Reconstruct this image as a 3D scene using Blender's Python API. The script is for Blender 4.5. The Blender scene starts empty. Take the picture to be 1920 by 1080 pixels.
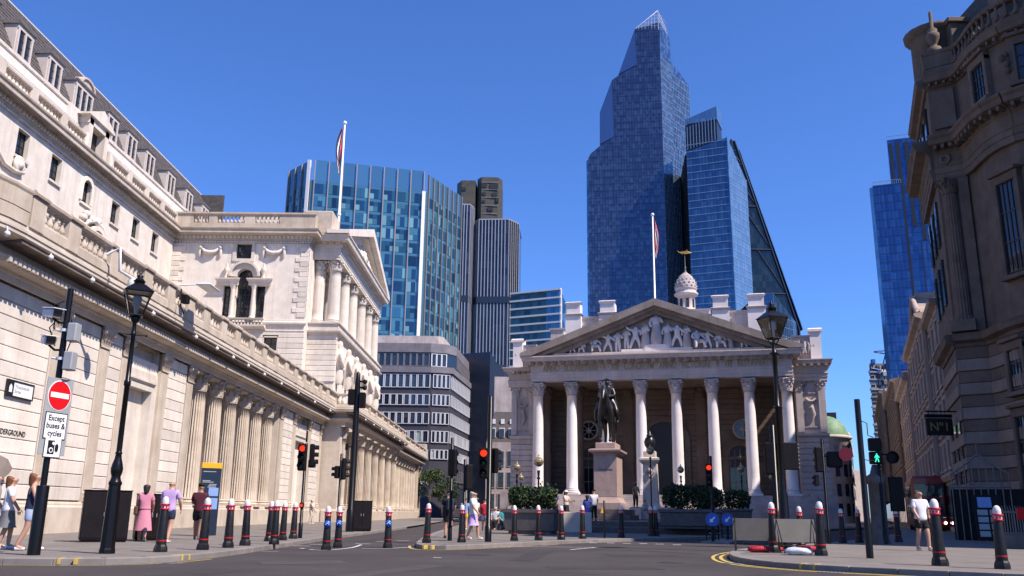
import bpy, math, random
from math import sin, cos, pi, radians, atan2, sqrt, hypot
from mathutils import Vector, Matrix
random.seed(7)
SC = bpy.context.scene
COL = SC.collection

# ------------------------------------------------------------------ camera
CAM_H = 0.95
TH, RO, PSI = radians(14.35), radians(0.75), radians(0.519)
_r = Vector((1, 0, 0)); _f = Vector((0, cos(TH), sin(TH))); _u = Vector((0, -sin(TH), cos(TH)))
_R = cos(RO) * _r + sin(RO) * _u
_U = -sin(RO) * _r + cos(RO) * _u
_rz = Matrix.Rotation(PSI, 3, 'Z')
_R, _U, _F = _rz @ _R, _rz @ _U, _rz @ _f
cam_d = bpy.data.cameras.new('camera')
cam = bpy.data.objects.new('camera', cam_d)
COL.objects.link(cam)
m3 = Matrix((_R, _U, -_F)).transposed()
cam.matrix_world = Matrix.Translation((0, 0, CAM_H)) @ m3.to_4x4()
cam_d.sensor_width = 36.0
cam_d.lens = 1650.0 / 1920.0 * 36.0
cam_d.clip_start = 0.1
cam_d.clip_end = 6000
SC.camera = cam

# ------------------------------------------------------------------ sky, sun, exposure
SUN_EL, SUN_AZ = radians(51), radians(122)      # azimuth clockwise from +Y
sun_dir = Vector((sin(SUN_AZ) * cos(SUN_EL), cos(SUN_AZ) * cos(SUN_EL), sin(SUN_EL)))
W = bpy.data.worlds.new('World'); SC.world = W; W.use_nodes = True
nt = W.node_tree; nt.nodes.clear()
sky = nt.nodes.new('ShaderNodeTexSky'); sky.sky_type = 'NISHITA'; sky.sun_disc = False
sky.sun_elevation = SUN_EL; sky.sun_rotation = SUN_AZ
sky.altitude = 0; sky.air_density = 1.0; sky.dust_density = 0.3; sky.ozone_density = 5.0
bg = nt.nodes.new('ShaderNodeBackground'); bg.inputs['Strength'].default_value = 0.104
wo = nt.nodes.new('ShaderNodeOutputWorld')
tint = nt.nodes.new('ShaderNodeMix'); tint.data_type = 'RGBA'; tint.blend_type = 'MULTIPLY'; tint.inputs[0].default_value = 1.0
tint.inputs[7].default_value = (0.56, 0.82, 1.30, 1)      # one even tint over the whole sky: the camera's cool, saturated rendering of blue
nt.links.new(sky.outputs[0], tint.inputs[6]); nt.links.new(tint.outputs[2], bg.inputs[0]); nt.links.new(bg.outputs[0], wo.inputs[0])
sl = bpy.data.lights.new('sun', 'SUN'); sl.energy = 5.0; sl.angle = radians(0.53); sl.color = (1.0, 0.89, 0.775)
so = bpy.data.objects.new('sun', sl); COL.objects.link(so)
so.rotation_euler = (-sun_dir).to_track_quat('-Z', 'Y').to_euler(); so.location = (40, -60, 90)
SC.view_settings.view_transform = 'Standard'; SC.view_settings.look = 'None'
SC.view_settings.exposure = 0.62; SC.view_settings.gamma = 1.0; SC.view_settings.use_curve_mapping = False
SC.cycles.max_bounces = 6; SC.cycles.diffuse_bounces = 3; SC.cycles.glossy_bounces = 3
SC.cycles.transmission_bounces = 4; SC.cycles.transparent_max_bounces = 6
SC.cycles.caustics_reflective = False; SC.cycles.caustics_refractive = False
try:
    SC.cycles.use_denoising = True
except Exception:
    pass

# ------------------------------------------------------------------ materials
def new_mat(name):
    m = bpy.data.materials.new(name); m.use_nodes = True
    n = m.node_tree; n.nodes.clear()
    o = n.nodes.new('ShaderNodeOutputMaterial'); b = n.nodes.new('ShaderNodeBsdfPrincipled')
    n.links.new(b.outputs[0], o.inputs[0])
    return m, n, b
def plain(name, col, rough=0.5, metal=0.0, spec=0.5, emit=None, es=0.0, coat=0.0):
    m, n, b = new_mat(name)
    b.inputs['Base Color'].default_value = (*col, 1); b.inputs['Roughness'].default_value = rough
    b.inputs['Metallic'].default_value = metal; b.inputs['Specular IOR Level'].default_value = spec
    b.inputs['Coat Weight'].default_value = coat
    if emit:
        b.inputs['Emission Color'].default_value = (*emit, 1); b.inputs['Emission Strength'].default_value = es
    return m
def mottled(name, c0, c1, scale=1.5, rough=0.8, bump=0.15, bscale=30, streak=0.0, rnd=0.0, metal=0.0, spec=0.4, dirt=None, dscale=0.6, dist=0.02, damt=0.6):
    """Base colour wandering between c0 and c1, vertical weather streaks, per-piece tint, fine relief."""
    m, n, b = new_mat(name); N = n.nodes.new; L = n.links.new
    geo = N('ShaderNodeNewGeometry')
    t1 = N('ShaderNodeTexNoise'); t1.inputs['Scale'].default_value = scale; t1.inputs['Detail'].default_value = 6; t1.inputs['Roughness'].default_value = 0.65
    L(geo.outputs['Position'], t1.inputs['Vector'])
    r = N('ShaderNodeValToRGB'); r.color_ramp.elements[0].position = 0.3; r.color_ramp.elements[1].position = 0.72
    r.color_ramp.elements[0].color = (*c0, 1); r.color_ramp.elements[1].color = (*c1, 1)
    L(t1.outputs['Fac'], r.inputs[0]); out = r.outputs[0]
    if streak > 0 or dirt:
        d = dirt or tuple(x * 0.55 for x in c0)
        mp = N('ShaderNodeMapping'); mp.inputs['Scale'].default_value = (3.2, 3.2, 0.16)
        L(geo.outputs['Position'], mp.inputs['Vector'])
        t2 = N('ShaderNodeTexNoise'); t2.inputs['Scale'].default_value = dscale; t2.inputs['Detail'].default_value = 7; t2.inputs['Roughness'].default_value = 0.7
        L(mp.outputs[0], t2.inputs['Vector'])
        r2 = N('ShaderNodeValToRGB'); r2.color_ramp.elements[0].position = 0.48; r2.color_ramp.elements[1].position = 0.78
        r2.color_ramp.elements[0].color = (0, 0, 0, 1); k = max(streak, 0.01); r2.color_ramp.elements[1].color = (k, k, k, 1)
        L(t2.outputs['Fac'], r2.inputs[0])
        mx = N('ShaderNodeMix'); mx.data_type = 'RGBA'; L(r2.outputs[0], mx.inputs[0]); L(out, mx.inputs[6]); mx.inputs[7].default_value = (*d, 1)
        out = mx.outputs[2]
    if rnd > 0:
        oi = N('ShaderNodeObjectInfo'); mr = N('ShaderNodeMapRange'); mr.inputs[3].default_value = 1 - rnd; mr.inputs[4].default_value = 1 + rnd * 0.6
        L(oi.outputs['Random'], mr.inputs[0])
        mm = N('ShaderNodeMix'); mm.data_type = 'RGBA'; mm.blend_type = 'MULTIPLY'; mm.inputs[0].default_value = 1
        L(out, mm.inputs[6]); L(mr.outputs[0], mm.inputs[7]); out = mm.outputs[2]
    L(out, b.inputs['Base Color'])
    b.inputs['Roughness'].default_value = rough; b.inputs['Metallic'].default_value = metal; b.inputs['Specular IOR Level'].default_value = spec
    if bump > 0:
        t3 = N('ShaderNodeTexNoise'); t3.inputs['Scale'].default_value = bscale; t3.inputs['Detail'].default_value = 5
        L(geo.outputs['Position'], t3.inputs['Vector'])
        bp = N('ShaderNodeBump'); bp.inputs['Strength'].default_value = bump; bp.inputs['Distance'].default_value = dist
        L(t3.outputs['Fac'], bp.inputs['Height']); L(bp.outputs[0], b.inputs['Normal'])
    return m
def glassy(name, col, rough=0.04, metal=0.75, wav=0.0, rnd=0.0, wscale=0.35):
    """Opaque reflective curtain-wall or window glass; slight panel waviness, per-pane tint."""
    m, n, b = new_mat(name); N = n.nodes.new; L = n.links.new
    b.inputs['Base Color'].default_value = (*col, 1); b.inputs['Roughness'].default_value = rough
    b.inputs['Metallic'].default_value = metal; b.inputs['Specular IOR Level'].default_value = 0.7
    if rnd > 0:
        oi = N('ShaderNodeObjectInfo'); mr = N('ShaderNodeMapRange'); mr.inputs[3].default_value = 1 - rnd; mr.inputs[4].default_value = 1 + rnd
        L(oi.outputs['Random'], mr.inputs[0])
        mm = N('ShaderNodeMix'); mm.data_type = 'RGBA'; mm.blend_type = 'MULTIPLY'; mm.inputs[0].default_value = 1
        mm.inputs[6].default_value = (*col, 1); L(mr.outputs[0], mm.inputs[7]); L(mm.outputs[2], b.inputs['Base Color'])
    if wav > 0:
        geo = N('ShaderNodeNewGeometry'); t = N('ShaderNodeTexNoise'); t.inputs['Scale'].default_value = wscale; t.inputs['Detail'].default_value = 2
        L(geo.outputs['Position'], t.inputs['Vector'])
        bp = N('ShaderNodeBump'); bp.inputs['Strength'].default_value = wav; bp.inputs['Distance'].default_value = 0.05
        L(t.outputs['Fac'], bp.inputs['Height']); L(bp.outputs[0], b.inputs['Normal'])
    return m
def clear_glass(name, tint=(0.9, 0.93, 0.95)):
    m = bpy.data.materials.new(name); m.use_nodes = True; n = m.node_tree; n.nodes.clear(); N = n.nodes.new; L = n.links.new
    o = N('ShaderNodeOutputMaterial'); t = N('ShaderNodeBsdfTransparent'); t.inputs[0].default_value = (*tint, 1)
    g = N('ShaderNodeBsdfGlossy'); g.inputs['Roughness'].default_value = 0.05
    fr = N('ShaderNodeFresnel'); mx = N('ShaderNodeMixShader'); L(fr.outputs[0], mx.inputs[0]); L(t.outputs[0], mx.inputs[1]); L(g.outputs[0], mx.inputs[2]); L(mx.outputs[0], o.inputs[0])
    return m

M = {}
M['stone'] = mottled('portland_stone', (0.47, 0.4, 0.33), (0.63, 0.555, 0.48), 0.9, 0.85, 0.25, 14, streak=0.35, rnd=0.10, dirt=(0.36, 0.27, 0.20))
M['stone_p'] = mottled('clean_portland_stone', (0.6, 0.535, 0.465), (0.76, 0.695, 0.625), 1.1, 0.85, 0.3, 12, streak=0.5, rnd=0.15, dirt=(0.40, 0.31, 0.25))
M['stone_t'] = mottled('weathered_tan_stone', (0.42, 0.345, 0.27), (0.585, 0.51, 0.43), 0.8, 0.88, 0.3, 12, streak=0.5, rnd=0.08, dirt=(0.26, 0.19, 0.14))
M['stone_g'] = mottled('grey_weathered_stone', (0.33, 0.275, 0.255), (0.52, 0.45, 0.43), 0.7, 0.88, 0.3, 10, streak=0.5, rnd=0.08, dirt=(0.17, 0.13, 0.11))
M['stone_re'] = mottled('exchange_stone', (0.44, 0.375, 0.35), (0.6, 0.53, 0.5), 0.5, 0.88, 0.25, 10, streak=0.4, rnd=0.07, dirt=(0.22, 0.17, 0.15))
M['stone_col'] = mottled('exchange_column_stone', (0.66, 0.60, 0.58), (0.80, 0.745, 0.73), 0.5, 0.85, 0.15, 10, streak=0.15, rnd=0.04)
M['stone_in'] = mottled('shade_dark_inner_stone', (0.125, 0.085, 0.062), (0.21, 0.155, 0.12), 0.5, 0.88, 0.25, 10, streak=0.4, rnd=0.07, dirt=(0.09,0.07,0.06))  # exchange stone darkened to paint the shade inside the portico
M['stone_s'] = mottled('shade_soot_soffit_stone', (0.12, 0.09, 0.075), (0.25, 0.20, 0.17), 1.2, 0.9, 0.3, 10, streak=0.3, rnd=0.05)  # soot brown, darkened further to paint the shade under the cornices
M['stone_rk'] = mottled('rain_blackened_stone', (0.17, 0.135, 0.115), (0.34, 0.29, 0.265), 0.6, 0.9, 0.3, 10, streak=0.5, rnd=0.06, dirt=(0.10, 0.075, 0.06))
M['stone_dk'] = mottled('dark_stone', (0.16, 0.125, 0.105), (0.30, 0.25, 0.225), 0.9, 0.9, 0.3, 10, streak=0.5, rnd=0.08, dirt=(0.08, 0.06, 0.05))
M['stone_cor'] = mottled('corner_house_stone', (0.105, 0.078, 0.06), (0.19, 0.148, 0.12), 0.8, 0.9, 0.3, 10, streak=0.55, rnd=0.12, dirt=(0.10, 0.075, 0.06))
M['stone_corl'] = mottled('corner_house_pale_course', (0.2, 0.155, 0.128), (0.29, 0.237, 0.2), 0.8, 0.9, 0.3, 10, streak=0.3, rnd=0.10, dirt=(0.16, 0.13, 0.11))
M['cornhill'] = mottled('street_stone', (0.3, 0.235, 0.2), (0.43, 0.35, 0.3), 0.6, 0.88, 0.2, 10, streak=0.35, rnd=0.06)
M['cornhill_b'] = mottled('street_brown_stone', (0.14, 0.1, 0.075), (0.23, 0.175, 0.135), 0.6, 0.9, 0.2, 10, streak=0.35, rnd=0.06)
M['slate'] = mottled('roof_slate', (0.048, 0.041, 0.039), (0.105, 0.09, 0.086), 3.0, 0.7, 0.3, 12, rnd=0.35)
M['lead'] = mottled('lead_sheet', (0.12, 0.11, 0.11), (0.2, 0.185, 0.18), 2, 0.5, 0.1, 10)
M['wood_w'] = mottled('dormer_paint', (0.50, 0.44, 0.40), (0.60, 0.53, 0.49), 2, 0.6, 0.05, 20)
M['granite_p'] = mottled('pink_granite', (0.33, 0.235, 0.20), (0.45, 0.33, 0.285), 2.5, 0.55, 0.1, 60, streak=0.2)
M['granite_d'] = mottled('dark_granite', (0.075, 0.064, 0.06), (0.13, 0.112, 0.105), 3, 0.6, 0.15, 50)
M['bronze'] = mottled('dark_bronze', (0.012, 0.0115, 0.012), (0.045, 0.04, 0.038), 4, 0.34, 0.3, 9, metal=0.4, spec=0.5)
M['bronze_g'] = mottled('green_bronze', (0.06, 0.075, 0.07), (0.12, 0.13, 0.12), 3, 0.5, 0.1, 12)
M['black'] = plain('black_paint', (0.005, 0.0045, 0.005), 0.33, 0, 0.28)
M['bollard'] = mottled('scuffed_black_paint', (0.004, 0.0037, 0.004), (0.018, 0.0165, 0.017), 9, 0.42, 0.08, 40, spec=0.3, streak=0.5, dirt=(0.05, 0.045, 0.04), dscale=1.6, rnd=0.3)
M['bollard_r'] = mottled('scuffed_red_paint', (0.36, 0.008, 0.012), (0.55, 0.012, 0.018), 9, 0.4, 0.05, 40, rnd=0.15)
M['bollard_w'] = mottled('scuffed_white_paint', (0.50, 0.49, 0.48), (0.80, 0.79, 0.78), 9, 0.45, 0.05, 40, rnd=0.12, streak=0.4, dirt=(0.3, 0.28, 0.26), dscale=1.5)
M['black_m'] = mottled('matt_black_metal', (0.005, 0.0045, 0.005), (0.012, 0.01, 0.011), 6, 0.55, 0.05, 40, spec=0.15)
M['cabinet'] = mottled('cabinet_black', (0.006, 0.004, 0.0045), (0.014, 0.009, 0.01), 2, 0.5, 0.05, 30, spec=0.2)
M['red'] = plain('red_paint', (0.52, 0.008, 0.012), 0.35)
M['white'] = mottled('white_paint', (0.70, 0.70, 0.70), (0.84, 0.84, 0.84), 6, 0.4, 0.02, 30)
M['signwhite'] = plain('sign_white', (0.80, 0.80, 0.82), 0.4)
M['signred'] = plain('sign_red', (0.62, 0.006, 0.01), 0.4)
M['signgrey'] = mottled('sign_grey', (0.27, 0.28, 0.29), (0.34, 0.35, 0.36), 3, 0.5, 0.02, 30)
M['signblack'] = plain('sign_black', (0.01, 0.01, 0.012), 0.5)
M['signblue'] = plain('sign_blue', (0.012, 0.09, 0.42), 0.4)
M['navy'] = plain('totem_navy', (0.012, 0.018, 0.035), 0.3)
M['yellow'] = plain('yellow_panel', (0.80, 0.38, 0.005), 0.4)
M['gold'] = mottled('gilding', (0.55, 0.33, 0.08), (0.78, 0.50, 0.16), 8, 0.3, 0.05, 20, metal=0.85)
M['goldtext'] = plain('gilt_letters', (0.36, 0.25, 0.09), 0.5, 0.2)
M['camwhite'] = plain('camera_white', (0.62, 0.62, 0.64), 0.35)
M['lens'] = glassy('dark_lens', (0.01, 0.01, 0.012), 0.05, 0.0)
M['lglass'] = clear_glass('lantern_glass', (0.80, 0.82, 0.82))
M['win'] = glassy('window_glass', (0.018, 0.024, 0.032), 0.03, 0.0, wav=0.15, rnd=0.4, wscale=1.2)
M['win2'] = glassy('office_window_glass', (0.02, 0.027, 0.045), 0.05, 0.0, wav=0.1, rnd=0.5)
M['blind'] = mottled('window_blind', (0.25, 0.28, 0.25), (0.36, 0.40, 0.36), 1, 0.4, 0.0, 10)
M['frame_w'] = plain('white_window_frame', (0.62, 0.61, 0.62), 0.45)
M['frame_d'] = plain('dark_window_frame', (0.02, 0.02, 0.022), 0.45)
M['asphalt'] = mottled('asphalt', (0.034, 0.0275, 0.027), (0.062, 0.051, 0.0495), 0.32, 0.9, 0.6, 45, dist=0.015, streak=0.35, dirt=(0.026, 0.022, 0.022), dscale=0.5)
M['paving'] = mottled('york_paving', (0.13, 0.113, 0.1), (0.19, 0.167, 0.15), 0.8, 0.85, 0.2, 25, rnd=0.16)
M['paving_b'] = mottled('paving_bed', (0.09, 0.08, 0.07), (0.13, 0.115, 0.1), 0.8, 0.9, 0.2, 25)
M['kerb'] = mottled('granite_kerb', (0.17, 0.15, 0.137), (0.24, 0.213, 0.198), 2.5, 0.75, 0.2, 50, rnd=0.12)
M['ylw_line'] = mottled('yellow_line', (0.42, 0.29, 0.05), (0.58, 0.43, 0.12), 4, 0.7, 0.1, 30)
M['wht_line'] = mottled('white_line', (0.50, 0.47, 0.46), (0.66, 0.63, 0.62), 5, 0.7, 0.1, 30)
M['tactile'] = mottled('buff_tactile', (0.46, 0.34, 0.10), (0.6, 0.46, 0.16), 4, 0.8, 0.1, 30, rnd=0.2)
M['leaf'] = mottled('leaf', (0.014, 0.03, 0.008), (0.036, 0.062, 0.018), 6, 0.6, 0.0, 10, rnd=0.2)
M['leaf_y'] = mottled('light_leaf', (0.05, 0.09, 0.02), (0.10, 0.15, 0.045), 6, 0.6, 0.0, 10, rnd=0.2)
M['bark'] = mottled('bark', (0.06, 0.045, 0.035), (0.11, 0.085, 0.07), 8, 0.9, 0.3, 30)
M['skin'] = plain('skin', (0.46, 0.255, 0.175), 0.5)
M['skin_d'] = plain('tanned_skin', (0.30, 0.155, 0.10), 0.5)
M['hair_b'] = plain('dark_hair', (0.018, 0.012, 0.010), 0.6)
M['hair_r'] = plain('auburn_hair', (0.16, 0.055, 0.02), 0.6)
M['hair_g'] = plain('grey_hair', (0.32, 0.29, 0.27), 0.6)
def cloth(name, c):
    return mottled(name, tuple(x * 0.82 for x in c), c, 5, 0.9, 0.15, 14, dist=0.02)
CL = {k: cloth('cloth_' + k, c) for k, c in dict(pink=(0.62, 0.24, 0.33), lilac=(0.52, 0.36, 0.62), navy=(0.02, 0.028, 0.06), maroon=(0.075, 0.012, 0.022),
      white=(0.72, 0.71, 0.71), black=(0.012, 0.012, 0.014), denim=(0.36, 0.43, 0.58), teal=(0.02, 0.25, 0.28), blue=(0.06, 0.09, 0.36), cream=(0.58, 0.50, 0.44),
      red=(0.45, 0.02, 0.04), yellow=(0.75, 0.42, 0.02), grey=(0.16, 0.16, 0.17), purple=(0.13, 0.08, 0.30), stripe=(0.35, 0.33, 0.36), sky=(0.22, 0.34, 0.62), brown=(0.11, 0.05, 0.035)).items()}

# ------------------------------------------------------------------ mesh and object helpers
INV = {}
class MB:
    """Collects shapes; build() links them as one mesh object."""
    def __init__(s): s.v = []; s.f = []; s.m = None; s.sm = []
    def add(s, vs, fs, smooth=False):
        o = len(s.v)
        if s.m is not None: vs = [s.m @ Vector(p) for p in vs]
        s.v += [tuple(p) for p in vs]; s.f += [tuple(i + o for i in f) for f in fs]; s.sm += [smooth] * len(fs); return s
    def box(s, x0, y0, z0, x1, y1, z1):
        if x0 > x1: x0, x1 = x1, x0
        if y0 > y1: y0, y1 = y1, y0
        if z0 > z1: z0, z1 = z1, z0
        return s.add([(x0,y0,z0),(x1,y0,z0),(x1,y1,z0),(x0,y1,z0),(x0,y0,z1),(x1,y0,z1),(x1,y1,z1),(x0,y1,z1)],
                     [(0,3,2,1),(4,5,6,7),(0,1,5,4),(1,2,6,5),(2,3,7,6),(3,0,4,7)])
    def cbox(s, x0, y0, z0, x1, y1, z1, c=0.02):
        """box with all edges chamfered"""
        if x0 > x1: x0, x1 = x1, x0
        if y0 > y1: y0, y1 = y1, y0
        if z0 > z1: z0, z1 = z1, z0
        c = min(c, (x1-x0)*.45, (y1-y0)*.45, (z1-z0)*.45)
        X=(x0,x1); Y=(y0,y1); Z=(z0,z1); vs=[]; ix={}
        for i in (0,1):
            for j in (0,1):
                for k in (0,1):
                    sx=c*(1-2*i); sy=c*(1-2*j); sz=c*(1-2*k)
                    ix[i,j,k,0]=len(vs); vs.append((X[i],Y[j]+sy,Z[k]+sz))
                    ix[i,j,k,1]=len(vs); vs.append((X[i]+sx,Y[j],Z[k]+sz))
                    ix[i,j,k,2]=len(vs); vs.append((X[i]+sx,Y[j]+sy,Z[k]))
        fs=[]
        def q(*k): fs.append(tuple(ix[a] for a in k))
        for i in (0,1):
            a=[(i,0,0,0),(i,1,0,0),(i,1,1,0),(i,0,1,0)]; q(*(a if i else a[::-1]))
            b=[(0,i,0,1),(0,i,1,1),(1,i,1,1),(1,i,0,1)]; q(*(b if i else b[::-1]))
            d=[(0,0,i,2),(1,0,i,2),(1,1,i,2),(0,1,i,2)]; q(*(d if i else d[::-1]))
        for i in (0,1):
            for j in (0,1):
                e=[(i,j,0,0),(i,j,0,1),(i,j,1,1),(i,j,1,0)]; q(*(e if (i^j) else e[::-1]))
                e=[(i,0,j,0),(i,0,j,2),(i,1,j,2),(i,1,j,0)]; q(*(e if not(i^j) else e[::-1]))
                e=[(0,i,j,1),(0,i,j,2),(1,i,j,2),(1,i,j,1)]; q(*(e if (i^j) else e[::-1]))
        for i in (0,1):
            for j in (0,1):
                for k in (0,1):
                    e=[(i,j,k,0),(i,j,k,1),(i,j,k,2)]; q(*(e if (i+j+k)%2 else e[::-1]))
        return s.add(vs, fs)
    def obox(s, c, sx, sy, sz, rz=0.0, ch=0.0):
        """box centred at c (z = bottom), turned by rz"""
        old = s.m; mm = Matrix.Translation(c) @ Matrix.Rotation(rz, 4, 'Z'); s.m = mm if old is None else old @ mm
        (s.cbox if ch else s.box)(*((-sx/2,-sy/2,0,sx/2,sy/2,sz) + ((ch,) if ch else ())))
        s.m = old; return s
    def prism(s, pts, z0, z1):
        n = len(pts)
        a = sum(pts[i][0]*pts[(i+1)%n][1]-pts[(i+1)%n][0]*pts[i][1] for i in range(n))
        if a < 0: pts = pts[::-1]
        g0 = z0 if callable(z0) else (lambda x, y: z0); g1 = z1 if callable(z1) else (lambda x, y: z1)
        vs = [(p[0],p[1],g0(*p[:2])) for p in pts] + [(p[0],p[1],g1(*p[:2])) for p in pts]
        fs = [tuple(range(n-1,-1,-1)), tuple(range(n,2*n))] + [(i,(i+1)%n,n+(i+1)%n,n+i) for i in range(n)]
        return s.add(vs, fs)
    def slab(s, pts, axis, d0, d1):
        """2-D outline extruded along an axis: 'x' -> pts are (y,z); 'y' -> pts are (x,z)"""
        n = len(pts)
        if axis == 'x': P = lambda p, d: (d, p[0], p[1])
        else: P = lambda p, d: (p[0], d, p[1])
        vs = [P(p, d0) for p in pts] + [P(p, d1) for p in pts]
        fs = [tuple(range(n)), tuple(range(2*n-1,n-1,-1))] + [(i,n+i,n+(i+1)%n,(i+1)%n) for i in range(n)]
        return s.add(vs, fs)
    def lathe(s, prof, n=16, cx=0, cy=0, cz=0, flutes=0, fd=0.0, smooth=True, caps=True, ph=0.0):
        vs=[]; fs=[]
        for r, z in prof:
            for i in range(n):
                a = 2*pi*i/n + ph; rr = r
                if flutes: rr = r*(1-fd*(0.5-0.5*cos(a*flutes))**0.6)
                vs.append((cx+rr*cos(a), cy+rr*sin(a), cz+z))
        k=len(prof)
        for j in range(k-1):
            for i in range(n):
                fs.append((j*n+i, j*n+(i+1)%n, (j+1)*n+(i+1)%n, (j+1)*n+i))
        s.add(vs, fs, smooth)
        if caps:
            o=[(cx+prof[0][0]*cos(2*pi*i/n+ph),cy+prof[0][0]*sin(2*pi*i/n+ph),cz+prof[0][1]) for i in range(n)]
            t=[(cx+prof[-1][0]*cos(2*pi*i/n+ph),cy+prof[-1][0]*sin(2*pi*i/n+ph),cz+prof[-1][1]) for i in range(n)]
            s.add(o,[tuple(range(n-1,-1,-1))]); s.add(t,[tuple(range(n))])
        return s
    def tube(s, pts, r, n=8, smooth=True):
        pts=[Vector(p) for p in pts]; k=len(pts); rs = r if isinstance(r,(list,tuple)) else [r]*k
        vs=[]; fs=[]; prev=None
        for i,p in enumerate(pts):
            d=(pts[min(i+1,k-1)]-pts[max(i-1,0)]).normalized()
            ref = prev if prev is not None else (Vector((0,0,1)) if abs(d.z)<.9 else Vector((1,0,0)))
            a=(ref-d*ref.dot(d)).normalized(); prev=a; b=d.cross(a)
            for j in range(n):
                t=2*pi*j/n; vs.append(p+(a*cos(t)+b*sin(t))*rs[i])
        for i in range(k-1):
            for j in range(n): fs.append((i*n+j,i*n+(j+1)%n,(i+1)*n+(j+1)%n,(i+1)*n+j))
        s.add(vs,fs,smooth); s.add(vs[:n],[tuple(range(n-1,-1,-1))]); s.add(vs[-n:],[tuple(range(n))]); return s
    def ball(s, c, r, n=10, k=6, sz=1.0, sx=1.0, sy=1.0):
        prof=[(max(r*sin(pi*j/k),1e-4), -r*sz*cos(pi*j/k)) for j in range(k+1)]
        old=s.m; mm=Matrix.Translation(c) @ Matrix.Diagonal((sx,sy,1,1)); s.m=mm if old is None else old@mm
        s.lathe(prof,n,caps=False); s.m=old; return s
    def mould(s, p0, p1, prof, m0=0.0, m1=0.0, auto=True):
        """moulding: profile [(out, z)] swept from p0 to p1 (2-D); out is to the right of the direction; m0/m1 lengthen each end by m*out (mitre)"""
        p0=Vector(p0[:2]); p1=Vector(p1[:2]); d=(p1-p0).normalized()
        if auto and ((abs(d.y)>abs(d.x) and d.y<0) or (abs(d.x)>=abs(d.y) and d.x<0)): p0,p1,m0,m1,d=p1,p0,m1,m0,-d   # face +X or -Y
        o=Vector((d.y,-d.x)); n=len(prof)
        vs=[]
        for (a,z) in prof:
            q=p0+o*a-d*(a*m0); vs.append((q.x,q.y,z))
        for (a,z) in prof:
            q=p1+o*a+d*(a*m1); vs.append((q.x,q.y,z))
        fs=[(i,i+1,n+i+1,n+i) for i in range(n-1)]+[tuple(range(n-1,-1,-1)),tuple(range(n,2*n)),(n-1,0,n,2*n-1)]
        return s.add(vs,fs)
    def mesh(s, name):
        me=bpy.data.meshes.new(name); me.from_pydata(s.v,[],s.f)
        if any(s.sm): me.polygons.foreach_set('use_smooth', s.sm)
        me.update(); return me
    def build(s, name, mat, parent=None, kind=None):
        return put(s.mesh(name), name, mat, parent, kind=kind)

def put(me, name, mat=None, parent=None, loc=None, rz=0.0, sc=None, kind=None, rot=None):
    o=bpy.data.objects.new(name, me); COL.objects.link(o)
    if mat is not None and len(me.materials)==0: me.materials.append(mat)
    if parent is not None:
        o.parent=parent
        if parent.name in INV: o.matrix_parent_inverse=INV[parent.name]
    if loc is not None: o.location=loc
    if rot is not None: o.rotation_euler=rot
    elif rz: o.rotation_euler=(0,0,rz)
    if sc is not None: o.scale=sc if isinstance(sc,(tuple,list)) else (sc,sc,sc)
    if kind: o['kind']=kind
    return o
def tag(o, label=None, cat=None, group=None, kind=None):
    if label: o['label']=label
    if cat: o['category']=cat
    if group: o['group']=group
    if kind: o['kind']=kind
    return o
def thing(name, label, cat, loc=(0,0,0), rz=0.0, group=None, local=True):
    """Empty at the base of a thing. local=True: parts are given in its own frame; False: parts are given in world metres."""
    o=bpy.data.objects.new(name,None); COL.objects.link(o); o.empty_display_size=0.3
    o.location=loc; o.rotation_euler=(0,0,rz); tag(o,label,cat,group)
    if not local: INV[o.name]=(Matrix.Translation(loc)@Matrix.Rotation(rz,4,'Z')).inverted()
    return o
def copy_thing(src, loc, rz, label, sc=None):
    def cp(o, par):
        c=o.copy(); COL.objects.link(c)
        if par is not None: c.parent=par
        for ch in o.children: cp(ch,c)
        return c
    r=cp(src,None); r.location=loc; r.rotation_euler=(0,0,rz)
    if sc: r.scale=(sc,sc,sc)
    r['label']=label
    return r
def text_mesh(txt, size, depth=0.004, align='CENTER', sx=1.0, bold=0.0):
    c=bpy.data.curves.new('lettering','FONT'); c.body=txt; c.size=size; c.extrude=depth; c.align_x=align; c.align_y='CENTER'; c.offset=bold
    c.resolution_u=3; c.space_line=0.95
    me=eval_mesh(bpy.data.objects.new('lettering',c))
    if sx!=1.0:
        for v in me.vertices: v.co.x*=sx
    return me
FACE_CAM=(pi/2,0,0)          # text lying in XZ, readable from -Y
FACE_PX=(pi/2,0,pi/2)        # text on a wall that faces +X

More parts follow.
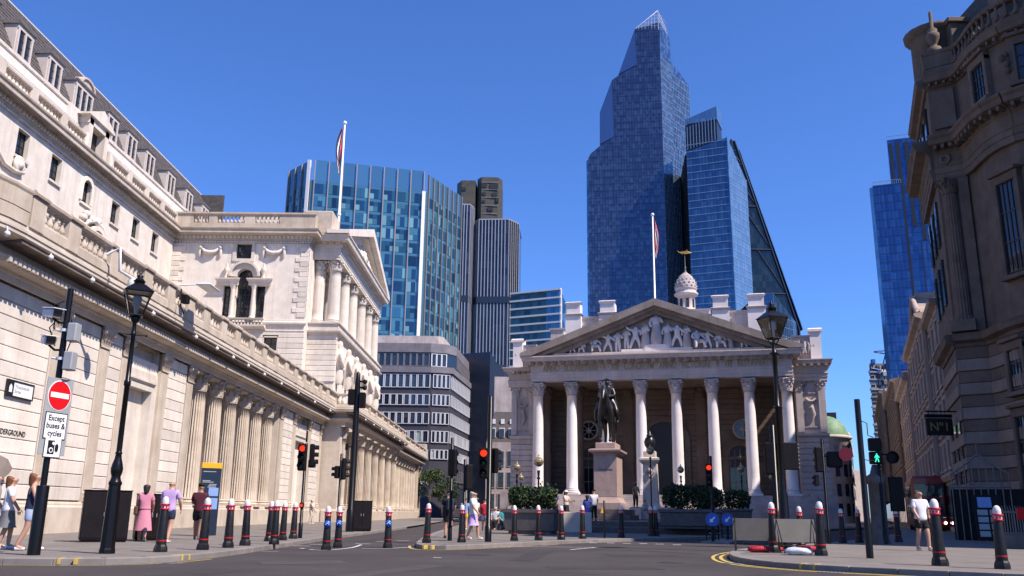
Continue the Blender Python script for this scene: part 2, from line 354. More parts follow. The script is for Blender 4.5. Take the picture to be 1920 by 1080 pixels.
# classical pieces, one mesh each, shared by all copies
def column_shaft(h, rb, rt, flutes=0, n=24):
    b=MB(); prof=[]
    for i in range(9):
        t=i/8; prof.append((rb+(rt-rb)*t**1.7, h*t))
    prof=[(rb*1.06,0),(rb*1.06,0.05)]+[(r,z if z>0 else 0.1) for r,z in prof]+[(rt*1.08,h),(rt*1.08,h+0.02)]
    if flutes:
        b.lathe(prof, n, flutes=flutes, fd=0.17)
    else: b.lathe(prof, n)
    return b
def column_base(r, h):
    b=MB(); b.box(-r*1.38,-r*1.38,0,r*1.38,r*1.38,h*.34)
    b.lathe([(r*1.3,h*.34),(r*1.38,h*.45),(r*1.3,h*.58),(r*1.13,h*.62),(r*1.11,h*.72),(r*1.2,h*.78),(r*1.22,h*.86),(r*1.08,h*.95),(r*1.06,h)],24)
    return b
def corinthian(r, h, detail=True):
    """bell, two rows of acanthus leaves, corner volutes, concave abacus"""
    b=MB(); b.lathe([(r*1.02,0),(r*1.1,h*.03),(r*1.0,h*.07),(r*1.0,h*.4),(r*1.12,h*.7),(r*1.35,h*.86)],16)
    def leaf(a,z0,hh,w,rr,curl):
        ca,sa=cos(a),sin(a)
        pr=[(rr,0),(rr+.05*r,hh*.4),(rr+.14*r,hh*.75),(rr+curl*r*.8,hh*.98),(rr+curl*r,hh*.9),(rr+curl*r*.9,hh*.78)]
        ws=[w*.8,w*1.0,w*.9,w*.62,w*.45,w*.2]; vs=[]
        for (q,z),ww in zip(pr,ws):
            for t in (-1,0,1):
                qq=q+(0.05*r if t==0 else 0); vs.append((ca*qq-sa*t*ww, sa*qq+ca*t*ww, z0+z))
        fs=[]
        for i in range(5):
            for j in (0,1): fs.append((i*3+j,i*3+j+1,i*3+j+4,i*3+j+3))
        b.add(vs,fs)
    for i in range(8):
        leaf(2*pi*i/8,h*.06,h*.36,r*.34,r*1.03,.34)
        leaf(2*pi*(i+.5)/8,h*.1,h*.58,r*.34,r*1.03,.40)
    for i in range(4):
        a=pi/4+i*pi/2; q=r*1.62
        b.tube([(cos(a)*r*1.1,sin(a)*r*1.1,h*.5),(cos(a)*r*1.35,sin(a)*r*1.35,h*.78),(cos(a)*q,sin(a)*q,h*.86)],[r*.1,r*.12,r*.08],6)
        b.ball((cos(a)*q,sin(a)*q,h*.78),r*.22,8,6)
        for t in (-.38,.38):
            b.ball((cos(a+t)*r*1.28,sin(a+t)*r*1.28,h*.74),r*.13,6,4)
        a2=i*pi/2; b.ball((cos(a2)*r*1.33,sin(a2)*r*1.33,h*.9),r*.17,6,4)
    q=r*1.72; pts=[]
    for i in range(4):
        a=pi/4+i*pi/2; a2=a+pi/2
        for t in (0,.08,.3,.5,.7,.92):
            x=cos(a)*(1-t)+cos(a2)*t; y=sin(a)*(1-t)+sin(a2)*t; k=1-.22*(1-(2*t-1)**2)
            pts.append((x*q*k,y*q*k))
    b.prism(pts,h*.88,h)
    return b
def baluster(h, r):
    b=MB(); b.box(-r,-r,0,r,r,h*.08); b.box(-r,-r,h*.92,r,r,h)
    b.lathe([(r*.6,h*.08),(r*.95,h*.16),(r*1.0,h*.26),(r*.75,h*.42),(r*.45,h*.58),(r*.42,h*.72),(r*.7,h*.76),(r*.45,h*.82),(r*.75,h*.92)],8)
    return b
def dentil_row(b, p0, p1, z0, z1, out, w, gap):
    p0=Vector(p0); p1=Vector(p1); d=(p1-p0)
    if (abs(d.y)>abs(d.x) and d.y<0) or (abs(d.x)>=abs(d.y) and d.x<0): p0,p1,d=p1,p0,-d
    n=max(1,int(d.length/(w+gap))); d.normalize(); o=Vector((d.y,-d.x)); st=(p1-p0).length/n
    ang=atan2(d.y,d.x)
    for i in range(n):
        c=p0+d*(st*(i+.5))+o*(out/2); b.obox((c.x,c.y,z0),w,out,z1-z0,ang)
def arch_pts(cx, z0, w, zs, n=10, rise=None):
    """outline (a, z) of an arched opening: width w, springing at zs"""
    r=w/2; k=(rise/r) if rise else 1.0
    return [(cx-r,z0),(cx+r,z0),(cx+r,zs)]+[(cx+r*cos(pi*i/n),zs+r*k*sin(pi*i/n)) for i in range(1,n)]+[(cx-r,zs)]

# skinned figures (evaluated in a small scene of their own so that the big one is not re-evaluated)
TMP=bpy.data.scenes.new('workbench')
def eval_mesh(o):
    TMP.collection.objects.link(o); vl=TMP.view_layers[0]; vl.update(); dg=vl.depsgraph
    me=bpy.data.meshes.new_from_object(o.evaluated_get(dg)); bpy.data.objects.remove(o); return me
def skin_mesh(name, verts, edges, radii, sub=2, root=0, smooth=True):
    me=bpy.data.meshes.new(name+'_src'); me.from_pydata(verts,edges,[])
    o=bpy.data.objects.new(name+'_src',me)
    o.modifiers.new('skin','SKIN')
    for i,sv in enumerate(me.skin_vertices[0].data):
        r=radii[i]; sv.radius=(r,r) if not isinstance(r,tuple) else r; sv.use_root=(i==root)
    sb=o.modifiers.new('sub','SUBSURF'); sb.levels=sub; sb.render_levels=sub
    out=eval_mesh(o); out.name=name; bpy.data.meshes.remove(me)
    out.materials.clear()
    if smooth: out.polygons.foreach_set('use_smooth',[True]*len(out.polygons))
    return out

# ------------------------------------------------------------------ ground, road, pavements
b=MB(); b.add([(-3000,-600,-.135),(3000,-600,-.135),(3000,5000,-.135),(-3000,5000,-.135)],[(0,1,2,3)])
tag(b.build('ground',M['paving_b']),kind='structure')
b=MB(); b.add([(-70,-40,-.12),(90,-40,-.12),(90,330,-.12),(-70,330,-.12)],[(0,1,2,3)])
road=tag(b.build('road',M['asphalt']),kind='structure')
def smooth_line(p, n=3):
    for _ in range(n):
        q=[p[0]]
        for a,c in zip(p,p[1:]):
            q.append((a[0]*.75+c[0]*.25,a[1]*.75+c[1]*.25)); q.append((a[0]*.25+c[0]*.75,a[1]*.25+c[1]*.75))
        p=q+[p[-1]]
    return p
def resample(p, d):
    out=[p[0]]; acc=0.0
    for a,c in zip(p,p[1:]):
        L=hypot(c[0]-a[0],c[1]-a[1]); t=0.0
        while acc+L-t>=d:
            t+=d-acc; acc=0.0; out.append((a[0]+(c[0]-a[0])*t/L,a[1]+(c[1]-a[1])*t/L))
        acc+=L-t
    return out
def offset(p, d):
    out=[]
    for i,q in enumerate(p):
        a=p[max(i-1,0)]; c=p[min(i+1,len(p)-1)]; l=hypot(c[0]-a[0],c[1]-a[1]) or 1
        out.append((q[0]+(c[1]-a[1])/l*d,q[1]-(c[0]-a[0])/l*d))
    return out
def ribbon(p, w, z):
    a=offset(p,w/2); c=offset(p,-w/2); b=MB(); n=len(p)
    return b.add([(x,y,z) for x,y in a]+[(x,y,z) for x,y in c],[(i,i+1,n+i+1,n+i) for i in range(n-1)])
def pavement(name, line, rest, slab=None):
    """raised pavement with a row of granite kerb stones along its street edge (street on the right of the line)"""
    ln=smooth_line(line); inner=offset(ln,-.3)
    b=MB(); b.prism(inner+rest,-.3,0.0)
    o=tag(b.build(name,M['paving']),kind='structure')
    pts=resample(ln,.92)
    for a,c in zip(pts,pts[1:]):
        if math.hypot((a[0]+c[0])/2,(a[1]+c[1])/2)>60: continue
        d=atan2(c[1]-a[1],c[0]-a[0]); L=hypot(c[0]-a[0],c[1]-a[1])
        mx,my=(a[0]+c[0])/2-sin(d)*.15,(a[1]+c[1])/2+cos(d)*.15
        s=MB(); s.cbox(-L/2+.004,-.148,-.25,L/2-.004,.148,.003,.012); ob=s.build('kerb_stone',M['kerb'],o)
        ob.location=(mx,my,0); ob.rotation_euler=(0,0,d)
    far=[p for p in ln if hypot(*p)>58]
    if len(far)>1: ribbon(offset(far,-.15),.3,.002).build('kerb_run',M['kerb'],o)
    return o,ln
LK=[(-30,16.9),(-14,17.2),(-9.85,17.4),(-8.6,17.5),(-7.5,17.95),(-7.0,19.3),(-6.82,21.5),(-6.88,25.2),(-7,30),(-7.15,37.3),(-7.1,46.6),(-7.3,69.6),(-8.5,110),(-10,172)]
pav_l,ln_l=pavement('pavement_left',LK,[(-80,172),(-80,16.9)])
CK=[(-4.5,200),(-4.6,110),(-4.5,70),(-4.1,45),(-3.6,34),(-3.2,28.6),(-2.85,27.0),(-2.35,26.7),(-1.5,27.7),(-.17,30.2),(1.2,32.7),(2.72,35.2),(4.93,37.9),(8.23,42.0),(11,46),(14,51),(24,72),(33.6,89),(40,95),(70,175)]
pav_c,ln_c=pavement('pavement_forecourt',CK,[(70,260),(-4.5,260)])
RK=[(60,150),(43,105),(31,74),(27,64),(22,54),(16.5,43),(12.07,35.6),(9.44,32.0),(7.03,28.3),(5.9,25.6),(5.38,23.3),(5.22,21.5),(5.55,19.9),(6.3,18.8),(7.08,18.3),(7.68,17.8),(9.12,16.8),(14,14.3),(40,6)]
pav_r,ln_r=pavement('pavement_right',RK,[(90,6),(110,150)])
# painted lines
near=[p for p in ln_r if p[1]<28.3 and p[0]<9.2]
ribbon(offset(near,.22),.09,-.114).build('road_marking',M['ylw_line'],road)
ribbon(offset(near,.42),.09,-.114).build('road_marking',M['ylw_line'],road)
near=[p for p in ln_c if p[1]<33 and p[0]>-3.3]
ribbon(offset(near,.2),.08,-.114).build('road_marking',M['ylw_line'],road)
near=[p for p in ln_l if -9.9<p[0] and p[1]<20.5]
ribbon(offset(near,.2),.07,-.114).build('road_marking',M['ylw_line'],road)
def dash(x,y,l,w,a): 
    b=MB(); b.m=Matrix.Translation((x,y,0))@Matrix.Rotation(a,4,'Z'); b.add([(-l/2,-w/2,-.113),(l/2,-w/2,-.113),(l/2,w/2,-.113),(-l/2,w/2,-.113)],[(0,1,2,3)]); b.build('road_marking',M['wht_line'],road)
for x,y in [(2.93,35.2),(3.6,35.2),(4.2,35.1),(4.83,35.05),(5.4,34.7),(5.95,34.1)]: dash(x,y,.3,.28,-.1)
for x,y in [(-6.66,28.3),(-6.5,29.8),(-5.19,30.8),(-4.34,34.7),(-4.9,33.5)]: dash(x,y,.5,.16,0.1)
for x,y in [(7.75,19.4),(8.3,19.0)]: pass
for x,y in [(7.5,17.25),(8.0,16.9)]: dash(x,y,.35,.16,-.5)
dash(-1.92,22.2,.2,.12,0)
for pl in ([(-1.2,29.1),(.3,30.2),(1.3,30.4),(2.6,30.3)],[(2.6,30.3),(2.0,29.0),(1.65,28.2)],[(-6.3,26.6),(-5.35,25.1),(-4.9,27.2),(-5.1,30.0)],[(-4.6,27.2),(-3.9,26.9),(-3.3,28.6)]):
    ribbon(smooth_line(pl,2),.09,-.113).build('road_marking',M['wht_line'],road)
M['tar']=mottled('tar_seal',(0.022,0.02,0.022),(0.04,0.036,0.038),3,0.6,0.1,30)
ribbon(smooth_line([(2.2,28.5),(3.18,28.6),(4.05,27.8),(4.86,26.9),(5.3,26.3)],2),.10,-.1125).build('tar_seam',M['tar'],road)
ribbon(smooth_line([(5.6,33.6),(6.6,32.7),(8.2,31.4)],2),.08,-.1125).build('tar_seam',M['tar'],road)
M['patch_i']=mottled('cast_iron_cover',(0.03,0.026,0.025),(0.06,0.052,0.05),6,.55,.3,40)
for i in range(7):
    c=MB(); c.lathe([(.32,-.118),(.32,-.112)],20); o=c.build('manhole_cover',M['patch_i'],road); o.location=[(-3.2,13.5,0),(1.4,16.2,0),(3.6,21.5,0),(-5.9,14.2,0),(-1.0,24,0),(2.0,40.5,0),(9.5,38.0,0)][i]
# yellow loading ticks across the kerb
for k,(x,y,a) in enumerate([(-8.75,17.52,.1),(-8.45,17.56,.1),(-7.06,19.35,1.3),(-7.02,19.65,1.35),(-2.75,26.9,-.4),(-2.5,26.75,-.2),(5.95,19.35,-.9),(6.15,19.1,-.85)]):
    c=MB(); c.cbox(-.03,-.012,-.11,.03,.26,.007,.003); o=c.build('kerb_tick',M['ylw_line'],pav_l if k<4 else (pav_c if k<6 else pav_r)); o.location=(x,y,0); o.rotation_euler=(0,0,a)

# worn asphalt repairs, gullies
M['patch_a']=mottled('dark_asphalt_repair',(0.029,0.024,0.024),(0.046,0.039,0.038),1.2,.92,.6,50,dist=.012)
M['patch_b']=mottled('pale_worn_asphalt',(0.046,0.038,0.037),(0.068,0.057,0.055),1.2,.9,.6,50,dist=.012)
rp=random.Random(11)
for k,(cx,cy,w,l,a) in enumerate([(-2.5,16.5,.55,5.5,1.25),(1.8,19.0,1.0,2.4,.2),(4.2,16.8,.5,4.0,1.0),(-4.5,19.5,1.3,1.8,.4),(.5,24.5,.6,6.5,1.45),(3.4,25.0,1.4,2.0,.1),(-1.0,13.2,.45,4.6,1.7),(6.2,15.2,1.0,1.4,.3),(-5.6,15.6,.8,2.6,1.4),(9.5,34,1.0,3.2,.6),(-5.5,36,.7,5,1.55)]):
    pts=[]; n=5
    for sx,sy in ((-1,-1),(1,-1),(1,1),(-1,1)): pts.append((sx*l/2+rp.uniform(-.06,.06),sy*w/2+rp.uniform(-.05,.05)))
    b=MB(); b.m=Matrix.Translation((cx,cy,0))@Matrix.Rotation(a,4,'Z'); b.add([(x,y,-.1165) for x,y in pts],[(0,1,2,3)]); b.build('road_patch',M['patch_a'] if k%3 else M['patch_b'],road)
for x,y,a in ((-7.0,18.6,1.2),(-6.55,24.3,1.6),(6.3,18.5,-.6),(5.0,21.3,1.6),(.8,31.6,1.0)):
    b=MB(); 
    for i in range(6): b.box(-.22+.08*i,-.16,-.119,-.18+.08*i,.16,-.111)
    b.box(-.25,-.19,-.119,.25,-.16,-.110); b.box(-.25,.16,-.119,.25,.19,-.110); o=b.build('gully_grate',M['lead'],road); o.location=(x,y,0); o.rotation_euler=(0,0,a)

# ------------------------------------------------------------------ the Bank: low screen wall along the street
SW=thing('colonnade','long pale stone screen wall with fluted columns and balustrade along the left pavement','wall',(-17,79,0),local=False)
ST,STP,STT=M['stone'],M['stone_p'],M['stone_t']
XW=-17.7; XP=-17.45; XC=-16.3           # wall face, pilaster face, cornice and parapet face
CORN=[(0,8.35),(.1,8.35),(.1,8.58),(.18,8.6),(.18,8.7),(.42,8.73),(.5,8.78),(.6,8.94),(.6,8.98),(.3,9.0),(.28,9.42),(1.08,9.5),(1.15,9.54),(1.15,9.66),(1.19,9.68),(1.19,9.76),(1.11,9.78),(1.11,9.95),(1.05,9.98),(-.6,9.98)]
def corner_arc(r, x0, n=10):
    """rounded near corner of the wall: from facing the street round to facing the viewer; r = radius, centre fixed"""
    return [(-22.0+ (x0+22.0)*cos(t), 27.6-(x0+22.0)*sin(t)) for t in [pi/2*i/n for i in range(n+1)]]
def wall_run(x, y0, y1, name_tag, cores):
    for a,c in cores:
        b=MB(); b.box(x-1.5,a,0,x-.3,c,9.9); b.build('wall_core',ST,SW)
    b=MB(); b.box(x-2.2,y0,8.36,x-.45,y1,9.9); b.build('wall_head',ST,SW)
    b=MB(); b.mould((x,y1),(x,y0),[(-1.9,-.1),(.12,-.1),(.12,.95),(.06,1.02),(.06,1.08),(.02,1.16),(-1.9,1.158)]); b.build('plinth',STT,SW)
    b=MB(); b.mould((x,y1),(x,y0),CORN); b.build('entablature',ST,SW)
    b=MB(); b.box(x+.3,y0,9.36,x+1.06,y1,9.47); b.build('soffit',M['stone_s'],SW)  # dark slab carries the painted shade under the cornice
    b=MB(); dentil_row(b,(x+.45,y1),(x+.45,y0),8.76,8.965,.26,.17,.11); b.build('dentil_course',ST,SW,kind='stuff')
def parapet(x, ys, balm, closed=()):
    """pedestals at ys with rails and balusters between"""
    for i,y in enumerate(ys):
        b=MB(); b.cbox(x-.36,y-.42,9.95,x+.02,y+.42,11.05,.015); p=b.build('pedestal',STT,SW)
        b=MB(); b.mould((x+.02,y+.46),(x+.02,y-.46),[(-.5,11.05),(.08,11.08),(.1,11.16),(.03,11.26),(-.5,11.26)]); b.build('pedestal_cap',STT,p)
    for a,c in zip(ys,ys[1:]):
        y0,y1=a+.42,c-.42
        if (a,c) in closed:
            b=MB(); b.box(x-.3,y0,9.97,x-.03,y1,11.04); b.build('parapet_panel',STT,SW); continue
        b=MB(); b.mould((x,y1),(x,y0),[(-.34,9.95),(0,9.95),(0,10.28),(-.04,10.34),(-.3,10.34),(-.34,10.3)]); b.build('parapet_kerb',STT,SW)
        b=MB(); b.mould((x,y1),(x,y0),[(-.36,10.98),(-.02,10.98),(.05,11.06),(.07,11.16),(.0,11.24),(-.36,11.24)]); b.build('parapet_rail',STT,SW)
        n=max(3,int((y1-y0)/.40)); st=(y1-y0)/n
        for k in range(n): put(balm,'baluster',STT,SW,(x-.17,y0+st*(k+.5),10.34))
bal_m=baluster(.64,.125).mesh('baluster')
wall_run(XP,27.59,79.4,'near',((27.59,38.95),(42.75,46.95),(65.05,69.7),(74.2,79.4)))
# pilaster strips, coursed panels, niches
CAPW=corinthian(.40,1.05).mesh('pilaster_capital')
def pilaster(y, w=.85, x=XP):
    b=MB(); b.cbox(x-.32,y-w/2,1.15,x-.02,y+w/2,7.45,.02); p=b.build('pilaster',STT,SW)
    b=MB(); b.mould((x-.02,y+w/2+.03),(x-.02,y-w/2-.03),[(-.3,1.16),(.09,1.16),(.09,1.34),(.05,1.42),(.07,1.5),(0,1.58),(-.3,1.58)]); b.build('pilaster_base',STT,p)
    b=MB(); b.mould((x-.02,y+w/2),(x-.02,y-w/2),[(-.3,7.45),(.05,7.47),(.05,7.53),(.0,7.56),(.02,7.8),(.14,8.15),(.16,8.22),(.16,8.34),(-.3,8.34)],1,1)
    for k in range(4):
        yy=y-w/2+w*(k+.5)/4
        for z0,hh,q in ((7.56,.3,.06),(7.72,.42,.11)):
            b.add([(x,yy-w*.11,z0),(x,yy+w*.11,z0),(x+q,yy+w*.1,z0+hh*.8),(x+q,yy-w*.1,z0+hh*.8),(x+q+.05,yy-w*.06,z0+hh*.7),(x+q+.05,yy+w*.06,z0+hh*.7)],[(0,1,2,3),(3,2,5,4)])
    for s in (-1,1): b.ball((x+.12,y+s*w*.52,8.12),.13,8,5)
    b.build('capital',STT,p)
def courses(y0, y1, z0=1.2, z1=8.3, ch=.475, x=XP-.06):
    n=int((z1-z0)/ch); ch=(z1-z0)/n
    for k in range(n):
        b=MB(); b.cbox(x-.3,y0,z0+k*ch+.011,x+random.uniform(-.006,.006),y1,z0+(k+1)*ch-.011,.02); b.build('stone_block',STP,SW)
def niche(y0, y1, x=XP):
    """blind doorway recess with architrave and panel over"""
    ym=(y0+y1)/2; w=(y1-y0)
    b=MB(); b.box(x-.75,y0,1.15,x-.62,y1,8.3); b.build('recess_back',STP,SW)
    b=MB()
    b.box(x-.62,y0,6.95,x-.2,y1,7.2); b.box(x-.6,y0,1.15,x-.18,y0+w*.16,6.95); b.box(x-.6,y1-w*.16,1.15,x-.18,y1,6.95)
    b.box(x-.6,y0+w*.16,6.35,x-.18,y1-w*.16,6.95); b.build('doorway_surround',STP,SW)
    b=MB(); b.mould((x-.18,y1-w*.1),(x-.18,y0+w*.1),[(-.1,6.62),(.04,6.64),(.1,6.72),(.1,6.8),(-.1,6.8)]); b.build('hood_mould',STP,SW)
    b=MB(); b.box(x-.7,y0+w*.16,1.15,x-.6,y1-w*.16,5.75); b.build('door_panel',STP,SW)
    b=MB(); b.box(x-.62,y0,7.2,x-.25,y1,7.75); b.build('upper_panel',STP,SW)
for y in (32.75,36.55,38.62,43.1,46.55,65.5,69.3,74.6,78.75): pilaster(y,.7 if y in (38.62,) else .85)
for a,c in ((27.6,32.3),(33.2,36.1),(37.0,38.25),(43.6,46.05),(66.0,68.85),(75.1,78.3)): courses(a,c)
niche(39.0,42.7); niche(69.75,74.15)
# near colonnade in a recess
b=MB(); b.box(-19.4,46.95,0,-19.1,65.05,8.4); b.box(-19.1,46.96,0,-17.6,47.05,8.34); b.box(-19.1,64.95,0,-17.6,65.04,8.34); b.build('colonnade_back_wall',ST,SW)
b=MB(); b.box(-19.1,46.95,8.2,-17.5,65.05,8.345); b.build('colonnade_soffit',ST,SW)
SH_F=column_shaft(5.85,.50,.42,flutes=20,n=120).mesh('fluted_shaft'); CB=column_base(.50,.42).mesh('column_base'); CC=corinthian(.43,1.08).mesh('capital')
def bank_col(x,y):
    o=put(SH_F,'column',STT,SW,(x,y,1.55)); put(CB,'base',STT,o,(0,0,-.42)); put(CC,'capital',STT,o,(0,0,5.75))
for i in range(6): bank_col(-17.95,49.1+2.79*i)
parapet(XC,[28.15,30.62,34.0,37.25,39.9,42.5,44.8,47.6,50.1,52.9,55.7,58.5,61.3,64.0,66.6,69.4,72.3,75.2,79.35],bal_m)
# rounded near corner with its own recess and column
arc=corner_arc(0,XP)[::-1]
b=MB()
for a,c in zip(arc,arc[1:]): b.mould(a,c,CORN,.08,.08,False)
b.build('corner_entablature',ST,SW)
for a,c in zip(arc,arc[1:]):
    b=MB(); b.mould(a,c,[(-.5,-.1),(.12,-.1),(.12,.95),(.04,1.1),(-.5,1.16)],.08,.08,False); b.build('corner_plinth',STT,SW)
    n=15; chh=(8.34-1.2)/n
    for k in range(n):
        b=MB(); b.mould(a,c,[(-.45,1.2+k*chh+.011),(-.07,1.2+k*chh+.011),(-.05,1.2+k*chh+.03),(-.05,1.2+(k+1)*chh-.03),(-.07,1.2+(k+1)*chh-.011),(-.45,1.2+(k+1)*chh-.011)]); b.build('stone_block',STP,SW)
arc2=corner_arc(0,XC)[::-1]
b=MB()
for a,c in zip(arc2,arc2[1:]): b.mould(a,c,[(-.34,9.95),(.0,9.95),(.0,10.4),(.02,10.42),(.02,11.0),(.06,11.08),(.07,11.16),(.0,11.24),(-.36,11.24)])
b.build('corner_parapet',STT,SW)
b=MB(); b.box(-30,24.4,0,-21.9,25.4,9.9); b.build('side_wall',ST,SW)
b=MB(); b.box(-60,24.2,0,-29.9,25.4,11.2); b.build('side_wall',ST,SW)
# projecting centre with eight columns, and far end
XM=-15.6
b=MB(); b.box(XM-1.9,79.45,0,XM-1.6,116.5,9.9); b.box(-19.3,79.41,0,XM-.3,80.3,8.345); b.box(-19.3,79.41,8.345,XM-1.2,80.3,9.9); b.box(XM-1.6,115.9,0,XM-.3,116.45,8.36); b.build('centre_wall',ST,SW)
b=MB(); b.mould((XM,116.5),(XM,79.45),CORN,1,1); b.mould((XM,79.45),(XM-1.5,79.45),CORN,1,0); b.build('centre_entablature',ST,SW)
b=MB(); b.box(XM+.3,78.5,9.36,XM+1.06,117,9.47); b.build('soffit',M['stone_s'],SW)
b=MB(); b.mould((XM,116.5),(XM,79.45),[(-1.6,-.1),(.12,-.1),(.12,.95),(.04,1.1),(-1.6,1.16)],1,1); b.mould((XM,79.45),(XM-1.6,79.45),[(-.4,-.1),(.12,-.1),(.12,.95),(.04,1.1),(-.4,1.159)],1,0); b.build('centre_plinth',STT,SW)
for y in (81.0,86.4,91.0,95.6,100.3,105.4,110.4,115.2): bank_col(XM-.5,y)
parapet(XM+.8,[79.3,83.6,88.0,92.4,96.8,101.2,105.6,110.0,114.4,117.0],bal_m)
for k in range(4): put(bal_m,'baluster',STT,SW,(XM-.2-.36*k,79.0,10.34))
b=MB(); b.mould((XM+.6,78.95),(XM-1.4,78.95),[(-.3,10.98),(.05,11.0),(.07,11.16),(-.3,11.24)]); b.mould((XM+.6,78.95),(XM-1.4,78.95),[(-.3,9.95),(.03,9.95),(.03,10.3),(-.3,10.34)]); b.build('return_parapet',STT,SW)
wall_run(-16.4,116.5,152,'far',((145.5,152),))
b=MB(); b.box(-18.2,120,1.1,-17.4,150,8.3); b.build('far_back',ST,SW)
for i in range(9): bank_col(-16.95,119.5+3.0*i)
for y in (147.5,151.3): pilaster(y,1.2,-16.35)
parapet(-15.55,[117.6,123,129,135,141,147,151.6],bal_m)
b=MB(); b.cbox(-16.9,150.6,9.95,-15.5,152.2,12.1,.05); b.build('end_block',STT,SW)
# small floodlights under the cornice edge
fl=MB(); fl.ball((0,0,0),.10,8,6); fl.tube([(0,0,.05),(-.05,0,.25)],.03,6); flm=fl.mesh('floodlight')
for y in (26.6,29.3,32.4,38.2,43.6,46.8,49.6,52.5,56.0,60.2,65.0,70.5,76.5): put(flm,'floodlight',M['camwhite'],SW,(-16.32,y,9.36))
for y in (84,89,94,99,104,109,114): put(flm,'floodlight',M['camwhite'],SW,(-14.5,y,9.36))
# UNDERGROUND lettering, street name plate, arched subway entrance with canopy
put(text_mesh('UNDERGROUND',.26,.006,sx=.96,bold=-.002),'lettering',M['signblack'],SW,(XP-.045,30.5,3.42),rot=FACE_PX)
xs=XP-.05
b=MB(); b.box(xs,29.85,4.66,xs+.05,31.45,5.14); np_=b.build('name_plate',M['signwhite'],SW)
b=MB(); b.box(xs,29.8,4.61,xs+.07,31.5,4.66); b.box(xs,29.8,5.14,xs+.07,31.5,5.19); b.box(xs,29.8,4.66,xs+.07,30.2,5.14); b.box(xs,31.45,4.66,xs+.07,31.5,5.14); b.build('plate_border',M['signblack'],np_)
b=MB(); b.slab([(29.92,4.76),(30.1,4.76),(30.1,4.95),(30.01,5.05),(29.92,4.95)],'x',xs+.071,xs+.075); b.build('plate_shield',M['signwhite'],np_)
put(text_mesh('Threadneedle\nStreet',.17,.004,'LEFT',sx=.95),'lettering',M['signgrey'],np_,(xs+.052,30.3,4.91),rot=FACE_PX)
b=MB(); pts=arch_pts(29.3,1.17,1.9,2.1,10,.55); b.slab(pts,'x',XP-.06,XP-.03); b.build('subway_opening',M['signblack'],SW)
b=MB(); b.slab([(28.6,2.0),(28.65,2.25),(28.9,2.5),(29.5,2.62),(30.1,2.5),(30.45,2.2),(30.25,2.0),(29.85,1.8)],'x',XP-.05,XP+.25); b.build('subway_canopy',M['stone_dk'],SW)
b=MB(); b.box(XP-.02,29.35,1.15,XP+.02,29.55,1.8); b.build('subway_sign',M['yellow'],SW)

# ------------------------------------------------------------------ the Bank: tall building behind the wall
BB=thing('bank_building','tall pale stone building with dormered slate roof and side pavilion, behind the screen wall','building',(-33,80,0),local=False)
XF=-33.0
b=MB(); b.box(-60,38,0,XF-.6,80,25.9); b.box(-60,80,0,-33.61,112,25.9); b.build('rear_block',ST,BB)
wins=[49.6,53.9,58.2,62.75,67.7,71.7,75.8]
def facade_x(x, y0, y1, z0, z1, holes, parent, name, mat, th=.6):
    """wall facing +X with rectangular openings (ya,yb,za,zb) cut out, built from strips round them"""
    ys=sorted({y0,y1,*[h[0] for h in holes],*[h[1] for h in holes]}); b=MB()
    for a,c in zip(ys,ys[1:]):
        z=z0
        for h in sorted([h for h in holes if h[0]<=a+1e-6 and h[1]>=c-1e-6],key=lambda h:h[2]):
            if h[2]>z+1e-6: b.box(x-th,a,z,x,c,h[2])
            z=h[3]
        if z<z1: b.box(x-th,a,z,x,c,z1)
    return b.build(name,mat,parent)
def window_x(x, yc, z0, z1, w, parent, nx=2, nz=4, bar=.05, depth=.35, sill=True, glass='win', frame='frame_d'):
    """recessed window in a wall facing +X: pane, glazing bars, sill"""
    b=MB(); b.box(x-depth-.03,yc-w/2,z0,x-depth,yc+w/2,z1); p=b.build('window',M[glass],parent)
    b=MB()
    for i in range(nx+1): y=yc-w/2+w*i/nx; b.box(x-depth-.01,y-bar/2,z0,x-depth+.05,y+bar/2,z1)
    for i in range(nz+1): z=z0+(z1-z0)*i/nz; b.box(x-depth-.01,yc-w/2,z-bar/2,x-depth+.045,yc+w/2,z+bar/2)
    b.build('glazing_bars',M[frame],p)
    if sill:
        b=MB(); b.box(x-.3,yc-w/2-.12,z0-.16,x+.14,yc+w/2+.12,z0-.002); b.build('sill',STP,p)
    return p
lows=[49.6,54,58.2,68.2,72.2,76]
holes=[(y-.7,y+.7,23.2,25.1) for y in wins]+[(y-.7,y+.7,17.2,19.9) for y in lows]
facade_x(XF,38,80,0,25.7,holes,BB,'street_front',STP)
for y in wins: window_x(XF,y,23.2,25.1,1.4,BB,3,4)
for y in lows:
    w=window_x(XF,y,17.2,19.9,1.4,BB,3,5)
    b=MB(); b.mould((XF,y+1.15),(XF,y-1.15),[(-.1,20.15),(.12,20.17),(.3,20.34),(.34,20.46),(-.1,20.46)]); b.mould((XF,y+1.0),(XF,y-1.0),[(-.1,19.95),(.07,19.95),(.07,20.15),(-.1,20.15)]); b.build('window_hood',STP,w)
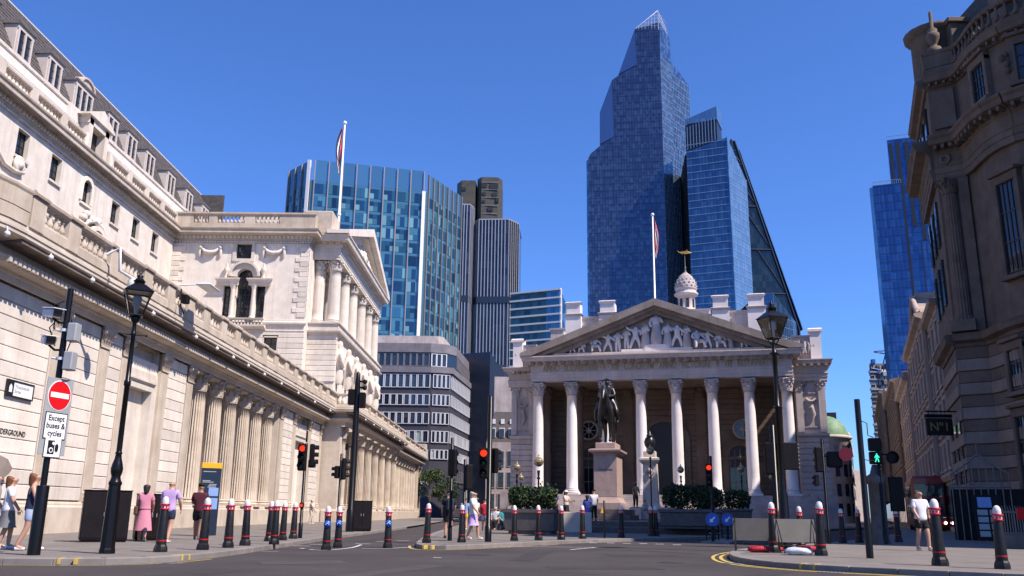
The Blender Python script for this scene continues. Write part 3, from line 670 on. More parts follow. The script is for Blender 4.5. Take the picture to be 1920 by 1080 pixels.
# arched frame round the third window and the segmental niche under it
b=MB()
for i in range(12):
    a0=pi*i/12; a1=pi*(i+1)/12
    for r0,r1,q in ((.64,.95,.12),):
        P=lambda r,a:(62.75+r*cos(a),24.45+r*sin(a))
        b.slab([P(r0,a0),P(r1,a0),P(r1,a1),P(r0,a1)],'x',XF,XF+q)
b.box(XF,61.8,23.3,XF+.12,62.1,24.45); b.box(XF,63.4,23.3,XF+.12,63.7,24.45); b.build('arched_frame',STP,BB)
b=MB(); b.slab(arch_pts(64.6,17.5,2.1,20.6,10),'x',XF-.02,XF+.03); n_=b.build('niche',STT,BB)
b=MB()
for i in range(12):
    a0=pi*i/12; a1=pi*(i+1)/12; P=lambda r,a:(64.6+r*cos(a),20.6+r*sin(a))
    b.slab([P(1.05,a0),P(1.4,a0),P(1.4,a1),P(1.05,a1)],'x',XF,XF+.5)
for y in (63.35,65.85): b.lathe([(.2,17.5),(.18,20.3),(.28,20.6)],10,XF+.3,y)
b.mould((XF,66.3),(XF,65.5),[(0,20.5),(.5,20.5),(.6,20.8),(0,20.8)]); b.mould((XF,63.7),(XF,62.9),[(0,20.5),(.5,20.5),(.6,20.8),(0,20.8)])
for y,z in ((62.4,22.0),(62.8,22.4),(63.3,22.2),(64.6,22.4)): b.ball((XF+.25,y,z),.32,8,6)
b.tube([(XF+.2,62.2,21.2),(XF+.3,63.0,21.9),(XF+.3,64.0,22.3),(XF+.3,65.2,22.1),(XF+.2,66.2,21.2)],.22,7)
b.build('niche_surround',STP,n_)
# scroll-topped frame at the near end
b=MB(); b.tube([(XF+.12,49.5,23.6),(XF+.14,50.6,22.9),(XF+.14,51.6,22.2),(XF+.14,52.6,22.0)],.16,8)
b.lathe([(.02,-.1),(.55,-.1),(.6,0),(.5,.12),(.3,.2),(.02,.22)],14); 
b2=MB(); b2.m=Matrix.Translation((XF+.1,53.6,22.6))@Matrix.Rotation(pi/2,4,'Y'); b2.lathe([(.05,0),(.6,0),(.62,.12),(.45,.2),(.3,.12),(.25,.25),(.02,.28)],16); b2.m=None
b2.tube([(XF+.12,49.5,23.8),(XF+.14,50.8,22.8),(XF+.14,52.0,22.1),(XF+.14,53.2,22.05),(XF+.14,54.2,22.3)],.15,8); b2.build('scroll_ornament',STP,BB)
b=MB(); b.mould((XF,54.6),(XF,46),[(-.1,20.7),(.25,20.72),(.4,20.9),(.42,21.05),(-.1,21.05)]); b.build('string_course',STP,BB)
# main cornice, balustrade, attic, mansard
MC=[(-.2,25.5),(.06,25.5),(.06,25.72),(.14,25.76),(.14,25.95),(.24,26.0),(.30,26.22),(.75,26.3),(.82,26.36),(.82,26.62),(.92,26.72),(.95,26.84),(.8,26.9),(-.4,26.9)]
b=MB(); b.mould((XF,80.0),(XF,38),MC); b.build('main_cornice',STT,BB)
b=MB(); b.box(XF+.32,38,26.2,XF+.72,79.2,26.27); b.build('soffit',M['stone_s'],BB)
b=MB(); dentil_row(b,(XF+.14,79.9),(XF+.14,44),25.96,26.2,.2,.22,.16); b.build('dentil_course',STP,BB,kind='stuff')
b=MB(); dentil_row(b,(XF+.06,79.9),(XF+.06,44),25.54,25.7,.1,.16,.10); b.build('egg_course',STP,BB,kind='stuff')
bal2=baluster(.75,.15).mesh('baluster')
def balus_x(x,ys,parent,z0=26.9,bm=None,mat=None):
    mat=mat or STP; bm=bm or bal2
    for a in ys:
        b=MB(); b.cbox(x-.4,a-.45,z0,x,a+.45,z0+1.35,.02); b.build('parapet_pedestal',mat,parent)
    for a,c in zip(ys,ys[1:]):
        y0,y1=a+.45,c-.45
        b=MB(); b.box(x-.36,y0,z0,x-.02,y1,z0+.28); b.mould((x-.02,y1),(x-.02,y0),[(-.36,z0+1.03),(0,z0+1.03),(.08,z0+1.1),(.1,z0+1.24),(.02,z0+1.34),(-.36,z0+1.34)]); b.build('parapet_rail',mat,parent)
        n=max(3,int((y1-y0)/.42)); st=(y1-y0)/n
        for k in range(n): put(bm,'baluster',mat,parent,(x-.2,y0+st*(k+.5),z0+.28))
balus_x(XF+.3,[46,50,53.9,57.9,61.4],BB,mat=ST); balus_x(XF+.3,[65.4,68.9,72.4,75.9,79.6],BB,mat=ST)
b=MB(); b.box(XF-1.2,38,26.85,XF-.75,90,29.0); b.mould((XF-.75,80),(XF-.75,38),[(0,28.95),(.1,28.97),(.14,29.15),(-.4,29.2)]); b.mould((XF-.9,84),(XF-.9,38),[(-.3,29.2),(.0,29.2),(.0,30.05),(.1,30.1),(.12,30.3),(-.3,30.34)]); b.build('attic_wall',STP,BB)
for k in range(8):
    y=47.5+3.9*k
    b=MB(); b.cbox(XF-.8,y-1.2,27.4,XF-.7,y+1.2,28.5,.03); b.build('attic_panel',STP,BB)
# doorway aedicule breaking the balustrade
b=MB(); b.box(XF-.7,61.7,26.9,XF+.1,62.3,29.9); b.box(XF-.7,64.3,26.9,XF+.1,64.9,29.9); b.box(XF-.7,61.6,29.4,XF+.1,65.0,29.95)
b.slab([(61.2,29.95),(65.4,29.95),(65.4,30.1),(63.3,31.1),(61.2,30.1)],'x',XF-.7,XF+.3); b.box(XF-2.4,60.0,29.2,XF-.7,61.6,30.3)
b.tube([(XF+.15,61.3,27),(XF+.25,61.2,27.6),(XF+.15,61.4,28.3)],.2,7); b.tube([(XF+.15,65.3,27),(XF+.25,65.4,27.6),(XF+.15,65.2,28.3)],.2,7); b.build('attic_doorway',STP,BB)
b=MB(); b.box(XF-.72,62.3,26.9,XF-.55,64.3,29.4); b.build('attic_door',M['frame_d'],BB)
# slates in courses: steep slope then ridge
XS0,ZS0,XS1,ZS1=XF-1.3,30.3,XF-4.1,36.2
b=MB(); b.add([(XS0,38,ZS0),(XS0,96,ZS0),(XS1,96,ZS1),(XS1,38,ZS1),(XS1-9,38,ZS1-2),(XS1-9,96,ZS1-2)],[(0,1,2,3),(3,2,5,4)]); b.slab([(96,26),(96,ZS1),(95.9,ZS1),(95.9,26)],'x',XS1-5,XS0); b.build('mansard_deck',M['slate'],BB)
b=MB(); nrow=15; L=hypot(XS1-XS0,ZS1-ZS0); ux,uz=(XS1-XS0)/L,(ZS1-ZS0)/L; nx_,nz_=uz,-ux
for r in range(nrow):
    t0=L*r/nrow; t1=t0+L/nrow*1.12; y=44-(.21 if r%2 else 0)
    while y<95.5:
        w=.42; q=random.uniform(.03,.055)
        A=(XS0+ux*t0+nx_*q,ZS0+uz*t0+nz_*q); Bp=(XS0+ux*t1+nx_*.012,ZS0+uz*t1+nz_*.012); Cc=(XS0+ux*t0,ZS0+uz*t0)
        b.add([(A[0],y+.006,A[1]),(A[0],y+w-.012,A[1]),(Bp[0],y+w-.012,Bp[1]),(Bp[0],y+.006,Bp[1]),(Cc[0],y+.006,Cc[1]),(Cc[0],y+w-.012,Cc[1])],[(0,1,2,3),(0,4,5,1)]); y+=w
b.build('roof_slates',M['slate'],BB,kind='stuff')
b=MB(); b.tube([(XS1,38,ZS1+.03),(XS1,96,ZS1+.03)],.12,8); b.build('ridge_roll',M['wood_w'],BB)
def dormer(y, w=2.0, lights=2, arched=False):
    xf=XF-1.55; z0,z1=30.75,33.0
    b=MB(); b.box(xf-2.6,y-w/2,z0,xf-.02,y+w/2,z1); d=b.build('dormer',M['wood_w'],BB)
    b=MB(); b.mould((xf+.0,y+w/2+.12),(xf+.0,y-w/2-.12),[(-3,z1),(.1,z1),(.2,z1+.08),(.22,z1+.2),(-3,z1+.26)]); b.build('dormer_roof',M['lead'],d)
    iw=w-.34
    for k in range(lights):
        yc=y-iw/2+iw*(k+.5)/lights; ww=iw/lights-.16
        b=MB(); b.box(xf-.03,yc-ww/2,z0+.2,xf+.0,yc+ww/2,z1-.25); p=b.build('window',M['win'],d)
        b=MB(); b.box(xf,yc-.02,z0+.2,xf+.03,yc+.02,z1-.25)
        for z in (z0+.75,z0+1.3): b.box(xf,yc-ww/2,z-.02,xf+.028,yc+ww/2,z+.02)
        b.build('glazing_bars',M['frame_d'],p)
    b=MB()
    for k in range(lights+1): yy=y-iw/2+iw*k/lights; b.box(xf-.02,yy-.085,z0+.1,xf+.1,yy+.085,z1-.2)
    b.box(xf-.02,y-w/2,z1-.25,xf+.08,y+w/2,z1-.001); b.box(xf-.02,y-w/2,z0,xf+.12,y+w/2,z0+.18); b.build('dormer_frame',M['wood_w'],d)
    if arched:
        b=MB(); 
        for i in range(8):
            a0=pi*i/8; a1=pi*(i+1)/8; P=lambda r,a:(y+.3+r*cos(a),z1+.25+.62*r*sin(a))
            b.slab([P(.95,a0),P(1.2,a0),P(1.2,a1),P(.95,a1)],'x',xf-.6,xf+.15)
        b.slab([(y-.65,z1+.2),(y+1.25,z1+.2)]+[(y+.3+.95*cos(pi*i/8),z1+.25+.6*sin(pi*i/8)) for i in range(9)],'x',xf-.5,xf+.02); b.build('arched_gable',M['stone_t'],d)
for y in (50.4,54.7,58.8,68.4,72.2,76.2,81.3,86.2,91): dormer(y)
dormer(63.3,2.9,3,True)
# ---- side pavilion facing the viewer
YP=80.0; X0,X1=-33.0,-20.0
def facade_y(y, x0, x1, z0, z1, holes, parent, name, mat, th=.6):
    xs=sorted({x0,x1,*[h[0] for h in holes],*[h[1] for h in holes]}); b=MB()
    for a,c in zip(xs,xs[1:]):
        z=z0
        for h in sorted([h for h in holes if h[0]<=a+1e-6 and h[1]>=c-1e-6],key=lambda h:h[2]):
            if h[2]>z+1e-6: b.box(a,y,z,c,y+th,h[2])
            z=h[3]
        if z<z1: b.box(a,y,z,c,y+th,z1)
    return b.build(name,mat,parent)
def window_y(y, xc, z0, z1, w, parent, nx=2, nz=3, bar=.05, depth=.3, sill=False, glass='win', frame='frame_d', mat=None, fw=0.0):
    b=MB(); b.box(xc-w/2,y+depth,z0,xc+w/2,y+depth+.04,z1); p=b.build('window',M[glass],parent)
    b=MB()
    for i in range(nx+1): x=xc-w/2+w*i/nx; b.box(x-bar/2,y+depth-.05,z0,x+bar/2,y+depth+.005,z1)
    for i in range(nz+1): z=z0+(z1-z0)*i/nz; b.box(xc-w/2,y+depth-.045,z-bar/2,xc+w/2,y+depth+.004,z+bar/2)
    b.build('glazing_bars',M[frame],p)
    if sill: b=MB(); b.box(xc-w/2-.12,y-.14,z0-.16,xc+w/2+.12,y+.3,z0-.002); b.build('sill',mat or STP,p)
    if fw:
        b=MB(); b.box(xc-w/2-fw,y-.08,z0,xc-w/2,y+.1,z1+fw); b.box(xc+w/2,y-.08,z0,xc+w/2+fw,y+.1,z1+fw); b.box(xc-w/2,y-.08,z1,xc+w/2,y+.1,z1+fw); b.box(xc-w/2-fw,y-.1,z0-fw*.8,xc+w/2+fw,y+.1,z0-.001); b.build('architrave',mat or STP,p)
    return p
VX=-25.85
facade_y(YP,X0,X1,0,25.7,[(-26.95,-25.5,24.0,25.45),(VX-.75,VX+.75,18.05,23.0),(VX-1.95,VX-1.1,18.05,21.5),(VX+1.1,VX+1.95,18.05,21.5),(-23.65,-22.4,15.2,16.55)],BB,'pavilion_front',STP)
window_y(YP,-26.22,24.0,25.45,1.45,BB,2,2,fw=.32)
window_y(YP,-23.02,15.2,16.55,1.25,BB,2,2,fw=.1)
w=window_y(YP,VX,18.05,23.0,1.5,BB,4,8,depth=.4)
for x in (VX-1.52,VX+1.52): window_y(YP,x,18.05,21.5,.84,BB,2,6,depth=.4)
# spandrels that turn the central light into an arch, arch moulding, columns and entablature stubs
b=MB()
for s in (-1,1): b.slab([(VX+s*.76,22.2),(VX+s*.76,23.05),(VX,23.05)]+[(VX+s*.75*sin(pi/2*i/6),22.2+.75*cos(pi/2*i/6)) for i in range(7)],'y',YP+.02,YP+.3)
for i in range(14):
    a0=pi*i/14; a1=pi*(i+1)/14; P=lambda r,a:(VX+r*cos(a),22.2+r*sin(a))
    b.slab([P(.75,a0),P(1.25,a0),P(1.25,a1),P(.75,a1)],'y',YP-.35,YP); b.slab([P(1.25,a0),P(1.45,a0),P(1.45,a1),P(1.25,a1)],'y',YP-.6,YP)
b.build('window_arch',STP,w)
for s in (-1,1):
    for x in (VX+s*.98,):
        b=MB(); b.lathe([(.27,18.1),(.27,18.3),(.22,18.35),(.22,18.4),(.19,20.9),(.2,20.95),(.3,21.25),(.32,21.3)],14,x,YP-.3); b.build('window_column',STP,w)
    b=MB(); b.mould((VX+s*1.0-1.25 if s<0 else VX+.72,YP),(VX-.72 if s<0 else VX+2.35,YP),[(-.1,21.3),(.45,21.3),(.45,21.62),(.55,21.68),(.7,21.82),(.72,21.95),(-.1,21.95)],.6,.6); b.build('window_entablature',STP,w)
    b=MB(); b.lathe([(.2,21.95),(.22,22.1),(.12,22.3),(.25,22.6),(.28,22.9),(.1,23.15),(.12,23.3),(.02,23.5)],10,VX+s*1.75,YP-.3); b.build('urn',STP,w)
b=MB(); b.mould((VX-2.3,YP),(VX+2.3,YP),[(-.1,17.1),(.2,17.15),(.7,17.35),(.72,17.5),(-.1,17.5)]); b.mould((VX-2.2,YP-.02),(VX+2.2,YP-.02),[(.3,18.0),(.72,18.0),(.76,18.14),(.3,18.14)]); w2=b.build('balcony',STP,BB)
bal3=baluster(.5,.1).mesh('baluster')
for k in range(14): put(bal3,'baluster',STP,w2,(VX-2.0+4.0*k/13,YP-.52,17.5))
# garlands
for gx in (-29.4,-23.35):
    b=MB(); b.tube([(gx-.85,YP-.1,25.0),(gx-.5,YP-.18,24.62),(gx,YP-.2,24.5),(gx+.5,YP-.18,24.62),(gx+.85,YP-.1,25.0)],[.12,.2,.24,.2,.12],8)
    for s in (-1,1):
        b.ball((gx+s*.92,YP-.12,25.05),.22,8,6); b.tube([(gx+s*.95,YP-.08,25.0),(gx+s*1.0,YP-.12,24.5),(gx+s*.95,YP-.08,24.1)],[.12,.16,.07],7)
    b.build('garland',STP,BB)
# quoins
for k in range(15):
    z=18.35+k*.49
    for xa,sg in ((X0,1),(X1,-1)):
        L=1.25 if k%2 else .8
        b=MB(); b.cbox(xa,YP-.06,z,xa+sg*L,YP+.2,z+.45,.025); b.build('quoin',STP,BB)
b=MB(); b.mould((X0,YP),(X1,YP),MC,0,1); b.mould((X1,YP),(X1,YP+1.6),MC,1,0); b.build('pavilion_cornice',STT,BB)
b=MB(); dentil_row(b,(X0+.2,YP-.14),(X1+.1,YP-.14),25.96,26.2,.2,.22,.16); dentil_row(b,(X0+.2,YP-.06),(X1,YP-.06),25.54,25.7,.1,.16,.1); b.build('pavilion_dentils',STP,BB,kind='stuff')
b=MB(); b.mould((X0,YP),(X1,YP),[(-.1,17.5),(.1,17.52),(.22,17.7),(.24,17.85),(.1,17.95),(.1,18.06),(-.1,18.06)],0,1); b.build('pavilion_string',STP,BB)
b=MB(); b.mould((X0,YP),(X1,YP),[(-.1,16.95),(.06,16.97),(.1,17.08),(-.1,17.1)],0,1); b.build('lower_string',STP,BB)
for k in range(8):       # rusticated courses below
    z=12.9+k*.5
    for a,c in ((X0,-23.75),(-22.3,X1)) if 4<=k<=6 else ((X0,X1),):
        b=MB(); b.cbox(a,YP-.08,z+.015,c+.08 if c==X1 else c,YP+.2,z+.485,.03); b.build('stone_block',STP,BB)
# parapet of the pavilion
b=MB(); b.box(X0,YP-.5,26.9,X1+.5,YP-.1,27.35); b.mould((X0,YP-.1),(X1+.1,YP-.1),[(-.05,28.2),(.42,28.2),(.5,28.3),(.5,28.45),(-.05,28.5)],0,1); b.build('parapet_rail',STT,BB)
for a,c in ((-33,-31.2),(-29.7,-28.9),(-26.3,-25.3),(-22.9,-19.5)):
    b=MB(); b.box(a,YP-.48,27.35,c,YP-.12,28.2); b.build('parapet_pedestal',STT,BB)
bal4=baluster(.85,.16).mesh('baluster')
for a,c,n in ((-31.2,-29.7,4),(-28.9,-26.3,7),(-25.3,-22.9,6)):
    for k in range(n): put(bal4,'baluster',STT,BB,(a+(c-a)*(k+.5)/n,YP-.3,27.35))
b=MB(); b.box(X1-.1,YP-.3,26.88,X1+.4,YP+28,28.45); b.build('parapet_side',STT,BB)
b=MB(); b.box(X0-.5,YP+.6,0,-22.7,YP+28.5,26.0); b.box(-22.7,YP+.6,0,X1,YP+1.9,26.0); b.box(-22.7,YP+27.2,0,X1,YP+28.5,26.0); b.box(-22.7,YP+1.9,0,X1,YP+27.2,18.0); b.box(-28,YP+3,26,-20.4,YP+26,29.4); b.build('pavilion_core',STP,BB)
b=MB(); b.cbox(-21,80.9,26.9,-18.2,84.2,29.2,.08); b.build('parapet_block',STT,BB)
# ---- portico facing the street
XB=-17.2; Y0,Y1=81.5,107.3
b=MB(); b.box(X1,Y0+.12,0,XB-.12,Y1-.12,17.6); b.build('portico_base',STP,BB)
for k in range(10):
    z=12.6+k*.5
    b=MB(); b.cbox(X1,Y0,z+.015,XB,Y0+.3,z+.485,.03); b.build('stone_block',STP,BB)
b=MB(); LEDGE=[(-.3,17.0),(.05,17.0),(.12,17.15),(.3,17.25),(.34,17.4),(.1,17.45),(.1,18.05),(.24,18.1),(.24,18.25),(-.3,18.28)]
b.mould((X1,Y0),(XB,Y0),LEDGE,0,1); b.mould((XB,Y1),(XB,Y0),[(a,z) for a,z in LEDGE],1,1); b.build('portico_ledge',STP,BB)
b=MB(); b.box(X1-.02,Y0,18.0,XB,Y1,18.2); b.build('portico_floor',STP,BB)
# relief figures and openings on the street face of the base
for k in range(6):
    y=83+4.4*k
    b=MB(); b.lathe([(.35,12.6),(.5,13.2),(.42,14.0),(.55,14.8),(.6,15.4),(.3,15.8),(.22,16.0),(.3,16.3),(.24,16.6),(.05,16.75)],10,XB+.05,y)
    b.tube([(XB+.25,y-.5,15.4),(XB+.45,y-.7,14.6),(XB+.5,y-.2,14.2)],.16,7); b.tube([(XB+.25,y+.5,15.4),(XB+.4,y+.7,14.8),(XB+.4,y+.65,14.0)],.15,7); b.build('wall_figure',STP,BB)
    if k<5:
        b=MB(); b.box(XB-.1,y+1.3,13.0,XB-.05,y+3.1,15.6); b.build('window',M['win'],BB)
        b=MB(); b.box(XB-.12,y+1.05,12.9,XB+.06,y+1.3,15.9); b.box(XB-.12,y+3.1,12.9,XB+.06,y+3.35,15.9); b.box(XB-.12,y+1.3,15.6,XB+.06,y+3.1,15.9); b.build('window_surround',STP,BB)
SH_P=column_shaft(4.85,.62,.53,n=28).mesh('shaft'); CBP=column_base(.62,.45).mesh('base'); CCP=corinthian(.54,1.05).mesh('capital')
def pcol(x,y):
    o=put(SH_P,'portico_column',STP,BB,(x,y,18.7)); put(CBP,'base',STP,o,(0,0,-.45)); put(CCP,'capital',STP,o,(0,0,4.82))
PY=[82.6,87.15,91.7,96.9,101.6,106.2]
for y in PY: pcol(-17.95,y); pcol(-19.45,y+.15) if y in (82.6,87.15,101.6,106.2) else None
b=MB(); b.box(-22.75,Y0+.3,18.0,-22.6,Y1-.3,24.6); b.build('portico_back_wall',ST,BB)
for y in (85,89.5,94.3,99,104):
    b=MB(); b.box(-22.6,y-.8,18.3,-22.54,y+.8,23.2); b.build('portico_window',M['win'],BB)
b=MB(); b.cbox(-20.5,Y0+.0,18.2,-19.9,Y0+1.0,24.4,.03); b.build('anta',STP,BB)
ENT=[(-1.2,24.5),(.0,24.5),(.0,24.75),(.04,24.77),(.04,25.05),(.1,25.1),(.1,25.7),(.2,25.75),(.24,25.95),(.3,26.15),(.85,26.25),(.9,26.55),(1.02,26.7),(1.02,26.82),(-1.2,26.85)]
b=MB(); b.mould((X1-.2,Y0+.25),(XB-.25,Y0+.25),ENT,0,1); b.mould((XB-.25,Y1-.2),(XB-.25,Y0+.25),[(a,z) for a,z in ENT],1,1); b.build('portico_entablature',STP,BB)
b=MB(); b.box(-22.7,Y0+.4,24.5,XB-1.2,Y1-1.2,26.8); b.build('portico_ceiling',STP,BB)
b=MB(); dentil_row(b,(XB-.0,Y1),(XB-.0,Y0),25.96,26.2,.28,.3,.26); dentil_row(b,(X1+.3,Y0),(XB,Y0),25.96,26.2,.28,.3,.26); b.build('portico_dentils',ST,BB,kind='stuff')
YC=(Y0+Y1)/2; HW=(Y1-Y0)/2+.95; ZA=31.4
b=MB(); b.slab([(YC-HW+1.2,26.85),(YC+HW-1.2,26.85),(YC,ZA-.7)],'x',XB-.9,XB-.55); b.build('tympanum',STP,BB)
b=MB()
for s in (-1,1):
    e0=(YC+s*HW,26.86); e1=(YC,ZA)
    b.slab([e0,(e0[0],e0[1]+.35),(e1[0],e1[1]+.35),(e1[0],e1[1]-.55),(e0[0]-s*1.0,e0[1])],'x',XB-1.4,XB+.75)
    b.slab([(e0[0]-s*1.2,e0[1]+.005),(e1[0],e1[1]-.5),(e1[0],e1[1]-.85),(e0[0]-s*2.1,e0[1]+.005)],'x',XB-1.4,XB+.15)
b.build('raking_cornice',STP,BB)
b=MB(); b.slab([(YC-HW+.4,26.9),(YC+HW-.4,26.9),(YC,ZA-.1)],'x',X1-4,XB-1.0); b.build('pediment_roof',M['lead'],BB)
for k in range(9):
    y=YC-8.4+2.1*k; hmax=(HW-abs(y-YC))/HW*(ZA-26.85)-1.0
    if hmax<.4: continue
    h=hmax*.85; b=MB(); b.lathe([(.5,26.85),(.55,26.85+h*.3),(.42,26.85+h*.5),(.5,26.85+h*.68),(.2,26.85+h*.78),(.26,26.85+h*.9),(.05,26.85+h)],9,XB-.45,y)
    b.tube([(XB-.2,y-.4,26.85+h*.65),(XB,y-.75,26.85+h*.4),(XB+.05,y-.9,26.85+h*.15)],[.16,.2,.14],7); b.tube([(XB-.2,y+.4,26.85+h*.65),(XB+.02,y+.6,26.85+h*.45),(XB+.05,y+.9,26.85+h*.4)],[.14,.14,.1],7); b.build('pediment_figure',STP,BB)

# ------------------------------------------------------------------ the Royal Exchange: temple front, turned about 14 degrees
RZ=atan2(-.242,.97)
RE=thing('exchange_building','grey stone temple-fronted exchange with eight columns and sculpted pediment','building',(2.25,100,0),RZ)
SR,SCo,SG=M['stone_re'],M['stone_col'],M['stone_g']
SP=3.86; FZ=3.0
# steps
for k in range(9):
    d=-2.0-.42*(8-k); z1=1.15+(FZ-1.15)*(k+1)/9
    b=MB(); b.cbox(-2.2,d,z1-.206,29.2,d+.46 if k<8 else 7.2,z1,.015); b.build('step',SG,RE)
b=MB(); b.box(-3.9,-5.6,-.2,31.3,8,1.15); b.box(-3.85,-1.8,1.1,-1.6,8,3.2); b.box(28.7,-1.8,1.1,31.2,8,3.2); b.build('podium',SG,RE)
SH_R=column_shaft(10.2,.62,.535,n=36).mesh('shaft'); CBR=column_base(.62,.55).mesh('base'); CCR=corinthian(.58,1.5).mesh('capital')
def rcol(x,y,m=None):
    k='_rear' if m else ''
    a,c,e=[bpy.data.meshes.get(n+k) or src.copy() for n,src in (('exchange_shaft',SH_R),('exchange_base',CBR),('exchange_capital',CCR))]
    a.name,c.name,e.name='exchange_shaft'+k,'exchange_base'+k,'exchange_capital'+k
    o=put(a,'portico_column',m or SCo,RE,(x,y,FZ+.62)); put(c,'base',m or SCo,o,(0,0,-.6)); put(e,'capital',m or SR,o,(0,0,10.2))
for i in range(8): rcol(SP*i,0)
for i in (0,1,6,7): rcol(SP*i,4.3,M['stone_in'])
TE=15.45
ENT=[(-.7,TE),(.62,TE),(.62,TE+.35),(.67,TE+.37),(.67,TE+.78),(.76,TE+.86),(.76,TE+.98),(.64,TE+1.0),(.64,TE+1.85),(.74,TE+1.9),(.8,TE+2.05),(.86,TE+2.1),(1.5,TE+2.2),(1.55,TE+2.5),(1.7,TE+2.62),(1.7,TE+2.75),(-.7,TE+2.8)]
xa,xb=-.1,27.12
b=MB(); b.mould((xa,0),(xb,0),ENT,1,1); b.mould((xb,0),(xb,7.0),ENT,1,0); b.mould((xa,7.0),(xa,0),ENT,0,1,False); b.build('entablature',SR,RE)
b=MB(); dentil_row(b,(-.9,-.86),(27.9,-.86),TE+2.1-.3,TE+2.2,.5,.42,.45); b.build('modillions',M['stone_rk'],RE,kind='stuff')
b=MB(); b.box(-.6,.6,TE-.02,27.6,7.2,TE+.5); b.build('portico_ceiling',M['stone_dk'],RE)  # dark ceiling stone adds to the painted shade of the portico
ins=text_mesh('ANNO · ELIZABETHAE · R · XIII · CONDITVM · ANNO · VICTORIAE · R · VIII · RESTAVRATVM',1.0,.03,bold=.006)
iw=max(v.co.x for v in ins.vertices)-min(v.co.x for v in ins.vertices)
for v in ins.vertices: v.co.x*=25.6/iw
put(ins,'inscription',M['goldtext'],RE,(13.5,-.67,TE+1.42),rot=FACE_CAM)
# pediment
ZB=TE+2.8; AX=13.51; HW=15.32; ZAp=24.0
b=MB(); b.slab([(AX-HW+1.6,ZB),(AX+HW-1.6,ZB),(AX,ZAp-.9)],'y',.1,.4); b.build('tympanum',M['stone_g'],RE)
b=MB()
for s in (-1,1):
    e0=(AX+s*HW,ZB+.004); e1=(AX,ZAp)
    b.slab([e0,(e0[0],e0[1]+.34),(e1[0],e1[1]+.3),(e1[0],e1[1]-.5),(e0[0]-s*1.35,e0[1])],'y',-1.75,.9)
    b.slab([(e0[0]-s*1.5,e0[1]+.003),(e1[0],e1[1]-.45),(e1[0],e1[1]-.8),(e0[0]-s*2.6,e0[1]+.003)],'y',-1.3,.9)
    b.slab([(e0[0]-s*2.7,e0[1]+.002),(e1[0],e1[1]-.78),(e1[0],e1[1]-1.25),(e0[0]-s*4.0,e0[1]+.002)],'y',-.75,.9)
b.build('raking_cornice',M['stone_rk'],RE)
b=MB(); b.slab([(AX-HW+.3,ZB+.05),(AX+HW-.3,ZB+.05),(AX,ZAp+.1)],'y',.4,9); b.build('pediment_roof',M['lead'],RE)
b=MB(); b.box(AX-11.5,-.95,ZB-.02,AX+11.5,.12,ZB+.28); b.build('sculpture_shelf',SR,RE)
# relief figures: standing, reaching and seated poses
def fig_mesh(name, pose):
    P={'pel':(0,0,.95),'ch':(0,0,1.35),'nk':(0,0,1.55),'hd':(0,-.02,1.72)}
    if pose==0: arm=[(-.22,0,1.45),(-.34,-.1,1.15),(-.22,-.25,.95)],[(.22,0,1.45),(.36,-.08,1.2),(.3,-.28,1.32)]; leg=[(-.11,0,.88),(-.13,-.03,.5),(-.14,0,.05)],[(.11,0,.88),(.14,-.06,.5),(.15,.0,.05)]
    elif pose==1: arm=[(-.22,0,1.45),(-.5,-.1,1.5),(-.72,-.12,1.7)],[(.22,0,1.45),(.42,-.1,1.25),(.6,-.2,1.1)]; leg=[(-.11,0,.88),(-.3,-.1,.5),(-.42,0,.05)],[(.11,0,.88),(.25,-.06,.5),(.32,.0,.05)]
    else: arm=[(-.22,0,1.15),(-.38,-.15,.9),(-.3,-.35,.75)],[(.22,0,1.15),(.42,-.12,.95),(.55,-.2,.7)]; leg=[(-.11,-.05,.62),(-.2,-.45,.6),(-.22,-.45,.08)],[(.11,-.05,.62),(.35,-.4,.6),(.5,-.4,.08)]
    dz=-.32 if pose==2 else 0
    vs=[(x,y,z+dz) for x,y,z in (P['pel'],P['ch'],P['nk'],P['hd'])]; ed=[(0,1),(1,2),(2,3)]; rr=[.2,.24,.09,.135]
    for a in arm:
        k=len(vs); vs+=a; ed+=[(1,k),(k,k+1),(k+1,k+2)]; rr+=[.11,.09,.07]
    for a in leg:
        k=len(vs); vs+=a; ed+=[(0,k),(k,k+1),(k+1,k+2)]; rr+=[.16,.13,.09]
    # drapery mass
    return skin_mesh(name,vs,ed,rr,1)
FG=[fig_mesh('relief_%s'%n,i) for i,n in enumerate(('standing','reaching','seated'))]
drape=MB(); drape.lathe([(.34,0),(.36,.3),(.28,.8),(.24,1.15)],8); drape_m=drape.mesh('drapery')
figs=[(-10.6,2,.55),(-9.4,2,.8),(-8.3,2,.95),(-6.9,2,1.3),(-5.4,1,1.25),(-4.3,0,1.35),(-3.3,0,1.35),(-2.3,1,1.5),(-1.2,0,1.65),(0,0,2.05),(1.2,0,1.6),(2.3,1,1.5),(3.3,0,1.45),(4.4,2,1.6),(5.6,1,1.2),(6.8,2,1.3),(8.0,0,.95),(9.2,2,.85),(10.4,2,.55)]
for x,p,s in figs:
    o=put(FG[p],'relief_figure',SCo,RE,(AX+x,-.35,ZB+.27+(.75 if x==0 else (.3 if abs(x)<3.6 else 0))),rz=random.uniform(-.5,.5),sc=s)
    if p==0 and random.random()<.7: put(drape_m,'drapery',SR,o,(0,.05,0))
b=MB(); b.box(AX-1.3,-.8,ZB+.27,AX+1.3,.1,ZB+1.02); b.box(AX-3.9,-.75,ZB+.27,AX+3.9,.1,ZB+.57); b.build('sculpture_plinth',SCo,RE)
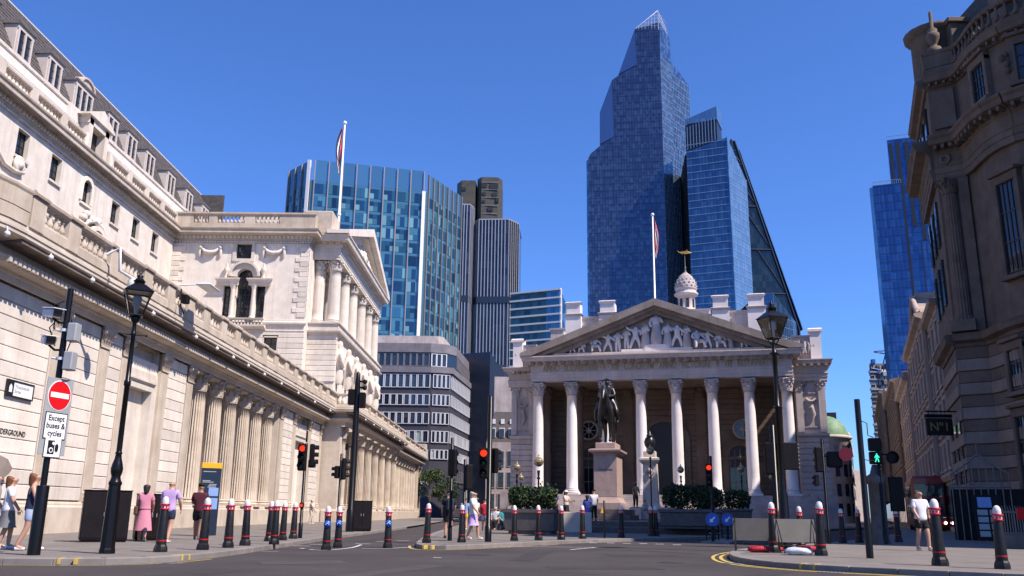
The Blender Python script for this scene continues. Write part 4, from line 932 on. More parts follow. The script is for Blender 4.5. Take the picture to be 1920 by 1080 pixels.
# inner wall of the portico with coursed stone, arches and doors
YI=7.2
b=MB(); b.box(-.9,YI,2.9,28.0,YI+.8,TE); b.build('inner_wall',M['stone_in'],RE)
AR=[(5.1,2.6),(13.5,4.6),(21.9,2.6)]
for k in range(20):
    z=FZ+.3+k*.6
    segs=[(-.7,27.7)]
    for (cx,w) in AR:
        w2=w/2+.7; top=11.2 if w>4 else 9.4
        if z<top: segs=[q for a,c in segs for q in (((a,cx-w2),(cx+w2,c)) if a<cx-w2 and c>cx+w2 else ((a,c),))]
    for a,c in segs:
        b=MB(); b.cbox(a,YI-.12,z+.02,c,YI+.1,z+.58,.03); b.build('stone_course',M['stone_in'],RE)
for cx,w in AR:
    zs=9.2 if w>4 else 7.4
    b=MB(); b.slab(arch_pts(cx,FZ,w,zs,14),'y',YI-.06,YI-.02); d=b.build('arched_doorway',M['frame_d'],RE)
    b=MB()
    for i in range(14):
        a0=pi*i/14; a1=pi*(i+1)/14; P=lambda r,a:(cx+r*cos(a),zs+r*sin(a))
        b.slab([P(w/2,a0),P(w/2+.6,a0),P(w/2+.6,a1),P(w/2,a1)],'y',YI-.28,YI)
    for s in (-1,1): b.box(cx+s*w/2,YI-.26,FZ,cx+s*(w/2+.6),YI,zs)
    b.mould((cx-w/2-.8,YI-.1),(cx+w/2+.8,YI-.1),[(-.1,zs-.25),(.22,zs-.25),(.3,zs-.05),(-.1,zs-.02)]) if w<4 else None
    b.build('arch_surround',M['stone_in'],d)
# tall glazed side doors and wheel window
for cx in (5.1,21.9):
    b=MB(); b.box(cx-1.2,YI-.1,FZ,cx+1.2,YI-.05,6.2); p=b.build('door',M['win'],RE)
    b=MB()
    for q in (-1.2,-.62,-.03,.56,1.14): b.box(cx+q,YI-.16,FZ,cx+q+.07,YI-.1,8.3)
    for z in (4.6,6.2,7.4): b.box(cx-1.2,YI-.165,z,cx+1.2,YI-.1,z+.08)
    b.build('door_frame',M['stone_dk'],p)
for cx in (4.6,22.4):
    b=MB(); b.m=Matrix.Translation((cx,YI-.12,10.6))@Matrix.Rotation(pi/2,4,'X'); b.lathe([(.95,0),(1.15,.02),(1.2,.2),(1.05,.26),(.95,.2),(.95,0)],20,caps=False); b.lathe([(.02,.02),(.32,.02),(.32,.16),(.02,.18)],12)
    for i in range(8):
        a=pi*i/4; b.tube([(.3*cos(a),.3*sin(a),.08),(.98*cos(a),.98*sin(a),.08)],.05,5)
    b.m=None; wr=b.build('wheel_window',SG,RE)
    b=MB(); b.m=Matrix.Translation((cx,YI-.13,10.6))@Matrix.Rotation(pi/2,4,'X'); b.lathe([(.001,.0),(.98,.005)],20); b.build('pane',M['win'],wr)
for x in (9.3,17.7):
    b=MB(); b.cbox(x-.6,YI-.3,FZ,x+.6,YI,TE-1.2,.03); b.build('inner_pilaster',M['stone_in'],RE)
    put(corinthian(.55,1.2).mesh('inner_capital'),'capital',M['stone_in'],RE,(x,YI-.1,TE-1.25))
# wings left and right
for xa_,xb_ in ((-3.7,-.9),(28.0,31.1)):
    b=MB(); b.box(xa_,2.3,0,xb_,10,15.2); b.build('wing_wall',SR,RE)
    for k in range(13):
        z=1.2+k*.62
        b=MB(); b.cbox(xa_-.02,2.12,z+.02,xb_+.02,2.4,z+.60,.03); b.build('stone_course',SR,RE)
    b=MB(); b.mould((xa_-.1,2.2),(xb_+.1,2.2),[(-.1,9.2),(.25,9.25),(.38,9.4),(.38,9.6),(-.1,9.65)],0,0); b.build('wing_string',SR,RE)
    b=MB(); xm=(xa_+xb_)/2; wx=(xb_-xa_)
    b.box(xa_+.05,2.0,9.7,xa_+wx*.24,2.4,15.0); b.box(xb_-wx*.24,2.0,9.7,xb_-.05,2.4,15.0); b.build('wing_pilaster',SR,RE)
    b=MB(); b.box(xm-.85,2.18,10.2,xm+.85,2.3,14.0); b.box(xm-.85,2.1,10.2,xm-.7,2.3,14); b.box(xm+.7,2.1,10.2,xm+.85,2.3,14); b.box(xm-.7,2.1,10.2,xm+.7,2.3,10.35); b.box(xm-.7,2.1,13.85,xm+.7,2.3,14)
    b.tube([(xm-.5,2.1,13.3),(xm-.2,2.02,13.0),(xm+.2,2.02,13.0),(xm+.5,2.1,13.3)],.16,7); b.ball((xm,2.08,12.3),.3,8,6); b.tube([(xm,2.05,12.6),(xm+.2,2.0,11.6),(xm-.1,2.1,10.8)],[.2,.25,.1],7); b.build('carved_panel',SG,RE)
    for x in (xa_+.5,xb_-.5): put(CCR,'wing_capital',SR,RE,(x,2.5,14.0),sc=.8)
    WENT=[(-.3,15.2),(.3,15.2),(.3,15.6),(.36,15.62),(.36,15.95),(.44,16.0),(.3,16.05),(.3,16.65),(.4,16.75),(.45,16.9),(.8,17.0),(.84,17.25),(.95,17.4),(.95,17.5),(-.3,17.55)]
    b=MB(); b.mould((xa_,2.2),(xb_,2.2),WENT,1 if xa_<0 else 0,1 if xb_>20 else 0)
    if xb_>20: b.mould((xb_,2.2),(xb_,12),WENT,1,0)
    b.build('wing_entablature',SR,RE)
    b=MB(); dentil_row(b,(xa_,1.78),(xb_+.6,1.78),16.75,16.98,.5,.3,.35); b.build('wing_modillions',M['stone_rk'],RE,kind='stuff')
    px=xa_ if xa_<0 else xb_-1.15
    b=MB(); b.box(px+.0,2.6,17.5,px+1.15,4.0,20.6); b.mould((px-.05,2.6),(px+1.2,2.6),[(-1.3,20.6),(.06,20.62),(.16,20.75),(.16,21.0),(.04,21.12),(-1.3,21.12)],1,1); b.build('end_pier',SCo,RE)
    b=MB(); b.box(xa_,3.0,17.5,xb_,3.6,20.2); b.mould((xa_,3.0),(xb_,3.0),[(-.3,20.2),(.08,20.22),(.14,20.4),(-.3,20.45)]); b.build('attic_panel',SR,RE)
    b=MB()
    for k in range(7): b.tube([(xm-1.0+.3*k,2.85,18.4),(xm-1.0+.3*k+random.uniform(-.3,.3),2.7,19.2),(xm-1.0+.3*k+random.uniform(-.4,.4),2.8,19.9)],[.2,.14,.06],6)
    b.build('trophy_carving',SG,RE)
# main body and attic with paired piers
b=MB(); b.box(-3.6,10,0,31.0,60,17.4); b.box(-1,9.9,17.3,28,30,21.5); b.build('main_body',SR,RE)
def pier(x0,x1,y,z0,z1):
    b=MB(); b.box(x0+.12,y,z0,x1-.12,y+2.0,z1-1.85); q=(x1-x0)
    p=b.build('attic_pier',SCo,RE)
    b=MB(); b.mould((x0+.12,y),(x1-.12,y),[(-2,z1-1.9),(.04,z1-1.9),(.14,z1-1.78),(.2,z1-1.6),(.0,z1-1.52),(-2,z1-1.52)],1,1); b.build('pier_band',SR,p)
    b=MB(); b.box(x0+.25,y+.1,z1-1.52,x1-.25,y+1.8,z1-.35); b.build('pier_upper',SCo,p)
    b=MB(); b.mould((x0+.25,y+.1),(x1-.25,y+.1),[(-1.7,z1-.4),(.04,z1-.4),(.16,z1-.28),(.2,z1-.1),(.05,z1),(-1.7,z1)],1,1); b.build('pier_cap',SCo,p)
for x0,x1 in ((1.1,3.35),(5.4,7.75),(19.3,21.6),(23.5,25.85)): pier(x0,x1,10,17,27.15)
for a,c in ((3.1,5.6),(21.4,23.7)):
    b=MB(); b.box(a,10.8,17,c,12,24.9); b.mould((a,10.8),(c,10.8),[(-.5,24.9),(.06,24.9),(.14,25.1),(.16,25.3),(-.5,25.35)])
    b.build('attic_link',SR,RE)
    b=MB(); cx=(a+c)/2
    for i in range(8):
        a0=pi*i/8; a1=pi*(i+1)/8; P=lambda r,q:(cx+r*cos(q),22.2+r*sin(q))
        b.slab([P(.9,a0),P(1.15,a0),P(1.15,a1),P(.9,a1)],'y',10.6,10.9)
    b.build('attic_arch',SCo,RE)
for x0,x1 in ((-.35,1.3),(25.6,27.3)):
    b=MB(); b.box(x0,8.4,17,x1,10,23.1); b.mould((x0,8.4),(x1,8.4),[(-1,23.1),(.05,23.1),(.14,23.25),(.16,23.45),(-1,23.5)],1,1); b.build('low_pier',SR,RE)
    b=MB(); b.mould((x0,8.4),(x1,8.4),[(-1,21.4),(.05,21.4),(.14,21.55),(-1,21.6)],1,1); b.build('low_pier_band',SR,RE)
b=MB(); b.box(7.6,11.2,17,19.4,12.2,24.7); b.mould((7.6,11.2),(19.4,11.2),[(-.8,24.7),(.06,24.7),(.18,24.9),(.2,25.1),(-.8,25.15)]); b.build('attic_wall',SR,RE)
b=MB()
for k in range(9): x=8.1+1.35*k; b.cbox(x,11.0,23.4,x+.95,11.22,24.4,.04)
b.build('attic_panels',SG,RE)
# turret with dome and gilded vane
TX,TY=15.35,30.0
b=MB(); b.cbox(TX-3.4,TY-2.5,20,TX+3.4,TY+4,29.4,.1); b.mould((TX-3.4,TY-2.5),(TX+3.4,TY-2.5),[(-.5,29.3),(.1,29.3),(.25,29.5),(-.5,29.6)],1,1); b.build('turret_base',SR,RE)
b=MB(); b.lathe([(1.35,29.4),(1.35,29.7),(1.25,29.75),(1.25,31.9),(1.4,32.0),(1.7,32.15),(1.75,32.4),(1.5,32.5),(1.5,32.9),(1.62,33.0),(1.62,33.2)],24,TX,TY); tu=b.build('turret',SR,RE)
for i in range(8):
    a=2*pi*i/8+.2; b=MB(); b.m=Matrix.Translation((TX,TY,0))@Matrix.Rotation(a,4,'Z'); b.box(1.2,-.22,30.2,1.27,.22,31.5); b.build('turret_opening',M['frame_d'],tu)
b=MB(); b.lathe([(1.5,33.2),(1.5,33.6),(1.38,34.1),(1.15,34.7),(.8,35.2),(.4,35.5),(.3,35.6)],24,TX,TY)
for r in range(4):
    for i in range(14):
        z=33.45+.48*r; q=[1.52,1.44,1.22,.88][r]; a=2*pi*(i+.5*(r%2))/14; b.ball((TX+q*cos(a),TY+q*sin(a),z),.17,6,4)
b.build('dome',SG,RE)
b=MB(); b.lathe([(.32,35.6),(.16,35.85),(.1,36.2),(.16,36.5),(.05,36.6),(.05,38.6)],10,TX,TY); b.build('vane_stem',M['bronze_g'],RE)
b=MB(); b.tube([(TX-.9,TY,38.85),(TX-.5,TY,38.8),(TX+.1,TY,38.75),(TX+.7,TY,38.7),(TX+1.05,TY,38.65)],[.04,.15,.22,.14,.03],8); b.tube([(TX,TY,38.8),(TX+.35,TY,39.15),(TX+.75,TY,38.55)],.05,6); b.tube([(TX-.85,TY,38.9),(TX-1.05,TY,39.1)],.03,5); b.tube([(TX-.3,TY,38.75),(TX-.35,TY,38.45)],.04,5); b.build('grasshopper_vane',M['gold'],RE)

def union_flag(name,label,pole_top,pole_base,r,drop=3.0,side=-1,loc=(0,0,0)):
    """white flagpole with a limp flag hanging in folds"""
    f=thing(name,label,'flagpole',(pole_base[0],pole_base[1],pole_base[2]))
    h=pole_top-pole_base[2]
    b=MB(); b.lathe([(r*1.5,0),(r*1.5,.15),(r,.2),(r*.7,h),(r*.2,h+.02)],10); b.build('pole',M['white'],f)
    b=MB(); b.ball((0,0,h+r*1.4),r*1.8,8,6); b.lathe([(r*1.6,h*.18),(r*1.6,h*.2)],10); b.build('truck',M['white'],f)
    n=14
    def fold(col,o0,o1,nm):
        b=MB(); vs=[]; fs=[]
        for i in range(n+1):
            t=i/n; z=h-.35-t*drop
            for o in (o0,o1):
                x=side*(r+.03+o*(.55*sin(pi*min(1,t*1.05))+.12)+.05*sin(t*9+o*6)); y=.10*sin(o*16+t*3)
                vs.append((x,y,z-.25*o*sin(t*pi)))
        for i in range(n): fs.append((2*i,2*i+1,2*i+3,2*i+2))
        b.add(vs,fs,True); vs2=[(x,y+.015,z) for x,y,z in vs]; b.add(vs2,[q[::-1] for q in fs],True); b.build(nm,col,f)
    cols=[CL['navy'],M['signred'],M['signwhite'],CL['navy'],M['signwhite'],M['signred'],M['signwhite'],CL['navy']]
    # folded union flag: bands of blue, white and red
    for k,c in enumerate(cols): fold(c,k/8,(k+1)/8,'flag_fold')
    return f
def w_re(x,y,z):
    p=Matrix.Rotation(RZ,4,'Z')@Vector((x,y,z)); return (p.x+2.25,p.y+100,p.z)
union_flag('flagpole','white flagpole with limp flag above the sculpted pediment',36.2,w_re(13.0,5,23.0),.12,5.0,1)
union_flag('flagpole','white flagpole with limp flag on the pale stone bank roof',42.5,(-19.6,90,29.5),.13,5.5,-1)

# ------------------------------------------------------------------ office blocks and towers behind
def cellglass(name, c0, c1, cell, metal=.6, rough=.06, lit=None, wav=.05):
    """curtain-wall glass whose panels (cell = size in metres) differ a little, as blinds and tints do"""
    m,n,b=new_mat(name); N=n.nodes.new; L=n.links.new
    g=N('ShaderNodeNewGeometry'); mp=N('ShaderNodeVectorMath'); mp.operation='DIVIDE'; mp.inputs[1].default_value=cell; L(g.outputs['Position'],mp.inputs[0])
    fl=N('ShaderNodeVectorMath'); fl.operation='FLOOR'; L(mp.outputs[0],fl.inputs[0])
    wn=N('ShaderNodeTexWhiteNoise'); wn.noise_dimensions='3D'; L(fl.outputs[0],wn.inputs['Vector'])
    r=N('ShaderNodeValToRGB'); r.color_ramp.elements[0].color=(*c0,1); r.color_ramp.elements[1].color=(*c1,1); L(wn.outputs['Value'],r.inputs[0])
    r.color_ramp.elements[0].position=.35; r.color_ramp.elements[1].position=1.0
    L(r.outputs[0],b.inputs['Base Color']); b.inputs['Metallic'].default_value=metal; b.inputs['Roughness'].default_value=rough; b.inputs['Specular IOR Level'].default_value=.8
    if wav>0:
        # each panel sits at a very slightly different angle
        sub=N('ShaderNodeVectorMath'); sub.operation='SUBTRACT'; L(wn.outputs['Color'],sub.inputs[0]); sub.inputs[1].default_value=(.5,.5,.5)
        sc=N('ShaderNodeVectorMath'); sc.operation='SCALE'; L(sub.outputs[0],sc.inputs[0]); sc.inputs['Scale'].default_value=wav
        ad=N('ShaderNodeVectorMath'); ad.operation='ADD'; L(g.outputs['Normal'],ad.inputs[0]); L(sc.outputs[0],ad.inputs[1])
        nr=N('ShaderNodeVectorMath'); nr.operation='NORMALIZE'; L(ad.outputs[0],nr.inputs[0]); L(nr.outputs[0],b.inputs['Normal'])
    return m
G={}
G['se']=[glassy('teal_glass',(0.04,0.135,0.19),.05,.5,rnd=.35),glassy('pale_blind_glass',(0.16,0.32,0.34),.15,.2,rnd=.25),glassy('blue_glass',(0.025,0.075,0.135),.04,.6,rnd=.35),glassy('mid_teal_glass',(0.07,0.20,0.25),.08,.35,rnd=.3)]
G['se_sp']=glassy('spandrel_glass',(0.075,0.20,0.26),.1,.35)
G['se_top']=glassy('screen_glass',(0.09,0.22,0.32),.06,.55,rnd=.15)
M['fin']=plain('bronze_fin',(0.30,0.26,0.25),.4,.3)
M['fin_w']=plain('white_fin',(0.72,0.70,0.70),.4)
M['mull_d']=plain('dark_mullion',(0.025,0.035,0.06),.35,.3)
M['mull_b']=plain('blue_mullion',(0.03,0.045,0.085),.35,.5)
M['mull_l']=plain('pale_mullion',(0.28,0.36,0.46),.4,.4)
def frame2(p0,p1):
    p0=Vector(p0);p1=Vector(p1); d=p1-p0; L=d.length; return p0,d/L,L,atan2(d.y,d.x)
def curtain(root,p0,p1,z0,z1,nb,nf,mats,weights,fin=None,fin_w=.22,fin_d=.45,fin_top=None,sub=3,mull=None,spand=.22):
    """panes for every bay of every floor on a wall from p0 to p1 (outside on the right), with fins on the bay lines"""
    a,d,L,ang=frame2(p0,p1); o=Vector((d.y,-d.x)); bw=L/nb; fh=(z1-z0)/nf
    pm={}
    for i in range(14):                       # a stock of bays whose lights differ as blinds are drawn
        b=MB(); h=fh*(1-spand); idx=[]
        for k in range(sub):
            w=bw-.16; x0=-w/2+w*k/sub+.03; x1=-w/2+w*(k+1)/sub-.03; hz=h*random.choice((1,1,1,.55)); mi=random.choices(range(len(mats)),weights)[0]; m2=random.choices(range(len(mats)),weights)[0]
            b.box(x0,-.06,0,x1,.08,hz-.06); idx+=[mi]*6
            if hz<h: b.box(x0,-.06,hz,x1,.08,h-.06); idx+=[m2]*6
        me=b.mesh('pane'); [me.materials.append(mt) for mt in mats]; me.polygons.foreach_set('material_index',idx); pm[i]=me
    for f in range(nf):
        for i in range(nb):
            c=a+d*(bw*(i+.5))+o*.02; k=random.randrange(14)
            put(pm[k],'pane',None,root,(c.x,c.y,z0+f*fh+fh*spand),rz=ang)
    if fin:
        zt=fin_top or z1
        b=MB(); b.box(-fin_w/2,-fin_d,0,fin_w/2,.1,zt-z0); me=b.mesh('fin'); me.materials.append(fin)
        for i in range(nb+1):
            c=a+d*(bw*i); put(me,'fin',None,root,(c.x,c.y,z0),rz=ang)
def grid(root,p0,p1,z0,z1,dx,dz,mat,w=.12,out=.12,wz=None,name='mullions',ztop=None):
    a,d,L,ang=frame2(p0,p1); o=Vector((d.y,-d.x)); b=MB(); n=max(1,round(L/dx)); m=max(1,round((z1-z0)/dz)); wz=wz or w
    if dx<1e4:
        for i in range(n+1):
            c=a+d*(L*i/n)+o*(out/2); h=(ztop(i/n) if ztop else z1); b.obox((c.x,c.y,z0),w,out,h-z0,ang)
    if dz<1e4:
        for k in range(m+1):
            z=z0+(z1-z0)*k/m; t0,t1=0,1
            if ztop:
                ok=[j/200 for j in range(201) if ztop(j/200)>=z]
                if not ok: continue
                t0,t1=ok[0],ok[-1]
            c=a+d*(L*(t0+t1)/2)+o*(out/2-.01); b.obox((c.x,c.y,z-wz/2),L*(t1-t0),out,wz,ang)
    return b.build(name,mat,root,kind='stuff')

# 1. teal curtain-wall tower behind the bank portico
S1=thing('office_tower','teal glass curtain-wall tower with pale corner fins behind the bank portico','tower',(-45,245,0),local=False)
A,B1,B2,C1,D0,D1=(-69.4,247.1),(-61.6,239.1),(-59.7,238.4),(-28.9,246.5),(-27.9,249.0),(-19.2,267.7)
b=MB(); b.prism([A,B1,B2,C1,D0,D1,(-30,290),(-66,284)],0,93.6); b.build('core',G['se_sp'],S1)
for p0,p1,nb in ((A,B1,3),(B2,C1,8),(D0,D1,7)):
    curtain(S1,p0,p1,42,92.6,nb,13,G['se'],(4,2,5,3),fin=M['fin'],fin_w=.3,fin_d=.5,fin_top=99.6,sub=3)
    a,d,L,ang=frame2(p0,p1); bw=L/nb
    me=MB(); me.box(-bw/2+.2,-.02,0,bw/2-.2,.06,6.6); me=me.mesh('screen_pane'); me.materials.append(G['se_top'])
    for i in range(nb):
        c=a+d*(bw*(i+.5)); put(me,'screen_pane',None,S1,(c.x,c.y,93.2),rz=ang)
b=MB(); b.prism([(B1[0]-.5,B1[1]-.7),(B1[0]+.4,B1[1]-.9),(B1[0]+.5,B1[1]),(B1[0]-.4,B1[1]+.2)],40,99.8); b.build('corner_fin',M['fin_w'],S1)
b=MB(); b.prism([(C1[0]-.3,C1[1]-.9),(C1[0]+.65,C1[1]-.6),(C1[0]+.5,C1[1]+.4),(C1[0]-.3,C1[1]+.1)],40,93.2); b.build('corner_fin',M['fin_w'],S1)
b=MB(); b.box(-56,243,93.6,-52,247,96.3); b.box(-46,245,93.6,-41,249,96.0); b.box(-36,247,93.6,-32.5,250,95.8); b.build('roof_plant',M['frame_w'],S1)

# 2. dark ribbed tower
M['rib']=plain('steel_rib',(0.42,0.41,0.43),.35,.4)
G['t42']=cellglass('bronze_glass',(0.02,0.022,0.03),(0.05,0.055,0.07),(3,3,4),.35,.1)
M['capdk']=mottled('crown_cladding',(0.05,0.046,0.033),(0.085,0.08,0.06),.3,.5,0,1,rnd=.1)
S2=thing('ribbed_tower','dark tower with closely spaced pale vertical ribs and a brown crown','tower',(-15,475,0),local=False)
def lobe(cx,cy,rx,ry,z,rot,n=6,name='lobe'):
    pts=[]
    for sx,sy in ((-1,-.55),(-.62,-1),(.62,-1),(1,-.55),(1,1),(-1,1)):
        x,y=sx*rx,sy*ry; pts.append((cx+x*cos(rot)-y*sin(rot),cy+x*sin(rot)+y*cos(rot)))
    b=MB(); b.prism(pts,0,z); b.build(name,G['t42'],S2)
    for q in range(3):
        a,d,L,ang=frame2(pts[q],pts[q+1]); k=max(2,round(L/1.75)); o=Vector((d.y,-d.x))
        me=MB(); me.box(-.22,-.5,0,.22,.05,z); me=me.mesh('rib'); me.materials.append(M['rib'])
        for i in range(k+(q==2)):
            c=a+d*(L*i/k)+o*.05; put(me,'rib',None,S2,(c.x,c.y,0),rz=ang)
    b=MB(); b.prism([(cx+(x-cx)*1.015,cy+(y-cy)*1.015) for x,y in pts],z-.05,z+.6); b.build('roof_rim',M['rib'],S2)
    for zz in (68,112):
        b=MB(); b.prism([(cx+(x-cx)*1.05,cy+(y-cy)*1.05) for x,y in pts],zz,zz+3.6); b.build('plant_band',M['mull_d'],S2)
lobe(-13.8,486,13.3,18,160,-.06)
lobe(-31.8,478,5.2,12,168,.03)
b=MB()
for pts,z0,z1 in (([(-38.5,500),(-35.3,494),(-27,494),(-26,520),(-38.5,520)],150,193.5),([(-26,496),(-23.4,492),(-13.3,492.5),(-11.1,497),(-11.1,520),(-26,520)],150,195)): b.prism(pts,z0,z1)
cr=b.build('crown',M['capdk'],S2)
for x,z,w,h in ((-21.8,189.5,3,2.5),(-16,189,4.8,3),(-21.8,184.3,2.1,2),(-15.5,183.8,2.8,2.4),(-22.3,179.5,2.6,1.5),(-18,174.8,3.2,2.2),(-13.8,180.6,1.7,2.6),(-34,188,2.5,2)):
    b=MB(); b.box(x-w/2,491.7 if x>-25 else 493.6,z-h/2,x+w/2,492.7 if x>-25 else 494.5,z+h/2); b.build('louvre_opening',M['frame_d'],cr)
for z in (172,177,182,187,191.5):
    b=MB(); b.box(-23.4,491.85,z,-13.3,492.1,z+.35); b.build('panel_joint',M['fin'],cr)

# 3. white-banded glass block
G['wb']=cellglass('green_glass',(0.015,0.06,0.07),(0.05,0.13,0.15),(2,2,3.6),.4,.06)
G['wb2']=cellglass('blue_band_glass',(0.04,0.14,0.24),(0.09,0.24,0.36),(2,2,3.6),.5,.06)
S3=thing('banded_office','dark green glass office block with white horizontal bands beside the ribbed tower','office',(8,390,0),local=False)
q0,q1=(-4,392),(18.2,382)
b=MB(); b.prism([q0,q1,(24,420),(0,425)],0,98.2); b.build('core',G['wb'],S3)
a,d,L,ang=frame2(q0,q1); b=MB(); b.obox(((a+d*(L*.86)).x,(a+d*(L*.86)).y-.25,40),L*.27,.6,57.8,ang); b.build('corner_bay',G['wb2'],S3)
for k in range(15):
    z=98.2-k*3.75
    b=MB(); c=a+d*(L/2); b.obox((c.x,c.y-.4,z-.25),L+.6,1.4,.75,ang); b.build('band',M['fin_w'],S3)
b=MB(); b.obox((q1[0]+.2,q1[1]-.4,40),.7,.8,58.4,ang); b.build('corner_post',M['fin_w'],S3)

# 4. stepped blue glass tower, the tallest
G['bl']=cellglass('deep_blue_glass',(0.055,0.080,0.14),(0.105,0.14,0.21),(1.6,1.6,2.0),.7,.05,wav=.012)
G['bl_f']=glassy('facet_glass',(0.10,0.16,0.28),.05,.75)
G['bl_r']=cellglass('lit_pale_blue_glass',(0.10,0.17,0.25),(0.26,0.38,0.48),(1.6,1.6,2.0),.8,.05,wav=.02)  # paler than the front glass: sunlight on the side face put into colour
S4=thing('stepped_tower','tallest deep blue glass tower stepping up to a lattice crown','tower',(65,455,0),local=False)
F0,F1=(36.5,452.5),(77.5,447)
def onF(x): t=(x-F0[0])/(F1[0]-F0[0]); return (x,F0[1]+t*(F1[1]-F0[1]))
a_,d_,L_,an_=frame2(F0,F1); K=L_/(F1[0]-F0[0])
def fx(x): return (x-F0[0])*K
FM=Matrix.Translation((F0[0],F0[1],0))@Matrix.Rotation(an_,4,'Z')
OUTL=[(37.0,0),(37.0,191),(38.2,193.5),(43.4,198),(43.6,218),(50.6,237.5),(54,240),(63.9,268.6),(77.5,272),(77.5,0)]
b=MB(); b.m=FM; b.slab([(fx(x),z) for x,z in OUTL],'y',0,30); b.build('main_shaft',G['bl'],S4)
b=MB(); b.m=FM; b.slab([(fx(x),z) for x,z in [(35.9,0),(35.9,190.5),(37.0,191),(37.0,0)]],'y',2,28); b.build('edge_facet',G['bl_r'],S4)
b=MB(); b.m=FM; b.slab([(fx(x),z) for x,z in [(43.65,199),(43.7,217.5),(50.5,236.5),(51.0,203)]],'y',-.35,1); b.build('slanted_facet',G['bl_f'],S4)
b=MB(); b.m=FM; b.slab([(fx(x),z) for x,z in [(54.5,241),(63.8,267.5),(64.3,246)]],'y',-.35,1); b.build('slanted_facet',G['bl_f'],S4)
b=MB(); b.prism([(F1[0]+.02,F1[1]+.04),(85.0,456.5),(86,490),(70,490)],0,lambda x,y:272-max(0,x-77.5)*.7); b.build('side_face',G['bl_r'],S4)
b=MB(); b.prism([(84.95,456.6),(98,472),(98,495),(80,495)],0,lambda x,y:253-(x-85)*.55); b.build('side_wing',G['bl_r'],S4)
def s4top(t):
    x=F0[0]+t*(F1[0]-F0[0]); zs=[z for (xa,za),(xb,zb) in zip(OUTL[1:8],OUTL[2:9]) if xa<=x<=xb for z in [za+(zb-za)*(x-xa)/max(1e-6,xb-xa)]]
    return (max(zs) if zs else 191)-.2
grid(S4,onF(37.1),F1,60,271,1.5,4.0,M['mull_b'],.12,.1,.2,ztop=lambda t:s4top((37.1-36.5)/41+t*(77.5-37.1)/41))
grid(S4,F1,(85.0,456.5),60,250,1.6,4.0,M['mull_l'],.16,.12,.24)
grid(S4,(85.0,456.5),(98,472),60,244.5,1.9,4.0,M['mull_l'],.16,.12,.24)
b=MB()     # raked lattice crown
zt=lambda q:268.8+(279.3-268.8)*q if q<=1 else 279.3-(q-1)*14
for i in range(8):
    q=i/7; x=64.2+q*12.6; y=onF(x)[1]; h=zt(q); b.tube([(x,y,268.4),(x,y,h)],.1,4)
    b.tube([(x,y,h),(x+4.5,y+8,h-1.2)],.07,4)
for k in range(5):
    q=.15+.2*k; zz=268.8+2.1*(k+.6); xs=64.2+12.6*(zz-268.8)/10.5; b.tube([(xs,onF(xs)[1],zz),(77,447,zz)],.11,4); b.tube([(77,447,zz),(83.4,456.8,zz-1.6)],.11,4)
for k in range(7):
    q=k/6; x,y=77+6.4*q,447+9.8*q; b.tube([(x,y,267),(x,y,279.2-7*q)],.12,4)
b.tube([(64.2,onF(64.2)[1],268.8),(76.8,447,279.3),(83.4,456.8,272.2)],.22,5); b.build('crown_lattice',M['frame_w'],S4,kind='stuff')

# 5. second blue tower with a plant box on top
G['b2']=cellglass('mid_blue_glass',(0.05,0.12,0.22),(0.10,0.19,0.30),(1.5,1.5,3.9),.65,.05,wav=.012)
G['b2r']=cellglass('light_blue_glass',(0.14,0.25,0.38),(0.22,0.35,0.48),(1.5,1.5,3.9),.55,.1,wav=.025)
M['dkadd']=mottled('added_dark_cladding',(0.008,0.009,0.012),(0.018,0.02,0.025),.4,.7,0,1,spec=.1)
S5=thing('glass_tower','blue glass tower with pale floor lines and a dark plant box on its roof','tower',(100,425,0),local=False)
h0,h1,h2=(86.0,427),(105.5,419),(119,436)
b=MB(); b.prism([h0,h1,(112,460),(90,462)],0,lambda x,y:184.5+(x-86)*.24); b.build('west_face',G['b2'],S5)
b=MB(); b.prism([(h1[0]+.05,h1[1]),h2,(120,462),(110,462)],0,lambda x,y:189.5-(x-105.5)*1.35); b.build('south_face',G['b2r'],S5)
b=MB(); b.prism([(85.4,428.2),(86.0,427.3),(90.0,462),(89.2,462)],0,183); b.build('added_dark_flank',M['dkadd'],S5)  # dark slab added so the stepped tower's side glass mirrors something dark
grid(S5,h0,h1,60,188,1e5,3.9,M['mull_l'],.18,.16,.3); grid(S5,h1,h2,60,172,1e5,3.9,M['mull_l'],.2,.16,.3)
grid(S5,h0,h1,60,186,1.6,1e5,M['mull_d'],.1,.1)
b=MB(); b.prism([(86.5,430),(101.5,423),(107,436),(92,450)],178,lambda x,y:200.5+(x-86.5)*.4); b.build('plant_box',M['mull_d'],S5)
b=MB(); b.prism([(86.3,429.6),(101.7,422.5),(107.4,436),(107,436.2),(101.6,422.9),(86.5,430)],201,lambda x,y:203.8+(x-86.5)*.3); b.build('parapet_glass',G['b2r'],S5)
for k in range(10):
    x=87.3+1.45*k; b=MB(); b.obox((x,429.5-(x-86.5)*.467,186+.24*(x-86)),.35,.3,13,-.44); b.build('louvre_post',M['mull_l'],S5)
b=MB(); b.tube([(h1[0],h1[1]-.1,60),(h1[0],h1[1]-.1,189.4)],.35,6); b.build('corner_trim',G['b2r'],S5)

